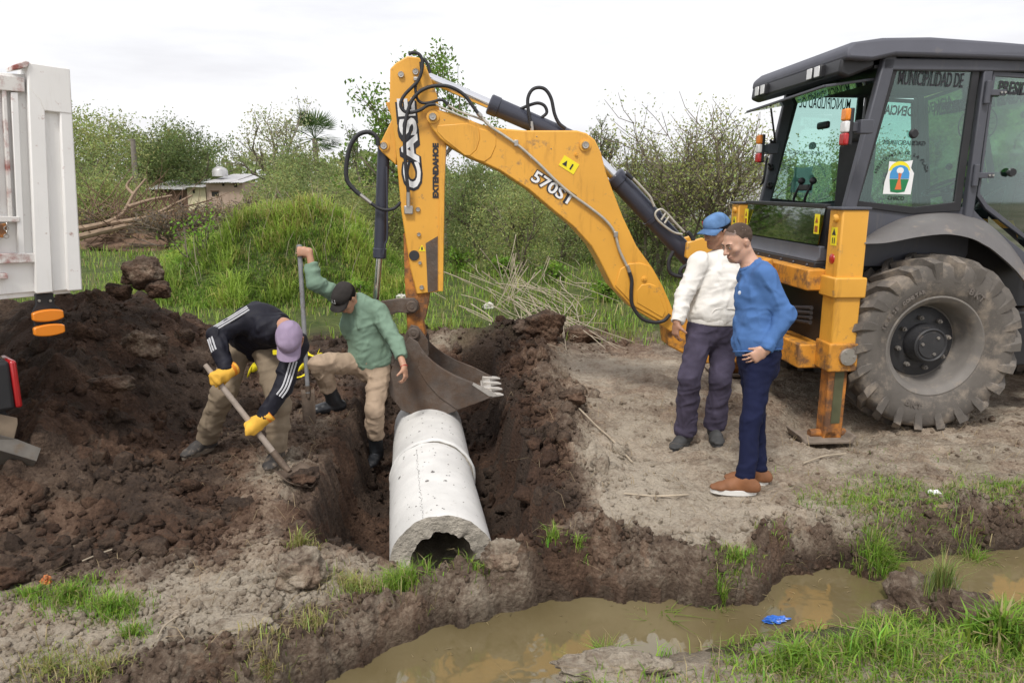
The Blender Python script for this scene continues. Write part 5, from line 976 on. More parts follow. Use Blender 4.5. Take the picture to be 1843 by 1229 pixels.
def person(label, J, o):
    """J: joints in world space (1 and 2 are the two sides); o: options"""
    base = (J['a1'] + J['a2']) / 2; o0 = np.array([base[0], base[1], min(J['a1'][2], J['a2'][2]) - .08]); e = empty('person', o0, 0, label, 'person', 'men at the trench'); fat = o.get('fat', 1.0)
    side = unit(J['s2'] - J['s1']); hside = unit(J['h2'] - J['h1']); R = headframe(J['hf'], J['hu']); hc = J['hc']; nb = J['nb']; ch, pc = J['ch'], J['pc']; wa = J.get('wa', (ch + pc) / 2)
    armr = (.9 + .1 * fat) * o.get('arm', 1.0)
    # --- body: one skin from crown to feet
    allp = [hc + R @ np.array([0, 0, .14]), nb, ch, pc] + [J[k] for k in ('s1', 's2', 'e1', 'e2', 'w1', 'w2', 'h1', 'h2', 'k1', 'k2', 'a1', 'a2')]
    S = SDF(*bbox(allp, .24), .0072); mid = (J['s1'] + J['s2']) / 2
    S.loft([(pc, hside, .145 * fat, .105 * fat), (wa, hside + side, .130 * fat, .098 * fat), (ch, side, .150 * fat, .105 * fat), (mid * .8 + nb * .2, side, .120, .075)], .04)
    for i in '12':
        S.cone(J['s' + i], J['e' + i], .046, .034, .02).cone(J['e' + i], J['w' + i], .034, .027, .015); S.cone(mid, J['s' + i], .060, .055, .04)
        S.cone(J['h' + i], J['k' + i], .076, .044, .02).cone(J['k' + i], J['a' + i], .044, .034, .015); t = unit(J['t' + i]); S.cone(J['a' + i] + np.array([0, 0, -.03]), J['a' + i] + t * .12 + np.array([0, 0, -.05]), .034, .026, .02)
    S.cone(mid, nb, .07, .055, .03); head(S, hc, R, nb)
    for i in '12':
        H = o['hand' + i]
        if not H.get('glove'): hand(S, J['w' + i], H['d'], H['n'], H['s'], H.get('curl', (30, 35, 25)), 1.0, 0, H.get('thumb', (.55, .75, .35)))
    def scol(V):
        q = (V - hc) @ R; c = np.ones((len(V), 3)); jaw = np.clip((-.045 - q[:, 2]) / .02, 0, 1) * np.clip((q[:, 1] + .02) / .05, 0, 1) * (np.abs(q[:, 0]) < .1) * (q[:, 2] > -.135) * o.get('stubble', 0)
        eyel = np.exp(-(((np.abs(q[:, 0]) - .031) / .018) ** 2 + ((q[:, 2] - .001) / .010) ** 2)) * (q[:, 1] > .055); lip = np.exp(-((q[:, 0] / .022) ** 2 + ((q[:, 2] + .070) / .010) ** 2)) * (q[:, 1] > .07); n = fbm3(*V.T, 30, 2, 3) * .05
        hl = np.clip((q[:, 2] - .052 + .45 * np.maximum(-q[:, 1], -.055) * 0 - np.where(q[:, 1] > .045, (q[:, 1] - .045) * .55, 0) + np.where(q[:, 1] < .03, .9 * (.03 - q[:, 1]), 0) + .010 * fbm3(*V.T, 55, 2, 8)) / .022, 0, 1) * (q[:, 2] > -.06) * o.get('buzz', 0); c = c * (1 - hl[:, None] * np.array([.70, .66, .62])); c = c * (1 - .42 * jaw)[:, None]; c = c * (1 - .38 * eyel)[:, None]; c = c * (1 - lip[:, None] * np.array([.18, .45, .40])); return np.clip(c + n[:, None], .1, 1.2)
    build('body', S, o['skin'], e, o0, col=scol); body = e.children[-1]
    eyes(hc, R, e, o0, o['hairm'])
    # --- top
    g = .016
    cuffs = []; S = SDF(*bbox([mid, nb, ch, pc] + [J[k] for k in ('s1', 's2', 'e1', 'e2', 'w1', 'w2')], .20), .0080); hem = pc + unit(pc - wa) * o.get('hem', .05)
    S.loft([(hem, hside, (.168 + o.get('baggy', 0) * .4) * fat, (.130 + o.get('baggy', 0) * .4) * fat), (hem + (wa - hem) * .45, hside, (.176 + o.get('baggy', 0)) * fat, (.138 + o.get('baggy', 0)) * fat), (wa, hside + side, (.158 + o.get('baggy', 0)) * fat, (.125 + o.get('baggy', 0)) * fat), (ch, side, .182 * fat, .132 * fat), (mid * .85 + nb * .15, side, .135, .085)], .04, (True, False))
    for i in '12':
        s0, el, wr = J['s' + i], J['e' + i], J['w' + i]; cuff = el + (wr - el) * o.get('sleeve' + i, .97)
        S.cone(mid, s0, .078, .072, .04).cone(s0, el, .070 * armr + .006, .054 * armr + .006, .035); S.cone(el, cuff, .056 * armr + .005, (.042 + .010 * (1 - o.get('sleeve' + i, .97)) * 2) * armr, .02, flat_b=True)
        if o.get('cuffs', True): S.cone(el + (cuff - el) * .80, cuff, .041, .037, .008, flat_b=True); cuffs.append((cuff, unit(wr - el)))
    S.cone(mid, nb + (nb - mid) * .1, .085, .062, .03, flat_b=True); up = unit(nb - mid)
    S.cone(nb - up * .0, nb + up * .12, .054, .062, .004, 's'); S.cone(nb + up * .012, nb + up * .2, .2, .2, .004, 's', flat_a=True) if False else None
    jn = [(J['e1'], J['w1'] - J['s1'], .13, .0065, .042), (J['e2'], J['w2'] - J['s2'], .13, .0065, .042), (hem, pc - wa, .2, .004, .05), (wa, side, .22, .004, .09)]
    build(o['topname'], S, o['topm'], e, o0, (o.get('topfold', .008), o['seed'], jn), col=o.get('topcol')); top = e.children[-1]
    # collar ring
    cr = [nb + up * .006 + (side * math.cos(q) * .066 + np.cross(up, side) * math.sin(q) * .070) for q in np.linspace(0, 2 * math.pi, 25)]; obj('collar', MB().tube([p - o0 for p in cr], .010, 8, caps=False), o['topm'], top)
    for c_, d_ in cuffs: obj('cuff', MB().lathe([(.034, -.048), (.044, -.046), (.0455, -.040), (.0445, -.030), (.0455, -.02), (.0445, -.01), (.045, .0), (.041, .006), (.034, .004)], c_ - o0, d_, 24), o['topm'], top)
    if o.get('hemband'):
        a_, b_ = (.168 + o.get('baggy', 0) * .4) * fat, (.130 + o.get('baggy', 0) * .4) * fat; ax_ = unit(wa - pc); x_ = unit(hside - ax_ * (hside @ ax_)); y_ = np.cross(ax_, x_)
        obj('hem_band', MB().tube([hem + ax_ * .022 + x_ * math.cos(q) * (a_ + .004) + y_ * math.sin(q) * (b_ + .004) - o0 for q in np.linspace(0, 2 * math.pi, 41)], .022, 10, False, .35, up=ax_), o['topm'], top)
    # --- trousers
    S = SDF(*bbox([pc + unit(wa - pc) * .1] + [J[k] for k in ('h1', 'h2', 'k1', 'k2', 'a1', 'a2')], .18), .0080); tw = o.get('legw', 1.0)
    S.loft([(pc + unit(wa - pc) * .095, hside, .146 * fat, .110 * fat), (pc, hside, .160 * fat, .125 * fat), (pc - unit(wa - pc) * .07, hside, .155 * fat, .12 * fat)], .035, (True, False))
    for i in '12':
        h, k_, a = J['h' + i], J['k' + i], J['a' + i]; f = o.get('trleg' + i, .97); S.cone(h, k_, .096 * fat, .074 * tw, .03); S.cone(k_, k_ + (a - k_) * f, .073 * tw, o.get('hemr', .062) * tw, .02, flat_b=True)
    jn = [(J['k1'], J['a1'] - J['h1'], .14, .007, .05), (J['k2'], J['a2'] - J['h2'], .14, .007, .05), (J['a1'], J['a1'] - J['k1'], .16, .008, .048), (J['a2'], J['a2'] - J['k2'], .16, .008, .048), (J['h1'], pc - J['k1'], .14, .006, .05), (J['h2'], pc - J['k2'], .14, .006, .05)]
    build('trousers', S, o['trm'], e, o0, (o.get('trfold', .008), o['seed'] + 50, jn)); tr = e.children[-1]
    if o.get('pocket'):
        pass
    # --- feet
    for i in '12': o['foot'](e, J['k' + i], J['a' + i], unit(J['t' + i]), o0, i)
    for i in '12':
        H = o['hand' + i]
        if H.get('glove'):
            W = J['w' + i]; S = SDF(W - .22, W + .22, .0048); hand(S, W, H['d'], H['n'], H['s'], H.get('curl', (30, 35, 25)), 1.12, .0035, H.get('thumb', (.55, .75, .35))); S.cone(W - unit(H['d']) * .065, W + unit(H['d']) * .02, .046, .038, .01, flat_a=True)
            build('work_glove', S, H['glove'], e, o0, (.0035, o['seed'] + 7)); gl = e.children[-1]
            obj('glove_cuff', MB().lathe([(.040, -.070), (.047, -.068), (.048, -.03), (.041, -.028)], W - o0, H['d'], 22), H['cuffm'], gl)
    return e, R, o0
def cap(e, hc, R, o0, m, brim_m, tilt=0.0, panelseams=True):
    T = lambda x, y, z: hc + R @ np.array([x, y, z]); S = SDF(hc - .2, hc + .2, .0055)
    S.ell(T(0, -.012, .042), (.086, .107, .088), R, .01); S.cone(T(0, .052, .070), T(0, -.03, .085), .050, .045, .04); S.cut(T(0, 0, .044), R @ np.array([0, -.12, -1.]), .25, .006)
    V, Q = S.mesh(); V = wrinkle(V, Q, .0022, 77, (), 1.0, 2); c = npmesh('cap', V - o0, Q, m, e)
    # brim: a curved plate
    n = 21; Vb = []
    for j in range(7):
        for i in range(n):
            a = (i / (n - 1) - .5) * 2; t = j / 6; xb, yb = .079 * a, .080 - .064 * a * a; xo, yo_ = .076 * math.sin(a * math.pi / 2), .082 + .082 * max(math.cos(a * math.pi / 2), 0) ** .55; x = xb + (xo - xb) * t; y = yb + (yo_ - yb) * t; z = .052 - .024 * a * a - .010 * t * t - tilt * j
            Vb.append((x, y, z))
    W = [T(*p) - o0 for p in Vb] + [T(p[0], p[1], p[2] - .005) - o0 for p in Vb]; m0 = 7 * n; f = []
    for j in range(6):
        for i in range(n - 1): q = j * n + i; f += [(q, q + 1, q + n + 1, q + n), (m0 + q, m0 + q + n, m0 + q + n + 1, m0 + q + 1)]
    ring = [i for i in range(n)] + [j * n + n - 1 for j in range(1, 7)] + [6 * n + i for i in range(n - 2, -1, -1)] + [j * n for j in range(5, 0, -1)]
    f += [(ring[k], m0 + ring[k], m0 + ring[(k + 1) % len(ring)], ring[(k + 1) % len(ring)]) for k in range(len(ring))]
    obj('brim', MB().add(W, f), brim_m, c, ang=60)
    if panelseams:
        for q in np.linspace(0, math.pi, 4)[:-1]:
            P = []
            for t in np.linspace(.12, math.pi - .12, 15): d = np.array([math.cos(q) * math.cos(t) * .0885, -.012 + math.sin(q) * math.cos(t) * .1085, .042 + .0895 * math.sin(t)]); P.append(T(*d) - o0)
            obj('seam', MB().tube(P, .0016, 5), m, c)
    obj('button', MB().ball(T(0, -.012, .131) - o0, .007, 6), m, c)
    return c
def shoe(upper, sole, solename='sole', big=1.0, high=False):
    def f(e, kn, an, t, o0, i):
        t = unit([t[0], t[1], 0]); lat = np.cross(t, [0, 0, 1.]); z0 = an[2] - .085; b = np.array([an[0], an[1], z0]); up = np.array([0, 0, 1.])
        S = SDF(b - .3, b + .3, .0058); P = lambda a, l, z: b + t * a * big + lat * l + up * z
        S.loft([(P(-.062, 0, .045), lat, .034, .036), (P(.0, 0, .045), lat, .036, .040), (P(.09, 0, .043), lat, .043, .036), (P(.150, 0, .036), lat, .044, .026), (P(.195, 0, .030), lat, .033, .019)], .02)
        S.cone(P(-.035, 0, .06), an + up * (.05 if high else .015), .043, .045 if high else .043, .03); S.cone(P(.02, 0, .085), P(.10, 0, .060), .034, .030, .03); S.cut(P(.05, 0, .026), (0, 0, -1), .3, .003)
        build('shoe', S, upper, e, o0, (.0015, 5)); sh = e.children[-1]
        n = 40; out = []
        for q in np.linspace(0, 2 * math.pi, n, endpoint=False):
            a = .068 + .142 * math.cos(q); w = (.0475 + .007 * math.cos(q)) * math.sin(q) * (1 - .12 * max(0, math.cos(q)) ** 4); out.append((a, w))
        A = [P(a, w, .0) - o0 for a, w in out]; B = [P(a * 1.01, w * 1.04, .034 + .006 * (a > .17)) - o0 for a, w in out]; C = [P(a, w, .035 + .006 * (a > .17)) - o0 for a, w in [(x * .97, y * .92) for x, y in out]]
        fcs = [tuple(range(n - 1, -1, -1))] + [(k, (k + 1) % n, n + (k + 1) % n, n + k) for k in range(n)] + [(n + k, n + (k + 1) % n, 2 * n + (k + 1) % n, 2 * n + k) for k in range(n)]
        obj('sole', MB().add(A + B + C, fcs), sole, sh, ang=45)
        for k in range(5): a = .045 + k * .020; z = .098 - k * .0105; obj('lace', MB().tube([P(a, -.022, z - .006) - o0, P(a + .004, 0, z + .006) - o0, P(a, .022, z - .006) - o0], .0032, 6), sole if False else upper, sh)
    return f
def rubber_boot(m):
    def f(e, kn, an, t, o0, i):
        t = unit([t[0], t[1], 0]); lat = np.cross(t, [0, 0, 1.]); z0 = an[2] - .085; b = np.array([an[0], an[1], z0]); up = unit(kn - an); P = lambda a, l, z: b + t * a + lat * l + np.array([0, 0, z])
        S = SDF(np.minimum(b, kn) - .28, np.maximum(b, kn) + .28, .0062)
        S.loft([(P(-.065, 0, .045), lat, .036, .042), (P(.0, 0, .047), lat, .040, .045), (P(.09, 0, .045), lat, .047, .042), (P(.155, 0, .040), lat, .048, .034), (P(.20, 0, .034), lat, .036, .026)], .025)
        S.cone(P(-.02, 0, .06), an + up * .05, .050, .054, .03); S.cone(an + up * .03, an + up * .23, .053, .066, .02, flat_b=True); S.cut(P(.05, 0, .006), (0, 0, -1), .3, .003)
        build('rubber_boot', S, m, e, o0, (.003, 15, [(an, up, .14, .006, .045)])); bt = e.children[-1]
        c = an + up * .215 - o0; obj('top_band', MB().lathe([(.066, -.012), (.0695, -.010), (.0695, .010), (.066, .012)], c, up, 28), m, bt)
    return f
def grip(d): return {'curl': (62, 68, 40), 'thumb': (.45, .55, .75), **d}
def pj(x, y, d): return gd(x, y, d)

def plant(J):                                                # stand both feet on the soil they are over
    for i in '12':
        a, t = J['a' + i], unit(J['t' + i]); q = np.array([a[:2] + t[:2] * f for f in (-.05, .04, .12, .19)]); J['a' + i][2] = .088 + float(np.max(surf(q[:, 0], q[:, 1])) - .008)
# ---- man in the blue sweater
sk_b = skinmat('skin_blue_man', (.56, .335, .240)); hair_b = fabric('short_dark_hair', (.075, .052, .040), .45)
J = dict(hc=pj(1327, 436, 4.72), hf=(-.84, -.36, -.36), hu=(-.34, -.12, .93), nb=pj(1351, 478, 4.73), ch=pj(1364, 530, 4.73), wa=pj(1360, 585, 4.73), pc=pj(1364, 640, 4.73), s1=pj(1378, 500, 4.57), s2=pj(1349, 496, 4.90), e1=pj(1414, 567, 4.54), e2=pj(1385, 565, 4.98), w1=pj(1378, 630, 4.535), w2=pj(1356, 618, 4.92), h1=pj(1370, 648, 4.65), h2=pj(1358, 646, 4.82), k1=pj(1352, 754, 4.60), k2=pj(1360, 750, 4.82), a1=gz(1339, 896, .0), a2=gz(1362, 869, .0), t1=(-.97, .16, 0), t2=(-.97, .18, 0))
plant(J)
e, R, o0 = person('man in royal blue sweater, navy jeans and brown sneakers with hand on hip', J, dict(seed=10, skin=sk_b, hairm=hair_b, stubble=.55, buzz=1, arm=.90, hemband=1, topname='sweater', topm=fabric('royal_blue_knit', (.070, .155, .36)), trm=fabric('navy_denim', (.009, .012, .040), .2), foot=shoe(mat('tan_leather', (.215, .088, .036), .7, var=.2, vs=12, bump=.2), mat('white_rubber', (.76, .75, .72), .6, var=.06)), legw=.86, hemr=.060, hem=-.015, topfold=.012, trfold=.011,
    hand1=dict(d=(-.80, .05, -.58), n=(.1, .95, .1), s=(-.50, 0, .8), curl=(18, 26, 16), thumb=(.75, .25, .7)), hand2=dict(d=(-.9, -.1, -.4), n=(0, -.95, .1), s=(.3, 0, .9))))
S = SDF(J['hc'] - .2, J['hc'] + .2, .0055); T = lambda x, y, z: J['hc'] + R @ np.array([x, y, z]); S.ell(T(0, -.017, .034), (.0782, .0992, .0862), R, .01); S.cut(T(0, .030, .055), R @ np.array([0, .85, -.5]), .3); S.cut(T(0, -.02, -.018), R @ np.array([0, .32, -1.]), .3)
for s in (-1, 1): S.ell(T(s * .085, -.006, -.005), (.02, .026, .036), R, .01, 's')
V, Q = S.mesh(); N = vnormals(V, Q); V = V + N * (.0022 * fbm3(*V.T, 60, 2, 4))[:, None]; npmesh('hair', V - o0, Q, hair_b, e)
c = pj(1331, 527, 4.555) - o0; obj('chest_emblem', MB().ball(c, (.010, .004, .013), 6), mat('emblem_thread', (.6, .65, .75), .7), e)
belt = fabric('brown_belt', (.10, .035, .02)); up = unit(J['wa'] - J['pc'])
obj('belt', MB().tube([J['pc'] + up * .022 + np.array([math.cos(q) * .150, math.sin(q) * .118, 0]) * np.array([.82, 1.32, 1]) - o0 for q in np.linspace(0, 6.283, 30)], .016, 8, False, .5), belt, e)

# ---- man in the white sweatshirt
sk_w = skinmat('skin_white_man', (.36, .190, .120)); hair_w = fabric('black_hair', (.012, .010, .009), .3)
J = dict(hc=pj(1290, 417, 5.45), hf=(-.84, -.48, -.20), hu=(-.18, -.10, .97), nb=pj(1299, 457, 5.50), ch=pj(1296, 507, 5.49), wa=pj(1288, 548, 5.48), pc=pj(1284, 588, 5.49), s1=pj(1257, 474, 5.40), s2=pj(1336, 474, 5.58), e1=pj(1232, 533, 5.36), e2=pj(1352, 540, 5.58), w1=pj(1218, 580, 5.28), w2=pj(1345, 592, 5.46), h1=pj(1264, 592, 5.47), h2=pj(1302, 592, 5.51), k1=pj(1241, 684, 5.36), k2=pj(1298, 684, 5.44), a1=gz(1232, 800, 0), a2=gz(1284, 795, 0), t1=(-.62, -.78, 0), t2=(-.08, -1, 0))
plant(J)
jean = fabric('faded_purple_denim', (.060, .051, .080), .35)
e, R, o0 = person('man in off-white sweatshirt and faded dark trousers with denim cap, behind the man in blue', J, dict(seed=20, skin=sk_w, hairm=hair_w, stubble=.5, fat=1.06, baggy=.014, topname='sweatshirt', topm=fabric('off_white_fleece', (.74, .71, .66), .06), trm=jean, foot=shoe(mat('black_grey_shoe', (.045, .045, .045), .7, var=.4, vs=14), mat('dark_sole', (.05, .05, .052), .8)), legw=1.05, hemr=.074, hem=-.045, topfold=.013, trfold=.012,
    hand1=dict(d=(-.12, -.10, -1), n=(.85, .35, -.1), s=(-.25, -.9, .1), curl=(26, 34, 22)), hand2=dict(d=(-.1, -.2, -1), n=(-.9, .2, 0), s=(.1, -.9, 0))))
den = fabric('blue_denim_cap', (.10, .19, .36), .35); cp_ = cap(e, J['hc'], R, o0, den, den, .003)
T = lambda x, y, z: J['hc'] + R @ np.array([x, y, z]); obj('cap_patch', MB().box(T(.052, .083, .078) - o0, (.028, .004, .032), R @ np.array([[.84, .54, 0], [-.54, .84, 0], [0, 0, 1.]])), mat('red_patch', (.45, .05, .05), .7), cp_)
S = SDF(J['hc'] - .2, J['hc'] + .2, .006); S.ell(T(0, -.020, .028), (.0800, .1000, .086), R, .01); S.cut(T(0, .02, .0), R @ np.array([0, .9, -.35]), .3); S.cut(T(0, 0, -.045), R @ np.array([0, .2, -1.]), .3); build('hair', S, hair_w, e, o0)
hemc = J['pc'] + unit(J['pc'] - J['wa']) * -.055; sd = unit(J['h2'] - J['h1']); fr = np.cross(sd, [0, 0, 1.]); fr = fr if fr[1] < 0 else -fr
obj('waistband', MB().tube([hemc + sd * math.cos(q) * .186 + fr * math.sin(q) * .147 - o0 for q in np.linspace(0, 6.283, 33)], .017, 8, False, 1.6), MATS['off_white_fleece'], e)
pk = J['wa'] * .62 + J['pc'] * .38 + fr * .152; obj('pouch_seam', MB().tube(catmull([pk + sd * x + np.array([0, 0, z]) + fr * (.012 - 1.2 * x * x) - o0 for x, z in ((-.12, -.03), (-.10, .03), (-.07, .055), (0, .058), (.07, .055), (.10, .03), (.12, -.03))], 4), .004, 6), MATS['off_white_fleece'], e)

# ---- man bending with the shovel
sk_c = skinmat('skin_bending_man', (.42, .225, .145))
J = dict(hc=pj(522, 612, 4.80), hf=(.02, -.52, -.85), hu=(.14, -.80, .58), nb=pj(510, 588, 4.94), ch=pj(480, 585, 5.06), wa=pj(462, 596, 5.16), pc=pj(450, 612, 5.25), s1=pj(448, 573, 5.00), s2=pj(532, 620, 4.96), e1=pj(391, 605, 4.90), e2=pj(510, 694, 4.84), w1=pj(386, 654, 4.80), w2=pj(484, 748, 4.80), h1=pj(432, 618, 5.24), h2=pj(478, 622, 5.22), k1=pj(403, 706, 5.10), k2=pj(503, 730, 5.00), a1=gz(372, 816, .0), a2=gz(499, 840, 0), t1=(-.45, -.89, 0), t2=(.03, -1, 0))
plant(J)
khaki = fabric('khaki_drill', (.235, .185, .130), .15); jac = fabric('black_track_jacket', (.013, .013, .020), .15, .6); ylw = fabric('yellow_leather', (.70, .40, .06), .25); orng = fabric('orange_cuff', (.65, .22, .03), .2)
G1 = unit(pj(392, 684, 4.77) - pj(515, 843, 4.88)); SH0 = pj(386, 678, 4.765); SH1 = pj(514, 842, 4.80)
sh_d = unit(SH1 - SH0)
def hold(J, i, Hp, axis, fore, away=(0, 1, 0), sg=1):          # put the wrist so that the palm lies on the bar at Hp, fingers closing round it
    d = np.asarray(fore, float); d = unit(d - axis * (d @ axis)); n = np.cross(axis, d); n = n if n @ np.asarray(away, float) > 0 else -n; J['w' + i] = Hp - d * .072 - n * .030
    return dict(d=d, n=n, s=axis * sg, curl=(70, 78, 45), thumb=(.5, .35, .9))
HB1 = hold(J, '1', SH0 + sh_d * .02, sh_d, J['w1'] - J['e1'], (.3, .9, 0), 1); HB2 = hold(J, '2', SH0 + sh_d * .415, sh_d, J['w2'] - J['e2'], (.3, .9, 0), -1)
e, R, o0 = person('man bending over with a shovel, black striped jacket, lilac cap and yellow gloves', J, dict(seed=30, skin=sk_c, hairm=hair_w, stubble=.3, topname='track_jacket', topm=jac, trm=khaki, foot=shoe(mat('muddy_black_shoe', (.05, .045, .042), .8, var=.5, vs=18, dirt=((.20, .16, .12), .4, 18)), mat('muddy_sole', (.16, .13, .10), .9)), legw=1.05, hemr=.070, hem=.04, topfold=.012, trfold=.013,
    hand1=dict(glove=ylw, cuffm=orng, **HB1), hand2=dict(glove=ylw, cuffm=orng, **HB2)))
lil = fabric('lilac_cotton', (.30, .235, .335), .10); cp_ = cap(e, J['hc'], R, o0, lil, lil, .002)
wh = fabric('white_stripe', (.50, .50, .52)); jk = [c for c in e.children if c.name.startswith('track_jacket')][0]
def stripes(pts, rad, out, n=3, gap=.019):
    pts = [np.asarray(p) for p in pts]; P = catmull(pts, 6); rr = np.interp(np.linspace(0, 1, len(P)), np.linspace(0, 1, len(rad)), rad)
    for k in range(n):
        W = []
        for i, p in enumerate(P):
            t = unit(P[min(i + 1, len(P) - 1)] - P[max(i - 1, 0)]); u_ = np.asarray(out, float); u_ = unit(u_ - t * (u_ @ t)); w_ = np.cross(t, u_); a = (k - (n - 1) / 2) * gap / rr[i]; W.append(p + (u_ * math.cos(a) + w_ * math.sin(a)) * (rr[i] + .003) - o0)
        obj('sleeve_stripe', MB().tube(W, .0062, 6), wh, jk)
stripes([J['s1'] + np.array([.03, 0, .02]), (J['s1'] * .55 + J['e1'] * .45), J['e1'] * .96 + J['s1'] * .04 + np.array([-.0, 0, .0])], [.079, .074, .068], (-.35, -.75, .62))
stripes([J['e1'] * .9 + J['w1'] * .1, J['e1'] * .55 + J['w1'] * .45], [.068, .060], (-.4, -.9, .2))
stripes([J['s2'] * .55 + J['e2'] * .45, J['e2'], J['e2'] * .72 + J['w2'] * .28], [.072, .066, .064], (.55, -.8, .25))
obj('chest_badge', MB().box(pj(498, 634, 4.86) - o0, (.05, .012, .03)), MATS['yellow_sticker'], jk)
sho = empty('shovel', SH1, 0, 'long-handled round shovel with wooden handle held by the bending man', 'shovel'); q0 = SH1
M_WOOD = mat('grey_weathered_wood', (.30, .25, .21), .8, var=.3, vs=12, bump=.3, stretch=(1, 1, 1)); M_BLADE = mat('muddy_steel', (.13, .095, .07), .7, .3, var=.35, vs=14, bump=.4)
obj('handle', MB().tube([SH0 - sh_d * .10 - q0, SH0 - q0, (SH0 + SH1) / 2 - q0, SH1 - sh_d * .05 - q0], [.016, .019, .020, .021], 12), M_WOOD, sho)
bd = unit(gz(572, 884, .045) - SH1); bl = unit(np.cross(bd, [0, 0, 1.])); bn = np.cross(bl, bd)
obj('socket', MB().tube([SH1 - sh_d * .14 - q0, SH1 - sh_d * .02 - q0, SH1 + bd * .05 + np.array([0, 0, -.004]) - q0], [.023, .024, .016], 12), M_BLADE, sho)
n = 9; m_ = 9; V = []
for j in range(m_):
    t = j / (m_ - 1); w_ = .115 * (1 if t < .55 else math.sqrt(max(1 - ((t - .55) / .47) ** 2, .004))) * (.9 + .1 * t)
    for i in range(n): s_ = (i / (n - 1) - .5) * 2; V.append(SH1 + bd * (.02 + .27 * t) + bl * s_ * w_ + bn * (.030 * s_ * s_ - .03 * math.sin(t * 3.0) * (1 - s_ * s_)) - q0)
f = [(j * n + i, j * n + i + 1, (j + 1) * n + i + 1, (j + 1) * n + i) for j in range(m_ - 1) for i in range(n - 1)]; ob = obj('blade', MB().add(V, f), M_BLADE, sho); sm_ = ob.modifiers.new('thickness', 'SOLIDIFY'); sm_.thickness = .004
V, Fa = lump(4, 260, .45, 1.6, .4); d_ = np.full(len(V), .12); o = npmesh('soil_clod', V * np.array([.10, .075, .05]), Fa, M_SOIL, col=np.stack([d_, d_ * 0, d_ * 0], -1)); o.location = tuple(SH1 + bd * .22 + np.array([0, 0, .03])); tag(o, 'loose dark soil carried on the shovel blade', 'soil')

# ---- man in green with the spade
sk_g = skinmat('skin_green_man', (.47, .260, .170))
J = dict(hc=pj(622, 536, 6.02), hf=(-.46, -.50, -.74), hu=(-.22, -.55, .80), nb=pj(641, 541, 6.14), ch=pj(651, 583, 6.22), wa=pj(662, 620, 6.26), pc=pj(668, 650, 6.30), s1=pj(612, 535, 6.14), s2=pj(680, 561, 6.14), e1=pj(566, 508, 5.98), e2=pj(713, 617, 6.04), w1=pj(547, 474, 5.95), w2=pj(727, 660, 5.94), h1=pj(646, 652, 6.30), h2=pj(684, 655, 6.30), k1=pj(574, 655, 6.02), k2=pj(673, 736, 6.14), a1=gz(603, 741, 0), a2=gz(679, 852, -.56), t1=(-.88, -.45, 0), t2=(-.15, -1, 0))
plant(J)
A = pj(539, 447, 5.965); B = gz(558, 772, -.03); dA = unit(B - A); HG = hold(J, '1', A + dA * .03, dA, J['w1'] - J['e1'], (-.2, .95, 0), 1)
e, R, o0 = person('man in pale green sweatshirt and rubber boots standing in the trench, with upright spade', J, dict(seed=40, skin=sk_g, hairm=hair_w, topname='sweatshirt', topm=fabric('sage_green_fleece', (.185, .275, .205), .07), trm=fabric('light_khaki_drill', (.40, .30, .215), .12), foot=rubber_boot(mat('black_rubber', (.028, .030, .034), .42, var=.3, vs=10, dirt=((.13, .10, .08), .24, 14))), legw=1.06, hemr=.070, trleg1=.60, trleg2=.60, hem=.03, topfold=.012, trfold=.013, sleeve1=.62, sleeve2=.62, cuffs=False,
    hand1=HG, hand2=dict(d=(.20, -.30, -.93), n=(-.9, .2, -.2), s=(-.3, -.9, .2), curl=(30, 38, 28))))
gcap = fabric('charcoal_cap', (.035, .031, .029), .15); cp_ = cap(e, J['hc'], R, o0, gcap, gcap, .002); T = lambda x, y, z: J['hc'] + R @ np.array([x, y, z])
text_obj('cap_lettering', 'LA', M_WHITE, cp_, .045, T(-.018, .104, .072) - o0, R @ np.array([1, 0, 0]), R @ np.array([0, -.45, .9]), .0022, .004, squash=.8)
S = SDF(J['hc'] - .2, J['hc'] + .2, .006); S.ell(T(0, -.020, .028), (.0800, .1000, .086), R, .01); S.cut(T(0, .02, .0), R @ np.array([0, .9, -.35]), .3); S.cut(T(0, 0, -.05), R @ np.array([0, .2, -1.]), .3); build('hair', S, hair_w, e, o0)
obj('bracelet', MB().lathe([(.031, -.004), (.034, 0), (.031, .004)], J['w2'] - o0, J['w2'] - J['e2'], 20), mat('red_thread', (.45, .04, .03), .7), e)
A = pj(539, 447, 5.965); B = gz(558, 772, -.03); dA = unit(B - A); sp = empty('spade', B, 0, 'narrow long-bladed trenching spade standing upright in the soil between the two diggers', 'spade')
obj('shaft', MB().tube([A - dA * .012 - B, A - B, A + dA * .6 - B, B - dA * .30 - B], [.019, .020, .0195, .0185], 12), mat('grey_painted_shaft', (.20, .20, .205), .6, var=.3, vs=14, dirt=((.10, .07, .05), .3, 12)), sp)
obj('grip_knob', MB().ball(A - dA * .014 - B, (.024, .024, .018), 8), MATS['grey_painted_shaft'], sp)
lat = unit(np.cross(dA, [0, 1., .2])); nn = np.cross(lat, dA); V = []
for j in range(9):
    t = j / 8; w_ = .058 - .004 * t if t < .9 else .050
    for i in range(7): s_ = (i / 6 - .5) * 2; V.append(-dA * .33 * (1 - t) + lat * s_ * w_ + nn * .016 * (s_ * s_ - 1) * (1 - .4 * t) * -1)
f = [(j * 7 + i, j * 7 + i + 1, (j + 1) * 7 + i + 1, (j + 1) * 7 + i) for j in range(8) for i in range(6)]; ob = obj('blade', MB().add(V, f), M_BLADE, sp); sm_ = ob.modifiers.new('thickness', 'SOLIDIFY'); sm_.thickness = .005
obj('socket', MB().tube([-dA * .36, -dA * .26], [.024, .014], 10), M_BLADE, sp)

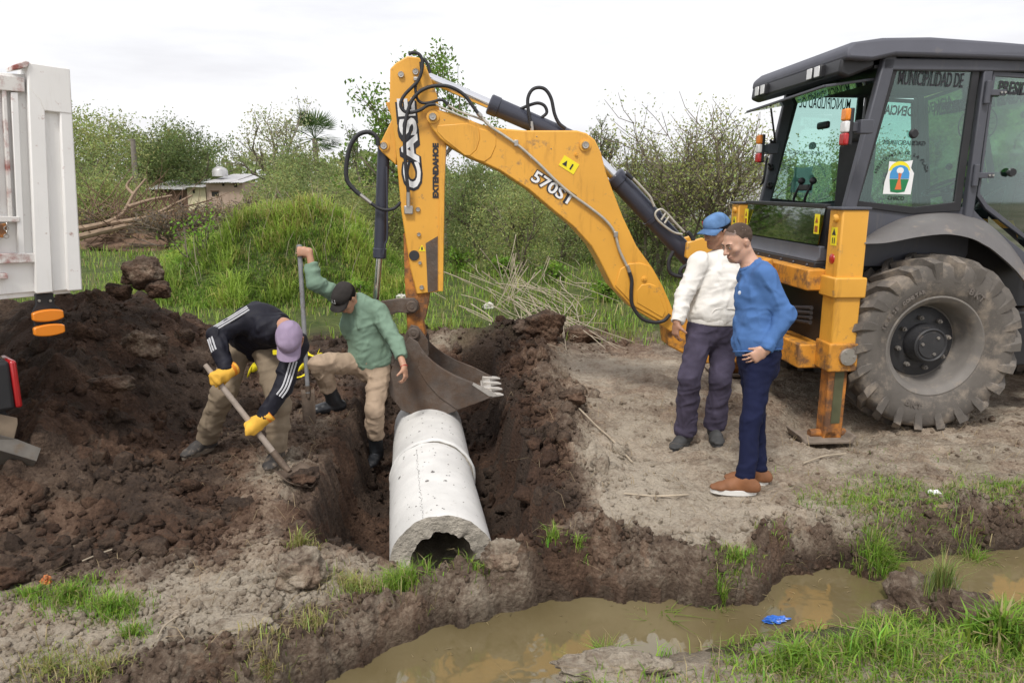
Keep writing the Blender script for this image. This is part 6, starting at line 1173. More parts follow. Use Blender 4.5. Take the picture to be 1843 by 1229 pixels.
# ================================================================== DUMP TRUCK (its tail reaches into the picture)
TA = math.radians(47); TRr = np.array([math.cos(TA), math.sin(TA), 0]); TIn = np.array([-math.sin(TA), math.cos(TA), 0])     # towards its tail, and inward from the near side
TP = gd(148, 522, 4.5); TO = np.array([TP[0], TP[1], 0])
def tl(x, y, dep=0.0): q = onplane(x, y, TP + TIn * dep, TIn) - TO; return np.array([q @ TRr, q @ TIn, q[2]])
def tpx(pts, dep=0.0): return [(q[0], q[2]) for q in (tl(x, y, dep) for x, y in pts)]
TK = empty('dump_truck', TO, TA, 'rear end of a chipped white dump truck parked at the left', 'truck')
M_TW = mat('white_truck_paint', (.82, .81, .79), .45, var=.05, vs=3, dirt=((.30, .12, .08), .20, 11), coat=.15, bump=.05, bs=30, streak=((.50, .46, .40), .6, (10, 10, .9)))
M_TRU = mat('rusty_white_paint', (.72, .70, .67), .6, var=.08, vs=5, dirt=((.27, .045, .03), .47, 7), bump=.15)
M_TDK = mat('truck_black', (.02, .02, .022), .6, var=.2); M_GALV = mat('dull_sheet_metal', (.155, .14, .12), .55, .4, var=.25, vs=9, dirt=((.16, .12, .085), .35, 8)); M_TAN = mat('dusty_plate', (.26, .20, .14), .8, var=.25, vs=9)
def tp(name, mb, m, parent=None, bevel=.004, **k): return obj(name, mb, m, TK if parent is None else parent, bevel=bevel, **k)
zb, zt = TP[2], tl(125, 125)[2]
bedL = -4.6
tp('side_board', MB().mm(bedL, -.02, .045, .075, zb + .01, zt - .05), M_TW)
post = tp('corner_post', MB().prism(tpx([(48, 114), (124, 126), (147, 521), (66, 528)]), .022, .20), M_TW, bevel=.006)
tp('post_flange', MB().prism(tpx([(47, 113), (77, 117), (96, 526), (65, 529)]), -.008, .03), M_TW, post, bevel=.008)
tp('post_flange', MB().prism(tpx([(103, 122), (125, 125), (148, 522), (122, 524)]), -.008, .03), M_TW, post, bevel=.008)
tp('post_head', MB().prism(tpx([(48, 112.5), (125, 124.5), (129.5, 206), (78, 200), (70, 180), (52, 160)]), -.011, .028), M_TW, post, bevel=.006)
tp('post_cap', MB().prism(tpx([(20, 119), (45, 110), (52, 113), (48, 122), (22, 127)], .0), -.02, .12), M_TRU, post)
for pl in ([(-60, 128), (44, 140), (45, 166), (-60, 158)], [(-60, 388), (36, 390), (36, 400), (-60, 400)], [(-80, 458), (68, 456), (69, 472), (-80, 478)], [(-80, 496), (14, 492), (15, 502), (-80, 506)]):
    tp('rail', MB().prism(tpx(pl), .0, .06), M_TRU)
for pl in ([(20, 166), (33, 167), (46, 458), (34, 458)], [(4, 160), (12, 160), (24, 390), (17, 390)], [(-26, 160), (-16, 160), (-4, 458), (-14, 458)]): tp('upright', MB().prism(tpx(pl), .005, .055), M_TRU if pl[0][0] < 10 else M_TW)
hk = tp('latch', MB().prism(tpx([(-10, 404), (8, 402), (12, 418), (4, 428), (-10, 426)]), -.03, .01), M_RUST)
for k in range(4): tp('chain_link', MB().lathe([(.012 + .003 * math.cos(q), .003 * math.sin(q)) for q in np.linspace(0, 6.283, 7)[:-1]], tl(9, 404 + k * 7) + np.array([0, -.03, 0]), (0, 1, 0) if k % 2 else (1, 0, 0), 12, closed=True), M_STEEL, hk, bevel=0)
tp('bed_floor', MB().mm(bedL, -.05, .06, 2.35, zb - .02, zb + .06), M_TW); tp('far_side', MB().mm(bedL, -.02, 2.34, 2.40, zb, zt - .05), M_TW); tp('tailgate', MB().mm(-.05, .0, .20, 2.30, zb + .02, zt - .1), M_TW); tp('head_board', MB().mm(bedL - .05, bedL, .05, 2.40, zb, zt + .3), M_TW)
for v in (.75, 1.6): tp('chassis_rail', MB().mm(bedL - 1.5, -.6, v, v + .09, zb - .42, zb - .04), M_TDK)
for i, x in enumerate((-2.2, -3.4)):
    for v in (.15, 2.05): tp('wheel', MB().lathe([(.001, -.1), (.28, -.1), (.30, -.14), (.46, -.15), (.5, -.11), (.5, .11), (.46, .15), (.30, .14), (.28, .1), (.001, .1)], (x, v + .1, .5), (0, 1, 0), 40), M_TYRE, bevel=0)
tp('cab_body', MB().mm(bedL - 2.2, bedL - .3, .1, 2.35, .7, 2.6), M_TW, bevel=.08)
# lamps below the bed
st_ = tp('lamp_bracket', MB().prism(tpx([(62, 529), (96, 527), (98, 548), (110, 558), (114, 598), (98, 606), (64, 604), (57, 560), (64, 548)], .05), .045, .065), M_TDK, bevel=.006)
for (x, y) in ((84.5, 567), (87, 593)):
    c = tl(x, y, .04); V = [(c[0] + .083 * max(-1, min(1, 1.25 * math.cos(q))) * (1 - .0), c[2] + .037 * math.sin(q)) for q in np.linspace(0, 6.283, 29)[:-1]]
    l_ = tp('side_lamp', MB().prism(V, .005, .045), M_AMB, st_, bevel=.012)
for x in (70, 90): tp('bolt_head', MB().lathe([(.001, .01), (.008, .01), (.008, 0)], tl(x, 541, .045), (0, -1, 0), 6), M_STEEL, st_, bevel=0)
c0 = tl(-40, 655, .10); c1 = tl(33, 733, .10)
tlp = tp('tail_lamp_housing', MB().mm(c0[0], c1[0] - .02, .06, .30, c1[2], c0[2]), M_TDK, bevel=.022, seg=3); tp('red_lens', MB().mm(c1[0] - .02, c1[0] + .018, .062, .298, c1[2] + .005, c0[2] - .005), M_RED, tlp, bevel=.014)
tp('lamp_stay', MB().prism(tpx([(-40, 700), (6, 730), (16, 752), (18, 770), (-40, 760)], .12), .12, .14), M_TDK)
tp('dusty_plate', MB().prism(tpx([(-40, 736), (31, 752), (32, 762), (22, 804), (-40, 790)], .09), .085, .10), M_TAN)
tp('folded_guard', MB().slab([tl(x, y, .05) for x, y in ((-40, 772), (32, 791), (28, 815), (-40, 798))], TIn * 0 + np.array([0, .012, 0])), M_GALV); 
tp('folded_guard', MB().slab([tl(32, 791, .05), tl(74, 807, .0), tl(66, 830, -.02), tl(-40, 798, .0), tl(-40, 790, .05)], np.array([0, .012, 0])), M_GALV)
tp('folded_guard', MB().slab([tl(66, 830, -.02), tl(48, 862, .10), tl(-40, 828, .12), tl(-40, 798, .0)], np.array([0, .012, 0])), M_GALV)

# ================================================================== VEGETATION AND BACKGROUND
M_GRASS = mat('grass_blade', (1, 1, 1), .6, var=.1, attr=True, trans=.45, spec=.3); M_LEAF = mat('leaf', (1, 1, 1), .6, var=.1, attr=True, trans=.5, spec=.3)
M_BARK = mat('bark', (.16, .13, .10), .9, var=.3, vs=10, bump=.4); M_DEAD = mat('dry_wood', (.30, .215, .15), .9, var=.25, vs=8, bump=.3); M_CANE = mat('dry_cane', (.40, .335, .25), .8, var=.25, vs=6)
def blades(P, H, W, az, lean, col, tipcol=None):
    n = len(P); dx, dy = np.cos(az), np.sin(az); sx, sy = -dy, dx; z0 = np.zeros(n); s = np.stack([sx, sy, z0], -1) * (W / 2)[:, None]; d = np.stack([dx, dy, z0], -1)
    up = np.array([0, 0, 1.]); m = P + d * (lean * H * .28)[:, None] + up * (H * .62)[:, None]; t = P + d * (lean * H)[:, None] + up * (H * (1 - .35 * np.minimum(lean, 1.6)))[:, None]
    V = np.stack([P - s, P + s, m + s * .75, m - s * .75, t], 1).reshape(-1, 3); i = np.arange(n) * 5
    Fa = np.concatenate([np.stack([i, i + 1, i + 2], -1), np.stack([i, i + 2, i + 3], -1), np.stack([i + 3, i + 2, i + 4], -1)]); C = np.repeat(col, 5, 0)
    return V, Fa, C
def grass(name, P, H, W, rng, base, vary=.25, dry=.12, lean=(.2, 1.0), label='', drycol=(.42, .35, .18)):
    n = len(P); c = np.asarray(base) * (1 + vary * rng.normal(size=(n, 1))) * (1 + .10 * rng.normal(size=(n, 3))); k = rng.uniform(size=n) < dry; c[k] = np.asarray(drycol) * (1 + .2 * rng.normal(size=(k.sum(), 1)))
    V, Fa, C = blades(P, H, W, rng.uniform(0, 6.283, n), rng.uniform(lean[0], lean[1], n), np.clip(c, .01, .6)); o = npmesh(name, V, Fa, M_GRASS, col=C); return tag(o, label, 'grass', kind='stuff')
rg = np.random.default_rng(21)
def onground(x, y): return np.stack([x, y, surf(x, y) - .01], -1)
GRN = (.22, .36, .05); GRN2 = (.30, .35, .09)
# near bank of the ditch
X = rg.uniform(.0, 3.0, 26000); Y = rg.uniform(2.25, 3.4, 26000); k = (Y < ynear(X) + .01) & (rg.uniform(size=26000) < np.clip(.45 + .9 * fbm2(X, Y, 2.0, 3, 81) + .5 * sstep(.7, 1.2, X), .03, 1)) & (X > .32 + .3 * fbm2(X, Y, 2, 2, 82)); X, Y = X[k], Y[k]
grass('bank_grass', onground(X, Y), .03 + .075 * rg.uniform(size=len(X)) ** 2, .0035 + .004 * rg.uniform(size=len(X)), rg, GRN, .3, .22, (.3, 1.3), 'green grass on the near bank of the ditch')
# right-hand bank and trampled edge
X = rg.uniform(1.35, 4.6, 60000); Y = rg.uniform(3.3, 5.2, 60000); yy = Y - yfar(X); k = (yy > .02) & (rg.uniform(size=len(X)) < np.exp(-((yy - .36) / .36) ** 2) * np.clip(fbm2(X, Y, 2.1, 3, 83) * 1.2 + .62 * sstep(1.5, 2.3, X), 0, 1)); X, Y = X[k], Y[k]
grass('bank_grass', onground(X, Y), .022 + .06 * rg.uniform(size=len(X)) ** 2, .003 + .003 * rg.uniform(size=len(X)), rg, GRN, .3, .2, (.3, 1.4), 'short grass along the far bank of the ditch below the backhoe')
def tuft(px_, py_, n, hgt, rad, label, z=0.0, base=GRN, name='grass_tuft', dry=.12, w=.005, lean=(.15, 1.0), P0=None):
    n = int(n * 1.7); hgt = hgt * 1.6; rad = rad * 1.1; c = gz(px_, py_, z) if P0 is None else np.asarray(P0); r = rad * np.abs(rg.normal(size=n)); a = rg.uniform(0, 6.283, n); x, y = c[0] + r * np.cos(a), c[1] + r * np.sin(a) * .8; P = onground(x, y) if P0 is None else np.stack([x, y, np.full(n, c[2])], -1)
    o = grass(name, P, hgt * (.4 + .6 * rg.uniform(size=n)) * np.exp(-(r / rad) ** 2 * .15), w * (.6 + .6 * rg.uniform(size=n)), rg, base, .25, dry, lean, label); o['category'] = 'grass tuft'; return o
tuft(725, 1045, 420, .13, .085, 'bright green grass tuft in front of the pipe mouth'); tuft(640, 1062, 260, .09, .10, 'thin yellowish grass tuft left of the pipe mouth', base=GRN2, dry=.4)
tuft(545, 1000, 120, .09, .05, 'dry weedy tuft at the left front corner of the trench', base=GRN2, dry=.5); tuft(850, 1030, 110, .06, .06, 'small grass tuft just right of the pipe mouth')
tuft(995, 1000, 50, .09, .03, 'few upright grass blades at the right front corner of the trench'); tuft(1042, 1000, 45, .06, .03, 'tiny grass tuft right of the trench corner')
tuft(130, 1085, 650, .06, .12, 'green grass patch in the left foreground'); tuft(205, 1105, 480, .07, .09, 'longer grass patch right of the left foreground patch'); tuft(60, 1080, 160, .05, .07, 'small grass patch nearest the left picture edge'); tuft(240, 1145, 150, .05, .06, 'little grass patch beside a clay crack in the left foreground')
tuft(90, 1205, 260, .06, .12, 'sparse grass at the bottom left corner', base=GRN2, dry=.3); tuft(185, 1215, 200, .06, .08, 'sparse grass along the bottom picture edge at left', base=GRN2, dry=.35); tuft(480, 1195, 260, .07, .13, 'straggly half-dry grass above the ditch in the lower left', base=GRN2, dry=.6); tuft(560, 1130, 120, .07, .08, 'dry grass on the bank left of the water', base=GRN2, dry=.6)
tuft(1325, 1010, 260, .06, .09, 'grass cap on the bank block jutting into the water'); tuft(1300, 1092, 90, .10, .04, 'grass hanging at the foot of the bank block', z=-.2); tuft(1190, 1112, 50, .20, .05, 'leafy weed growing out of the water', z=-.2, lean=(.3, 1.3), w=.008)
tuft(1590, 985, 520, .11, .10, 'thick grass hanging down the far bank', z=-.05); tuft(1600, 1010, 260, .10, .09, 'grass at the waterline below the hanging grass', z=-.15); tuft(1710, 1050, 140, .20, .045, 'tall pale grass growing on the mud clod in the ditch', base=(.26, .33, .10), P0=gz(1700, 1060, -.02) + np.array([0, .02, -.06]), lean=(.1, .6))
tuft(1405, 1085, 14, .20, .02, 'few thin stalks standing in the water by the wrapper', z=-.2, base=(.26, .22, .11), dry=.8); tuft(1770, 950, 300, .12, .12, 'weedy grass on the far bank at the right picture edge', dry=.3); tuft(1655, 985, 200, .12, .08, 'trailing grass on the far bank beside the water', dry=.3, z=-.05)
tuft(1090, 1195, 130, .12, .05, 'fresh grass tuft behind the grey clay slab at the ditch edge', z=-.1); tuft(1800, 1150, 220, .16, .10, 'broad-bladed grass at the lower right corner', z=0, w=.014); tuft(1580, 1180, 200, .12, .14, 'taller grass on the near bank in the lower right', z=0, w=.008); tuft(1430, 1190, 140, .12, .10, 'broad-leaved grass near the bottom picture edge at right', z=0, w=.010)
# meadow behind
n = 60000; Y = 8.9 + 26 * rg.uniform(size=n) ** 2.0; X = (rg.uniform(size=n) - .5) * (3 + Y * 1.5); k = (poly_sd(HEAP, X, Y) < -.1) & (mound_h(X, Y) < .1) & (rg.uniform(size=n) < np.clip(.55 + .8 * fbm2(X, Y, .8, 3, 84) + .4 * (Y > 11) - .7 * np.exp(-((X - .3) / 1.6) ** 2 - ((Y - 9.4) / .9) ** 2), .04, 1)); X, Y = X[k], Y[k]
grass('meadow_grass', onground(X, Y), (.06 + .20 * rg.uniform(size=len(X)) ** 2) * (.8 + .035 * Y), (.006 + .008 * rg.uniform(size=len(X))) * (.6 + .05 * Y), rg, (.26, .38, .065), .3, .18, (.2, 1.1), 'long green meadow grass behind the diggings')
# overgrown mound
M_MOUND = mat('mound_soil', (.055, .075, .02), .95, var=.4, vs=3, bump=.5, bs=12)
mx_ = np.arange(-8.2, -1.4, .12); my_ = np.arange(11.2, 17.4, .12); gm = gridmesh('mound', mx_, my_, lambda x, y: mound_h(x, y) - .06 + .05 * fbm2(x, y, 2, 3, 85), lambda x, y, z: np.ones(x.shape + (3,)), M_MOUND); tag(gm, kind='structure')
n = 44000; X = rg.uniform(-8.2, -1.5, n); Y = rg.uniform(11.3, 15.2, n); h = mound_h(X, Y); k = h > .03; X, Y, h = X[k], Y[k], h[k]; P = np.stack([X, Y, h - .06 + .05 * fbm2(X, Y, 2, 3, 85)], -1); clump = fbm2(X, Y, 2.6, 3, 86)
hh = (.08 + .26 * rg.uniform(size=len(X)) ** 2) * (1 + .9 * clump); cc = np.where((clump > .05)[:, None], np.array([[.34, .48, .085]]), np.array([[.21, .34, .055]])) * (1 + .25 * rg.normal(size=(len(X), 1))); cc = cc * (1 + .35 * fbm2(X, Y, .8, 2, 88))[:, None]; kd = rg.uniform(size=len(X)) < .10 + .14 * (h > 1.2) + .15 * (fbm2(X, Y, 1.3, 2, 89) > .35); cc[kd] = (.42, .38, .14)
V, Fa, C = blades(P, np.maximum(hh, .05), .010 + .010 * rg.uniform(size=len(X)), rg.uniform(0, 6.283, len(X)), rg.uniform(.4, 1.7, len(X)), np.clip(cc, .01, .6)); tag(npmesh('mound_grass', V, Fa, M_GRASS, col=C), 'thick drooping green grass covering the rounded mound', 'grass', kind='stuff')

# ---------- trees and shrubs
def leafcards(P, size, rng, cols):
    n = len(P); a = rng.normal(size=(n, 3)); a /= np.linalg.norm(a, axis=1)[:, None]; b = rng.normal(size=(n, 3)); b -= a * (a * b).sum(1)[:, None]; b /= np.linalg.norm(b, axis=1)[:, None]; s = size[:, None]
    V = np.stack([P - a * s * .5, P + b * s * .26 - a * s * .05, P + a * s * .5, P - b * s * .26 + a * s * .05], 1).reshape(-1, 3); return V, np.arange(n * 4).reshape(n, 4), np.repeat(cols, 4, 0)
def tree(name, cx, Y, topy, hw, label, style='dense', cat='tree', seed=0, base=(.085, .135, .022), nleaf=5200, lean=0.0, stems=1, basez=0.0, leaf=None, low=.12, group=None):
    rng = np.random.default_rng(900 + seed); top = gy(cx, topy, Y); Hh = top[2] - basez; Rw = hw / F * Y; root = np.array([top[0], Y, basez]); e = empty(name, root, 0, label, cat, group or {'tree': 'trees in the background', 'shrub': 'shrubs behind the diggings', 'thicket': 'thickets behind the diggings', 'weed': 'weeds at the edge of the meadow'}.get(name))
    segs = []; tips = []
    def grow(p, d, L, r, dep):
        pts = [p]; m = 5
        for i in range(m):
            d = unit(d + rng.normal(size=3) * (.16 if dep else .10) + np.array([0, 0, .05 if style != 'airy' else .10])); p = p + d * L / m; pts.append(p)
        segs.append((pts, [r * (1 - .6 * i / m) for i in range(m + 1)], dep))
        if dep >= 3: tips.extend(pts[1:]); return
        nb = {0: rng.integers(5, 8), 1: rng.integers(4, 6), 2: rng.integers(3, 5)}[dep]
        for i in range(nb):
            f = rng.uniform(.3 if dep else .35, 1); j = min(int(f * m), m - 1); q = pts[j] * (1 - (f * m - j)) + pts[j + 1] * (f * m - j); az = rng.uniform(0, 6.283); t = unit(pts[-1] - pts[0]); s1 = unit(np.cross(t, [.3, .5, .8])); s2 = np.cross(t, s1); an = rng.uniform(.45, 1.05)
            grow(q, unit(t * math.cos(an) + (s1 * math.cos(az) + s2 * math.sin(az)) * math.sin(an)), L * rng.uniform(.52, .75), r * .45, dep + 1)
    for s in range(stems):
        az = rng.uniform(0, 6.283); o = .35 if stems > 1 else .08
        grow(np.array([0, 0, 0.]) + (rng.normal(size=3) * np.array([.05, .05, 0]) if stems > 1 else 0), unit([o * math.cos(az) * 1.4 + lean, o * math.sin(az), 1]), .5, .035 if stems == 1 else .02, 0)
    tp_ = np.array(tips); zmax = np.quantile(tp_[:, 2], .985); xr = np.quantile(np.abs(tp_[:, 0] - np.median(tp_[:, 0]) * (lean == 0)), .94); yr = np.quantile(np.abs(tp_[:, 1]), .94); Sc = np.array([Rw / xr, min(Rw, 3.0) / yr, Hh / zmax]); mb = MB()
    for pts, r, dep in segs:
        if dep <= (3 if style == 'airy' else 1): mb.tube([p * Sc for p in pts], [max(q * Hh, .0016 * Y * (.35 if dep > 1 else .5)) if dep else q * Hh for q in r], 6 if dep == 0 else (4 if dep == 1 else 3), False) if dep < 3 else mb.tube([pts[0] * Sc, pts[2] * Sc, pts[5] * Sc], [max(r[0] * Hh, .00056 * Y), .0005 * Y, .0003 * Y], 3, False)
    obj('trunk', mb, M_BARK, e)
    nt_ = len(tp_); nleaf = int(nleaf * (1.3 if style == 'dense' else 1.0)); ix = rng.integers(nt_, size=nleaf); sp = (.055 if style == 'airy' else .085) * min(Hh, 2 * Rw); P = tp_[ix] * Sc + np.clip(rng.normal(size=(nleaf, 3)), -1.5, 1.5) * sp * np.array([1, 1, .8])
    if low == .3 or low == 0: kk = rng.uniform(size=len(P)) < .5; P[kk, 2] *= rng.uniform(.05, 1, kk.sum()); P[kk, :2] *= 1.12
    if low == .3: k = P[:, 2] > .02 * Hh
    else: k = P[:, 2] > low * Hh
    P = P[k]; ls = (leaf or .0034 * Y) * (.6 + .8 * rng.uniform(size=len(P))); clump = fbm3(*(P / max(Rw, .5)).T, 2.4, 2, seed); c = np.asarray(base) * (1 + .35 * clump + .22 * rng.normal(size=len(P)))[:, None] * (1 + .08 * rng.normal(size=(len(P), 3)))
    V, Fa, C = leafcards(P, ls, rng, np.clip(c, .008, .5)); npmesh('crown', V, Fa, M_LEAF, e, col=C, smooth=False); return e
D1 = (.16, .205, .075); D2 = (.245, .295, .11); D3 = (.33, .375, .135); D4 = (.37, .40, .20)
tree('tree', 165, 40, 212, 95, 'tall pale green tree beside the white truck', 'dense', seed=1, base=D3, nleaf=8000)
tree('tree', 252, 44, 226, 70, 'rounded green tree behind the bare pole', 'dense', seed=2, base=D2, nleaf=7000); tree('tree', 305, 48, 238, 55, 'dark green tree right of the bare pole', 'dense', seed=3, base=D1, nleaf=6000)
tree('tree', 358, 42, 246, 62, 'dark bushy tree above the shack roof', 'dense', seed=4, base=D1, nleaf=6500)
tree('tree', 445, 33, 186, 105, 'open airy tree with bent branches against the sky', 'airy', seed=5, base=D4, nleaf=3600, lean=.10, low=.5)
tree('tree', 512, 28, 268, 62, 'grey-green bushy tree left of the palm', 'dense', seed=6, base=D2, nleaf=7500, low=.0); tree('tree', 600, 27, 285, 60, 'grey-green bushy tree below the palm', 'dense', seed=7, base=D2, nleaf=7500, low=.0); tree('tree', 655, 24, 240, 45, 'dark thin tree left of the excavator arm', 'airy', seed=8, base=D1, nleaf=3600)
tree('tree', 775, 18.5, 100, 105, 'tall thin tree with bright leaves behind the top of the excavator arm', 'airy', seed=9, base=(.17, .27, .05), nleaf=4200, leaf=.10)
for i, (x, Yy, ty, hw, lb) in enumerate(((690, 17, 330, 55, 'low green bush left of the upright excavator arm'), (860, 20, 285, 70, 'bushy green thicket under the bend of the boom'), (935, 17, 318, 65, 'yellow-green bush under the middle of the boom'), (1010, 19, 345, 70, 'green bush seen under the lower boom'), (1100, 21, 300, 60, 'dark bush behind the lower boom cylinder'), (1165, 16, 330, 60, 'dense green shrub left of the man in white'))):
    tree('shrub', x, Yy, ty, hw, lb, 'dense', 'shrub', 20 + i, (D3, D2, D3, D2, D1, D2)[i], 6500, stems=4, low=.3)
tree('tree', 1102, 27, 220, 28, 'slim young tree right of the boom bend', 'airy', seed=30, base=D2, nleaf=1300)
tree('shrub', 1275, 14.5, 205, 135, 'wide open shrub with many bare twigs left of the cab', 'airy', 'shrub', 31, (.34, .38, .13), 10500, stems=7, leaf=.052); tree('shrub', 1195, 15.5, 262, 75, 'half-bare shrub above the boom cylinder', 'airy', 'shrub', 32, (.33, .37, .12), 7500, stems=5, leaf=.052)
tree('tree', 1450, 24, 255, 95, 'green tree seen through the rear of the cab', 'dense', seed=33, base=D2, nleaf=6000, low=0); tree('tree', 1600, 26, 262, 90, 'green tree seen through the side window of the cab', 'dense', seed=34, base=D2, nleaf=5500, low=0); tree('tree', 1720, 25, 258, 90, 'green tree behind the front part of the cab', 'dense', seed=35, base=D3, nleaf=5500, low=0); tree('tree', 1850, 26, 240, 90, 'green tree at the right picture edge behind the cab', 'dense', seed=36, base=D2, nleaf=5000, low=0)
tree('shrub', 205, 24, 372, 60, 'low yellowish bush behind the brush pile', 'airy', 'shrub', 40, (.30, .28, .11), 3500, stems=5); tree('shrub', 160, 30, 310, 60, 'green bush beside the truck under the tall pale tree', 'dense', 'shrub', 41, D3, 6500, stems=4, low=.3); tree('shrub', 430, 24, 360, 60, 'brownish thicket in front of the brick house', 'airy', 'shrub', 42, (.28, .21, .12), 3000, stems=6); tree('shrub', 320, 21, 372, 70, 'bare brown thicket in front of the shack', 'airy', 'shrub', 43, (.26, .18, .10), 2200, stems=7)
for i, (x, Yy, ty, hw, c_, lb) in enumerate(((150, 34, 262, 75, D2, 'green thicket beside the truck in front of the tall pale tree'), (205, 32, 325, 60, D3, 'yellow-green thicket at the foot of the bare pole'), (275, 47, 285, 70, D2, 'green thicket behind the shack'), (395, 47, 275, 60, D2, 'green thicket behind the brick house'), (492, 25, 310, 45, D3, 'pale green thicket on the right of the brick house'), (545, 22, 312, 60, D2, 'green thicket behind the top of the mound'), (610, 20, 300, 55, D3, 'yellowish thicket on the right behind the mound'), (660, 18, 330, 50, D3, 'tall weedy thicket left of the bucket cylinder'), (720, 26, 280, 60, D1, 'dark thicket far behind the upright arm'), (805, 24, 270, 65, D2, 'green thicket between the upright arm and the boom'), (890, 30, 290, 70, D1, 'dark thicket far behind the boom'), (970, 26, 335, 70, D2, 'green thicket low behind the boom'), (1050, 28, 340, 70, D2, 'green thicket behind the lettering on the boom'), (1225, 20, 385, 80, D2, 'dense green thicket behind the open shrub'), (1330, 21, 395, 80, D2, 'dense green thicket left of the cab'))):
    tree('thicket', x, Yy, ty, hw, lb, 'dense', 'thicket', 80 + i, c_, 5200, stems=5, low=.3)
# broad-leaved weeds at the edge of the meadow
for i, (x, y, hgt, lb) in enumerate(((900, 500, .5, 'leafy weed under the boom near the cut canes'), (830, 490, .6, 'leafy weed right of the upright arm'), (1000, 510, .5, 'leafy weed behind the cut canes'), (640, 545, .4, 'leafy weed behind the man in green'), (1090, 545, .4, 'leafy weed left of the boom foot'), (345, 395, .9, 'bright leafy weed on the left flank of the mound'), (730, 470, .8, 'leafy weed left of the upright arm'))):
    p = gz(x, min(y, 545)); yy = p[1] if i != 5 else 13.2; tree('weed', x, yy, y - hgt / yy * F * .9 if i != 5 else 375, hgt / yy * F * .45, lb, 'dense', 'weed', 60 + i, (.20, .33, .05), 420, stems=4, low=.3, leaf=.06 + .02 * (yy > 12))
for i, (x, y, h_, w_, lb) in enumerate(((-17, 6, 6.0, 2.6, 'large green tree far left behind the truck'), (-20, 10, 6.5, 2.8, 'broad tree left of the truck farther back'), (-15.5, 12.5, 5.2, 2.2, 'round tree behind the truck bed'), (-24, 3, 7, 3.2, 'tall tree at the far left side of the field'))):
    tree('tree', 900, 30, 150, 90, lb, 'dense', 'tree', 110 + i, D2, 2600, low=0)
    root_ = [o for o in COL.objects if o.get('label') == lb][0]; root_.location = (x, y, 0)
for i in range(46):                                            # stalks standing out of the mound
    a_ = rg.uniform(-2.2, 1.8); x, y = MOUND_C[0] + a_, MOUND_C[1] - rg.uniform(.2, 1.9); z = float(mound_h(np.array([x]), np.array([y]))[0]) - .05
    if i == 0: MS = MB()
    d = np.array([rg.normal() * .25, rg.normal() * .2, 1]); MS.tube([(x, y, z), (x + d[0] * .2, y + d[1] * .2, z + .28), (x + d[0] * .5, y + d[1] * .5, z + rg.uniform(.4, .6))], [.005, .004, .002], 4)
tag(obj('dry_stalks', MS, M_CANE), 'thin dry stalks standing out of the grassy mound', 'stalks', kind='stuff')
n = 26000; ang_ = rg.uniform(-1.25, 1.25, n); R_ = 72 + 14 * rg.uniform(size=n); X = R_ * np.sin(ang_); Y = R_ * np.cos(ang_) + 5; top_ = 4.2 + 1.6 * fbm2(X * .06, ang_ * 3, 1.0, 3, 97) + .7 * fbm2(X * .3, ang_ * 9, 1.0, 2, 98); Z = top_ * rg.uniform(.0, 1.0, n) ** .75
cw = np.array(D2) * (1 + .3 * fbm2(X, Z * 3, .12, 2, 99) + .2 * rg.normal(size=n))[:, None]; V, Fa, C = leafcards(np.stack([X, Y, Z], -1), .75 * (.6 + .8 * rg.uniform(size=n)), rg, np.clip(cw, .02, .5)); tag(npmesh('distant_wood', V, Fa, M_LEAF, col=C, smooth=False), 'distant line of green woods closing the horizon', 'wood', kind='stuff')
# palm
pt = gy(565, 250, 50); pe = empty('palm_tree', (pt[0], 50, 0), 0, 'fan palm rising above the bushes in the distance', 'palm'); obj('trunk', MB().tube([(0, 0, 0), (.1, 0, 2.5), (.05, 0, pt[2])], [.22, .2, .18], 8), M_BARK, pe)
for k in range(34):
    az = rg.uniform(0, 6.283); el = rg.uniform(-.5, 1.3); d = np.array([math.cos(az) * math.cos(el), math.sin(az) * math.cos(el), math.sin(el)]); s = unit(np.cross(d, [0, 0, 1.])); c = np.array([.05, 0, pt[2]]); V = [c]; f = []
    c1 = c + d * 1.0; nf = 13
    for j in range(nf):
        a = (j / (nf - 1) - .5) * 2.5; L = 1.25 * (1 - .1 * abs(a)); q = c1 + (d * math.cos(a) + s * math.sin(a)) * L + np.array([0, 0, -.18 * abs(a)]); w = np.cross(d * math.cos(a) + s * math.sin(a), np.cross(s, d)) * .045; i0 = len(V); V += [c1 - w * .5, c1 + (q - c1) * .6 - w, q, c1 + (q - c1) * .6 + w]; f.append((i0, i0 + 1, i0 + 2, i0 + 3))
    m = MB().add(V, f); m.tube([c, c1], .02, 4); me = obj('frond', m, MATS.get('palm_frond') or mat('palm_frond', (.075, .13, .035), .6, trans=.3), pe, smooth=False)
# utility pole
pp = gy(241, 336, 36); po = empty('wooden_pole', (pp[0], 36, 0), 0, 'bare weathered wooden pole standing among the trees', 'pole'); tt = gy(239, 252, 36); obj('shaft', MB().tube([(0, 0, 0), (tt[0] - pp[0], 0, tt[2])], [.15, .11], 10), mat('weathered_pole', (.22, .19, .165), .9, var=.2), po); obj('pole_cap', MB().cyl((tt[0] - pp[0], 0, tt[2] - .02), (tt[0] - pp[0], 0, tt[2] + .04), .125, n=10), MATS['weathered_pole'], po)
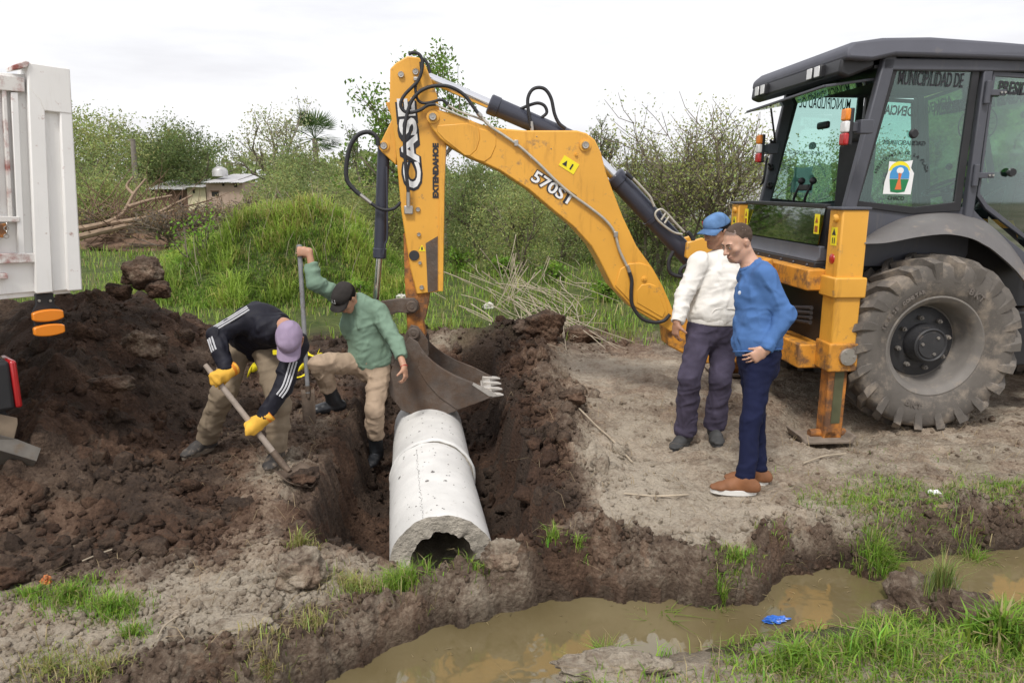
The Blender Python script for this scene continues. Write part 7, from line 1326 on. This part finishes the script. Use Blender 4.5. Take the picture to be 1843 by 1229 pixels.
# shack and brick house
M_TIN = mat('old_tin_sheet', (.55, .54, .54), .5, .3, var=.15, vs=2, dirt=((.25, .15, .10), .25, 2)); M_BRK = mat('old_brick', (.42, .31, .25), .9, var=.15, vs=3, bump=.3, bs=8); M_PLAS = mat('yellowed_plaster', (.60, .53, .36), .9, var=.15, vs=2); M_HOLE = mat('dark_opening', (.02, .018, .016), .9); M_PLK = mat('brown_boards', (.16, .095, .065), .9, var=.3, vs=4)
HY = 40.0
def hp(x, y, dy=0): return gy(x, y, HY + dy)
def house(name, label, x0, x1, ytop, ybot, depth, wall_m, roof_px, openings, extra=None):
    a, b = hp(x0, ytop), hp(x1, ytop); o = np.array([(a[0] + b[0]) / 2, HY, 0]); e = empty(name, o, 0, label, 'house'); w = (b[0] - a[0]) / 2
    wl = obj('wall', MB().mm(-w, w, 0, depth, 0, a[2]), wall_m, e)
    for (xa, xb, ya, yb) in openings: p, q = hp(xa, ya) - o, hp(xb, yb) - o; wn_ = obj('window', MB().mm(p[0], q[0], -.03, .05, q[2], p[2]), M_HOLE, e); obj('frame', MB().mm(p[0] - .05, q[0] + .05, -.045, -.03, p[2], p[2] + .06), M_PLK, wn_)
    ra, rb = hp(roof_px[0], roof_px[2]) - o, hp(roof_px[1], roof_px[3]) - o; n = max(3, int((rb[0] - ra[0]) / .9)); rf = empty('roof', (0, 0, 0)); rf.parent = e
    for i in range(n):
        xa, xb = ra[0] + (rb[0] - ra[0]) * i / n, ra[0] + (rb[0] - ra[0]) * (i + 1) / n; k = 10; V = []
        for j in range(k + 1):
            x = xa + (xb - xa) * j / k; z = a[2] + .02 + .02 * (j % 2) + rg.uniform(-.01, .01) + (i % 2) * .015; V += [(x, -.35, z - .02), (x, depth + .2, z + roof_px[4])]
        s_ = obj('roof_sheet', MB().add(V, [(2 * j, 2 * j + 2, 2 * j + 3, 2 * j + 1) for j in range(k)]), M_TIN, rf, smooth=False); q_ = s_.modifiers.new('t', 'SOLIDIFY'); q_.thickness = .02
    return e, o
house('shack', 'low shack with pale sagging tin roof behind the brush', 268, 336, 341, 385, 3.0, M_PLK, (264, 337, 330, 330, .55), [(322, 331, 352, 375)])
house('plastered_hut', 'small yellowed plaster hut between shack and brick house', 336, 369, 337, 385, 2.6, M_PLAS, (334, 371, 333, 333, .2), [(347, 351, 343, 348)])
he, ho = house('brick_house', 'old brick house with pale roof right of the plaster hut', 370, 436, 329, 385, 4.0, M_BRK, (368, 440, 322, 322, .5), [(400, 404, 331, 335), (421, 427, 332, 337), (381, 394, 345, 353)])
tk = hp(396, 312, 1.5) - ho; obj('water_tank', MB().lathe([(.001, .55), (.1, .55), (.35, .42), (.42, .3), (.42, 0), (.001, 0)], (tk[0], 1.5, 2.55), (0, 0, 1), 16), M_TIN, he)
ge = empty('grey_shed', (0, 0, 0), 0, 'long pale grey shed wall behind the open shrub', 'shed'); a, b = gy(1130, 296, 45), gy(1420, 296, 45); ge.location = ((a[0] + b[0]) / 2, 45, 0); w = (b[0] - a[0]) / 2
M_GREYW = mat('pale_grey_sheet', (.50, .49, .50), .7, var=.1, vs=1); 
for i in range(10): obj('wall_panel', MB().mm(-w + 2 * w * i / 10, -w + 2 * w * (i + 1) / 10 - .03, 0, .08, 0, a[2]), M_GREYW, ge)
obj('roof_edge', MB().mm(-w - .2, w + .2, -.2, 5, a[2], a[2] + .12), M_GREYW, ge)
# ---------- brush pile and cut canes
bc = gy(235, 425, 23.1); bp_ = empty('brush_pile', (bc[0], 23.1, 0), 0, 'pile of dead brown branches in front of the shack', 'brush pile'); o_ = np.array([bc[0], 23.1, 0])
for i, pl in enumerate(([(120, 432, 16.2), (190, 415, 16.4), (250, 400, 16.7), (300, 375, 17), (345, 352, 17.3)], [(130, 414, 16.4), (185, 403, 16.5), (220, 385, 16.8), (240, 350, 17), (262, 322, 17.2)], [(200, 402, 16.6), (245, 395, 16.6), (290, 385, 16.8), (330, 372, 17)], [(232, 372, 16.8), (270, 360, 17), (310, 352, 17.2)], [(240, 350, 17), (228, 335, 17.1), (240, 318, 17.2)])):
    obj('limb', MB().tube(catmull([gy(x, y, Yd * 1.36) - o_ for x, y, Yd in pl], 4), [q for q in np.linspace(.11 - .015 * i, .028, (len(pl) - 1) * 4 + 1)], 7), M_DEAD, bp_)
M_TWIG = mat('brown_twig', (.17, .105, .070), .9, var=.3)
for i in range(190):
    x = rg.uniform(140, 345); y = rg.uniform(372, 448); p = gy(x, y, 22.3 + rg.uniform(0, 2.2)) - o_; d = np.array([rg.normal() * .7, rg.normal() * .3, rg.uniform(-.05, .8)]); L = rg.uniform(.7, 2.2); P = [p]
    for j in range(4): d = d + rg.normal(size=3) * .16; P.append(P[-1] + unit(d) * L / 4)
    obj('twig', MB().tube(P, [.019, .015, .012, .008, .004], 4), M_TWIG, bp_)
V, Fa = lump(4, 271, .25, 2.2); d_ = np.full(len(V), .22); npmesh('leaf_litter', V * np.array([2.0, 1.0, .5]) + np.array([.1, .3, .12]), Fa, M_TWIG, bp_)
cb = gz(950, 575); ce = empty('cane_pile', (cb[0], cb[1], 0), 0, 'heap of cut dry canes lying on the grass under the boom', 'canes'); o_ = np.array([cb[0], cb[1], 0])
for i in range(110):
    t = rg.uniform(); x0 = rg.normal(930, 55); y0 = rg.normal(520, 32); x1 = x0 + rg.normal(95, 45); y1 = y0 + rg.normal(58, 26); z0, z1 = rg.uniform(.05, .34), rg.uniform(.02, .16); a = gz(x0, max(y0, 462), z0); b = gz(x1, min(max(y1, 480), 628), z1)
    if rg.uniform() < .3: a, b = gz(rg.normal(1000, 50), rg.normal(560, 20), .1), gz(rg.normal(1010, 60), rg.normal(600, 14), .12)
    if rg.uniform() < .16: b = gz(rg.normal(915, 20), rg.normal(540, 20), .15); a = b + np.array([rg.normal() * .5, rg.normal() * .3, rg.uniform(.4, .9)])
    L = np.linalg.norm(b - a); 
    if L > 2.2: b = a + (b - a) * 2.2 / L
    m = (a + b) / 2 + np.array([rg.normal() * .05, rg.normal() * .05, rg.uniform(-.02, .05)]); obj('cane', MB().tube(catmull([a - o_, m - o_, b - o_], 3), np.linspace(rg.uniform(.006, .011), .004, 7), 5), M_CANE, ce)
def stick(name, pts, r, m, label, cat='stick', z=.02):
    P = [gz(x, y, 0) for x, y in pts]; P = [np.array([p[0], p[1], float(surf(np.array([p[0]]), np.array([p[1]]))[0]) + z]) for p in P]; o0 = P[0].copy(); e = obj(name, MB().tube(catmull([p - o0 for p in P], 4), r, 6), m); e.location = tuple(o0); return tag(e, label, cat)
stick('stick', [(1042, 757), (1075, 780), (1100, 800), (1138, 836)], .007, M_CANE, 'thin dry stick lying on bare ground right of the trench'); stick('straw', [(1122, 899), (1180, 901), (1238, 903)], .006, M_CANE, 'pale straw lying left of the brown sneakers')
stick('stick', [(1672, 918), (1692, 913), (1712, 908)], .014, M_DEAD, 'short grey piece of wood on the far bank at right', z=.012); stick('straw', [(150, 1022), (180, 1012), (208, 1003)], .004, M_CANE, 'long straw on bare ground in the left foreground'); stick('straw', [(285, 1165), (300, 1140), (338, 1105)], .004, M_CANE, 'bent dry stalk leaning by the left foreground grass', z=.02)
stick('stick', [(1445, 838), (1480, 830), (1522, 818)], .006, M_CANE, 'thin twig lying in front of the stabilizer foot'); stick('stick', [(1520, 1072), (1550, 1092), (1582, 1122)], .004, M_DEAD, 'thin dark twig in the water near the tall clod')
rg2 = np.random.default_rng(5); n = 1700; X = rg2.uniform(-2.3, 4.2, n); Y = 2.5 + 4.2 * rg2.uniform(size=n) ** 1.4; k = (trench_sd(X, Y) < -.03) & (poly_sd(HEAP, X, Y) < 0) & ((Y > yfar(X) + .05) | (Y < ynear(X))); X, Y = X[k], Y[k]; n = len(X)
V, Fa, C = blades(onground(X, Y) + np.array([0, 0, .014]), .03 + .09 * rg2.uniform(size=n) ** 2, .002 + .0025 * rg2.uniform(size=n), rg2.uniform(0, 6.283, n), rg2.uniform(1.8, 2.7, n), np.array([.36, .28, .17]) * (1 + .25 * rg2.normal(size=(n, 1))).clip(.4, 1.5)); tag(npmesh('straw_litter', V, Fa, M_GRASS, col=C), 'scattered bits of dry straw on the bare ground', 'straw', kind='stuff')
# ---------- litter
def crumple(name, c, size, m, label, cat, seed, sub=4, rough=.5, rz=0):
    V, Fa = lump(sub, seed, rough, 2.4, .8); V = V * np.asarray(size); q, s = math.cos(rz), math.sin(rz); V = V @ np.array([[q, s, 0], [-s, q, 0], [0, 0, 1]]); o = npmesh(name, V, Fa, m, smooth=True, ang=25); o.location = tuple(c); return tag(o, label, cat)
wrp = crumple('snack_wrapper', gz(1396, 1114, -.185), (.062, .022, .012), mat('blue_foil', (.03, .14, .55), .3, var=.4, vs=30, dirt=((.65, .68, .75), .36, 28)), 'small shiny blue wrapper at the edge of the water', 'wrapper', 501, rz=.1)
crumple('plastic_bag', gz(1682, 886, .02), (.035, .028, .012), M_WHITE, 'scrap of white plastic on the far bank grass', 'plastic', 502); crumple('plastic_bag', gz(880, 552, .06), (.085, .07, .05), mat('dirty_white_plastic', (.62, .60, .56), .6, var=.2), 'dirty white plastic bag in the grass near the cut canes', 'plastic', 503); crumple('plastic_bag', gz(722, 535, .06), (.08, .06, .05), MATS['dirty_white_plastic'], 'white plastic scrap left of the upright arm', 'plastic', 504)
crumple('brick_fragment', gz(84, 1052, .0) + np.array([0, 0, .02]), (.022, .02, .026), mat('orange_brick', (.50, .17, .06), .9, var=.3, vs=30), 'small orange brick fragment beside the left foreground grass', 'brick', 505)
# yellow sling left behind the men
M_SLING = fabric('yellow_sling', (.72, .60, .02), .15); Ys = empty('lifting_sling', ray_surf(510, 672), 0, 'bright yellow lifting sling lying on the soil behind the bending man', 'sling'); o_ = np.array(Ys.location)
for pl in ([(448, 682), (462, 662), (490, 658), (520, 668), (545, 672), (560, 655), (575, 640)], [(455, 672), (480, 668), (510, 676), (535, 684), (556, 680)], [(545, 640), (562, 648), (580, 642)]):
    P = [ray_surf(x, y, .05 + .03 * math.sin(i * 2.1)) - o_ for i, (x, y) in enumerate(pl)]; Q_ = catmull(P, 6); V = []
    for i, p in enumerate(Q_): w = .055 * (1 + .3 * math.sin(i * .9)); V += [p + np.array([.01 * math.sin(i), -w * .6, -.5 * w]), p + np.array([0, w * .6, .5 * w * math.cos(i * .5)])]
    ob = obj('strap', MB().add(V, [(2 * i, 2 * i + 2, 2 * i + 3, 2 * i + 1) for i in range(len(Q_) - 1)]), M_SLING, Ys); ob.modifiers.new('t', 'SOLIDIFY').thickness = .006

# floating bits on the ditch water
n = 90; X = rg.uniform(-.6, 3.2, n); t = rg.uniform(size=n) ** .5; Y = ynear(X) + (yfar(X) - ynear(X)) * (.1 + .86 * t); V, Fa, C = blades(np.stack([X, Y, np.full(n, WATER_Z + .004)], -1), np.full(n, .02), .003 + .004 * rg.uniform(size=n), rg.uniform(0, 6.283, n), rg.uniform(1.0, 2.2, n), np.array([.34, .27, .15]) * (1 + .3 * rg.normal(size=(n, 1))).clip(.4, 1.6))
V[:, 2] = WATER_Z + .004 + (V[:, 2] - WATER_Z) * .15; tag(npmesh('floating_debris', V, Fa, M_GRASS, col=C), 'tiny bits of straw and leaf floating on the ditch water', 'debris', kind='stuff')
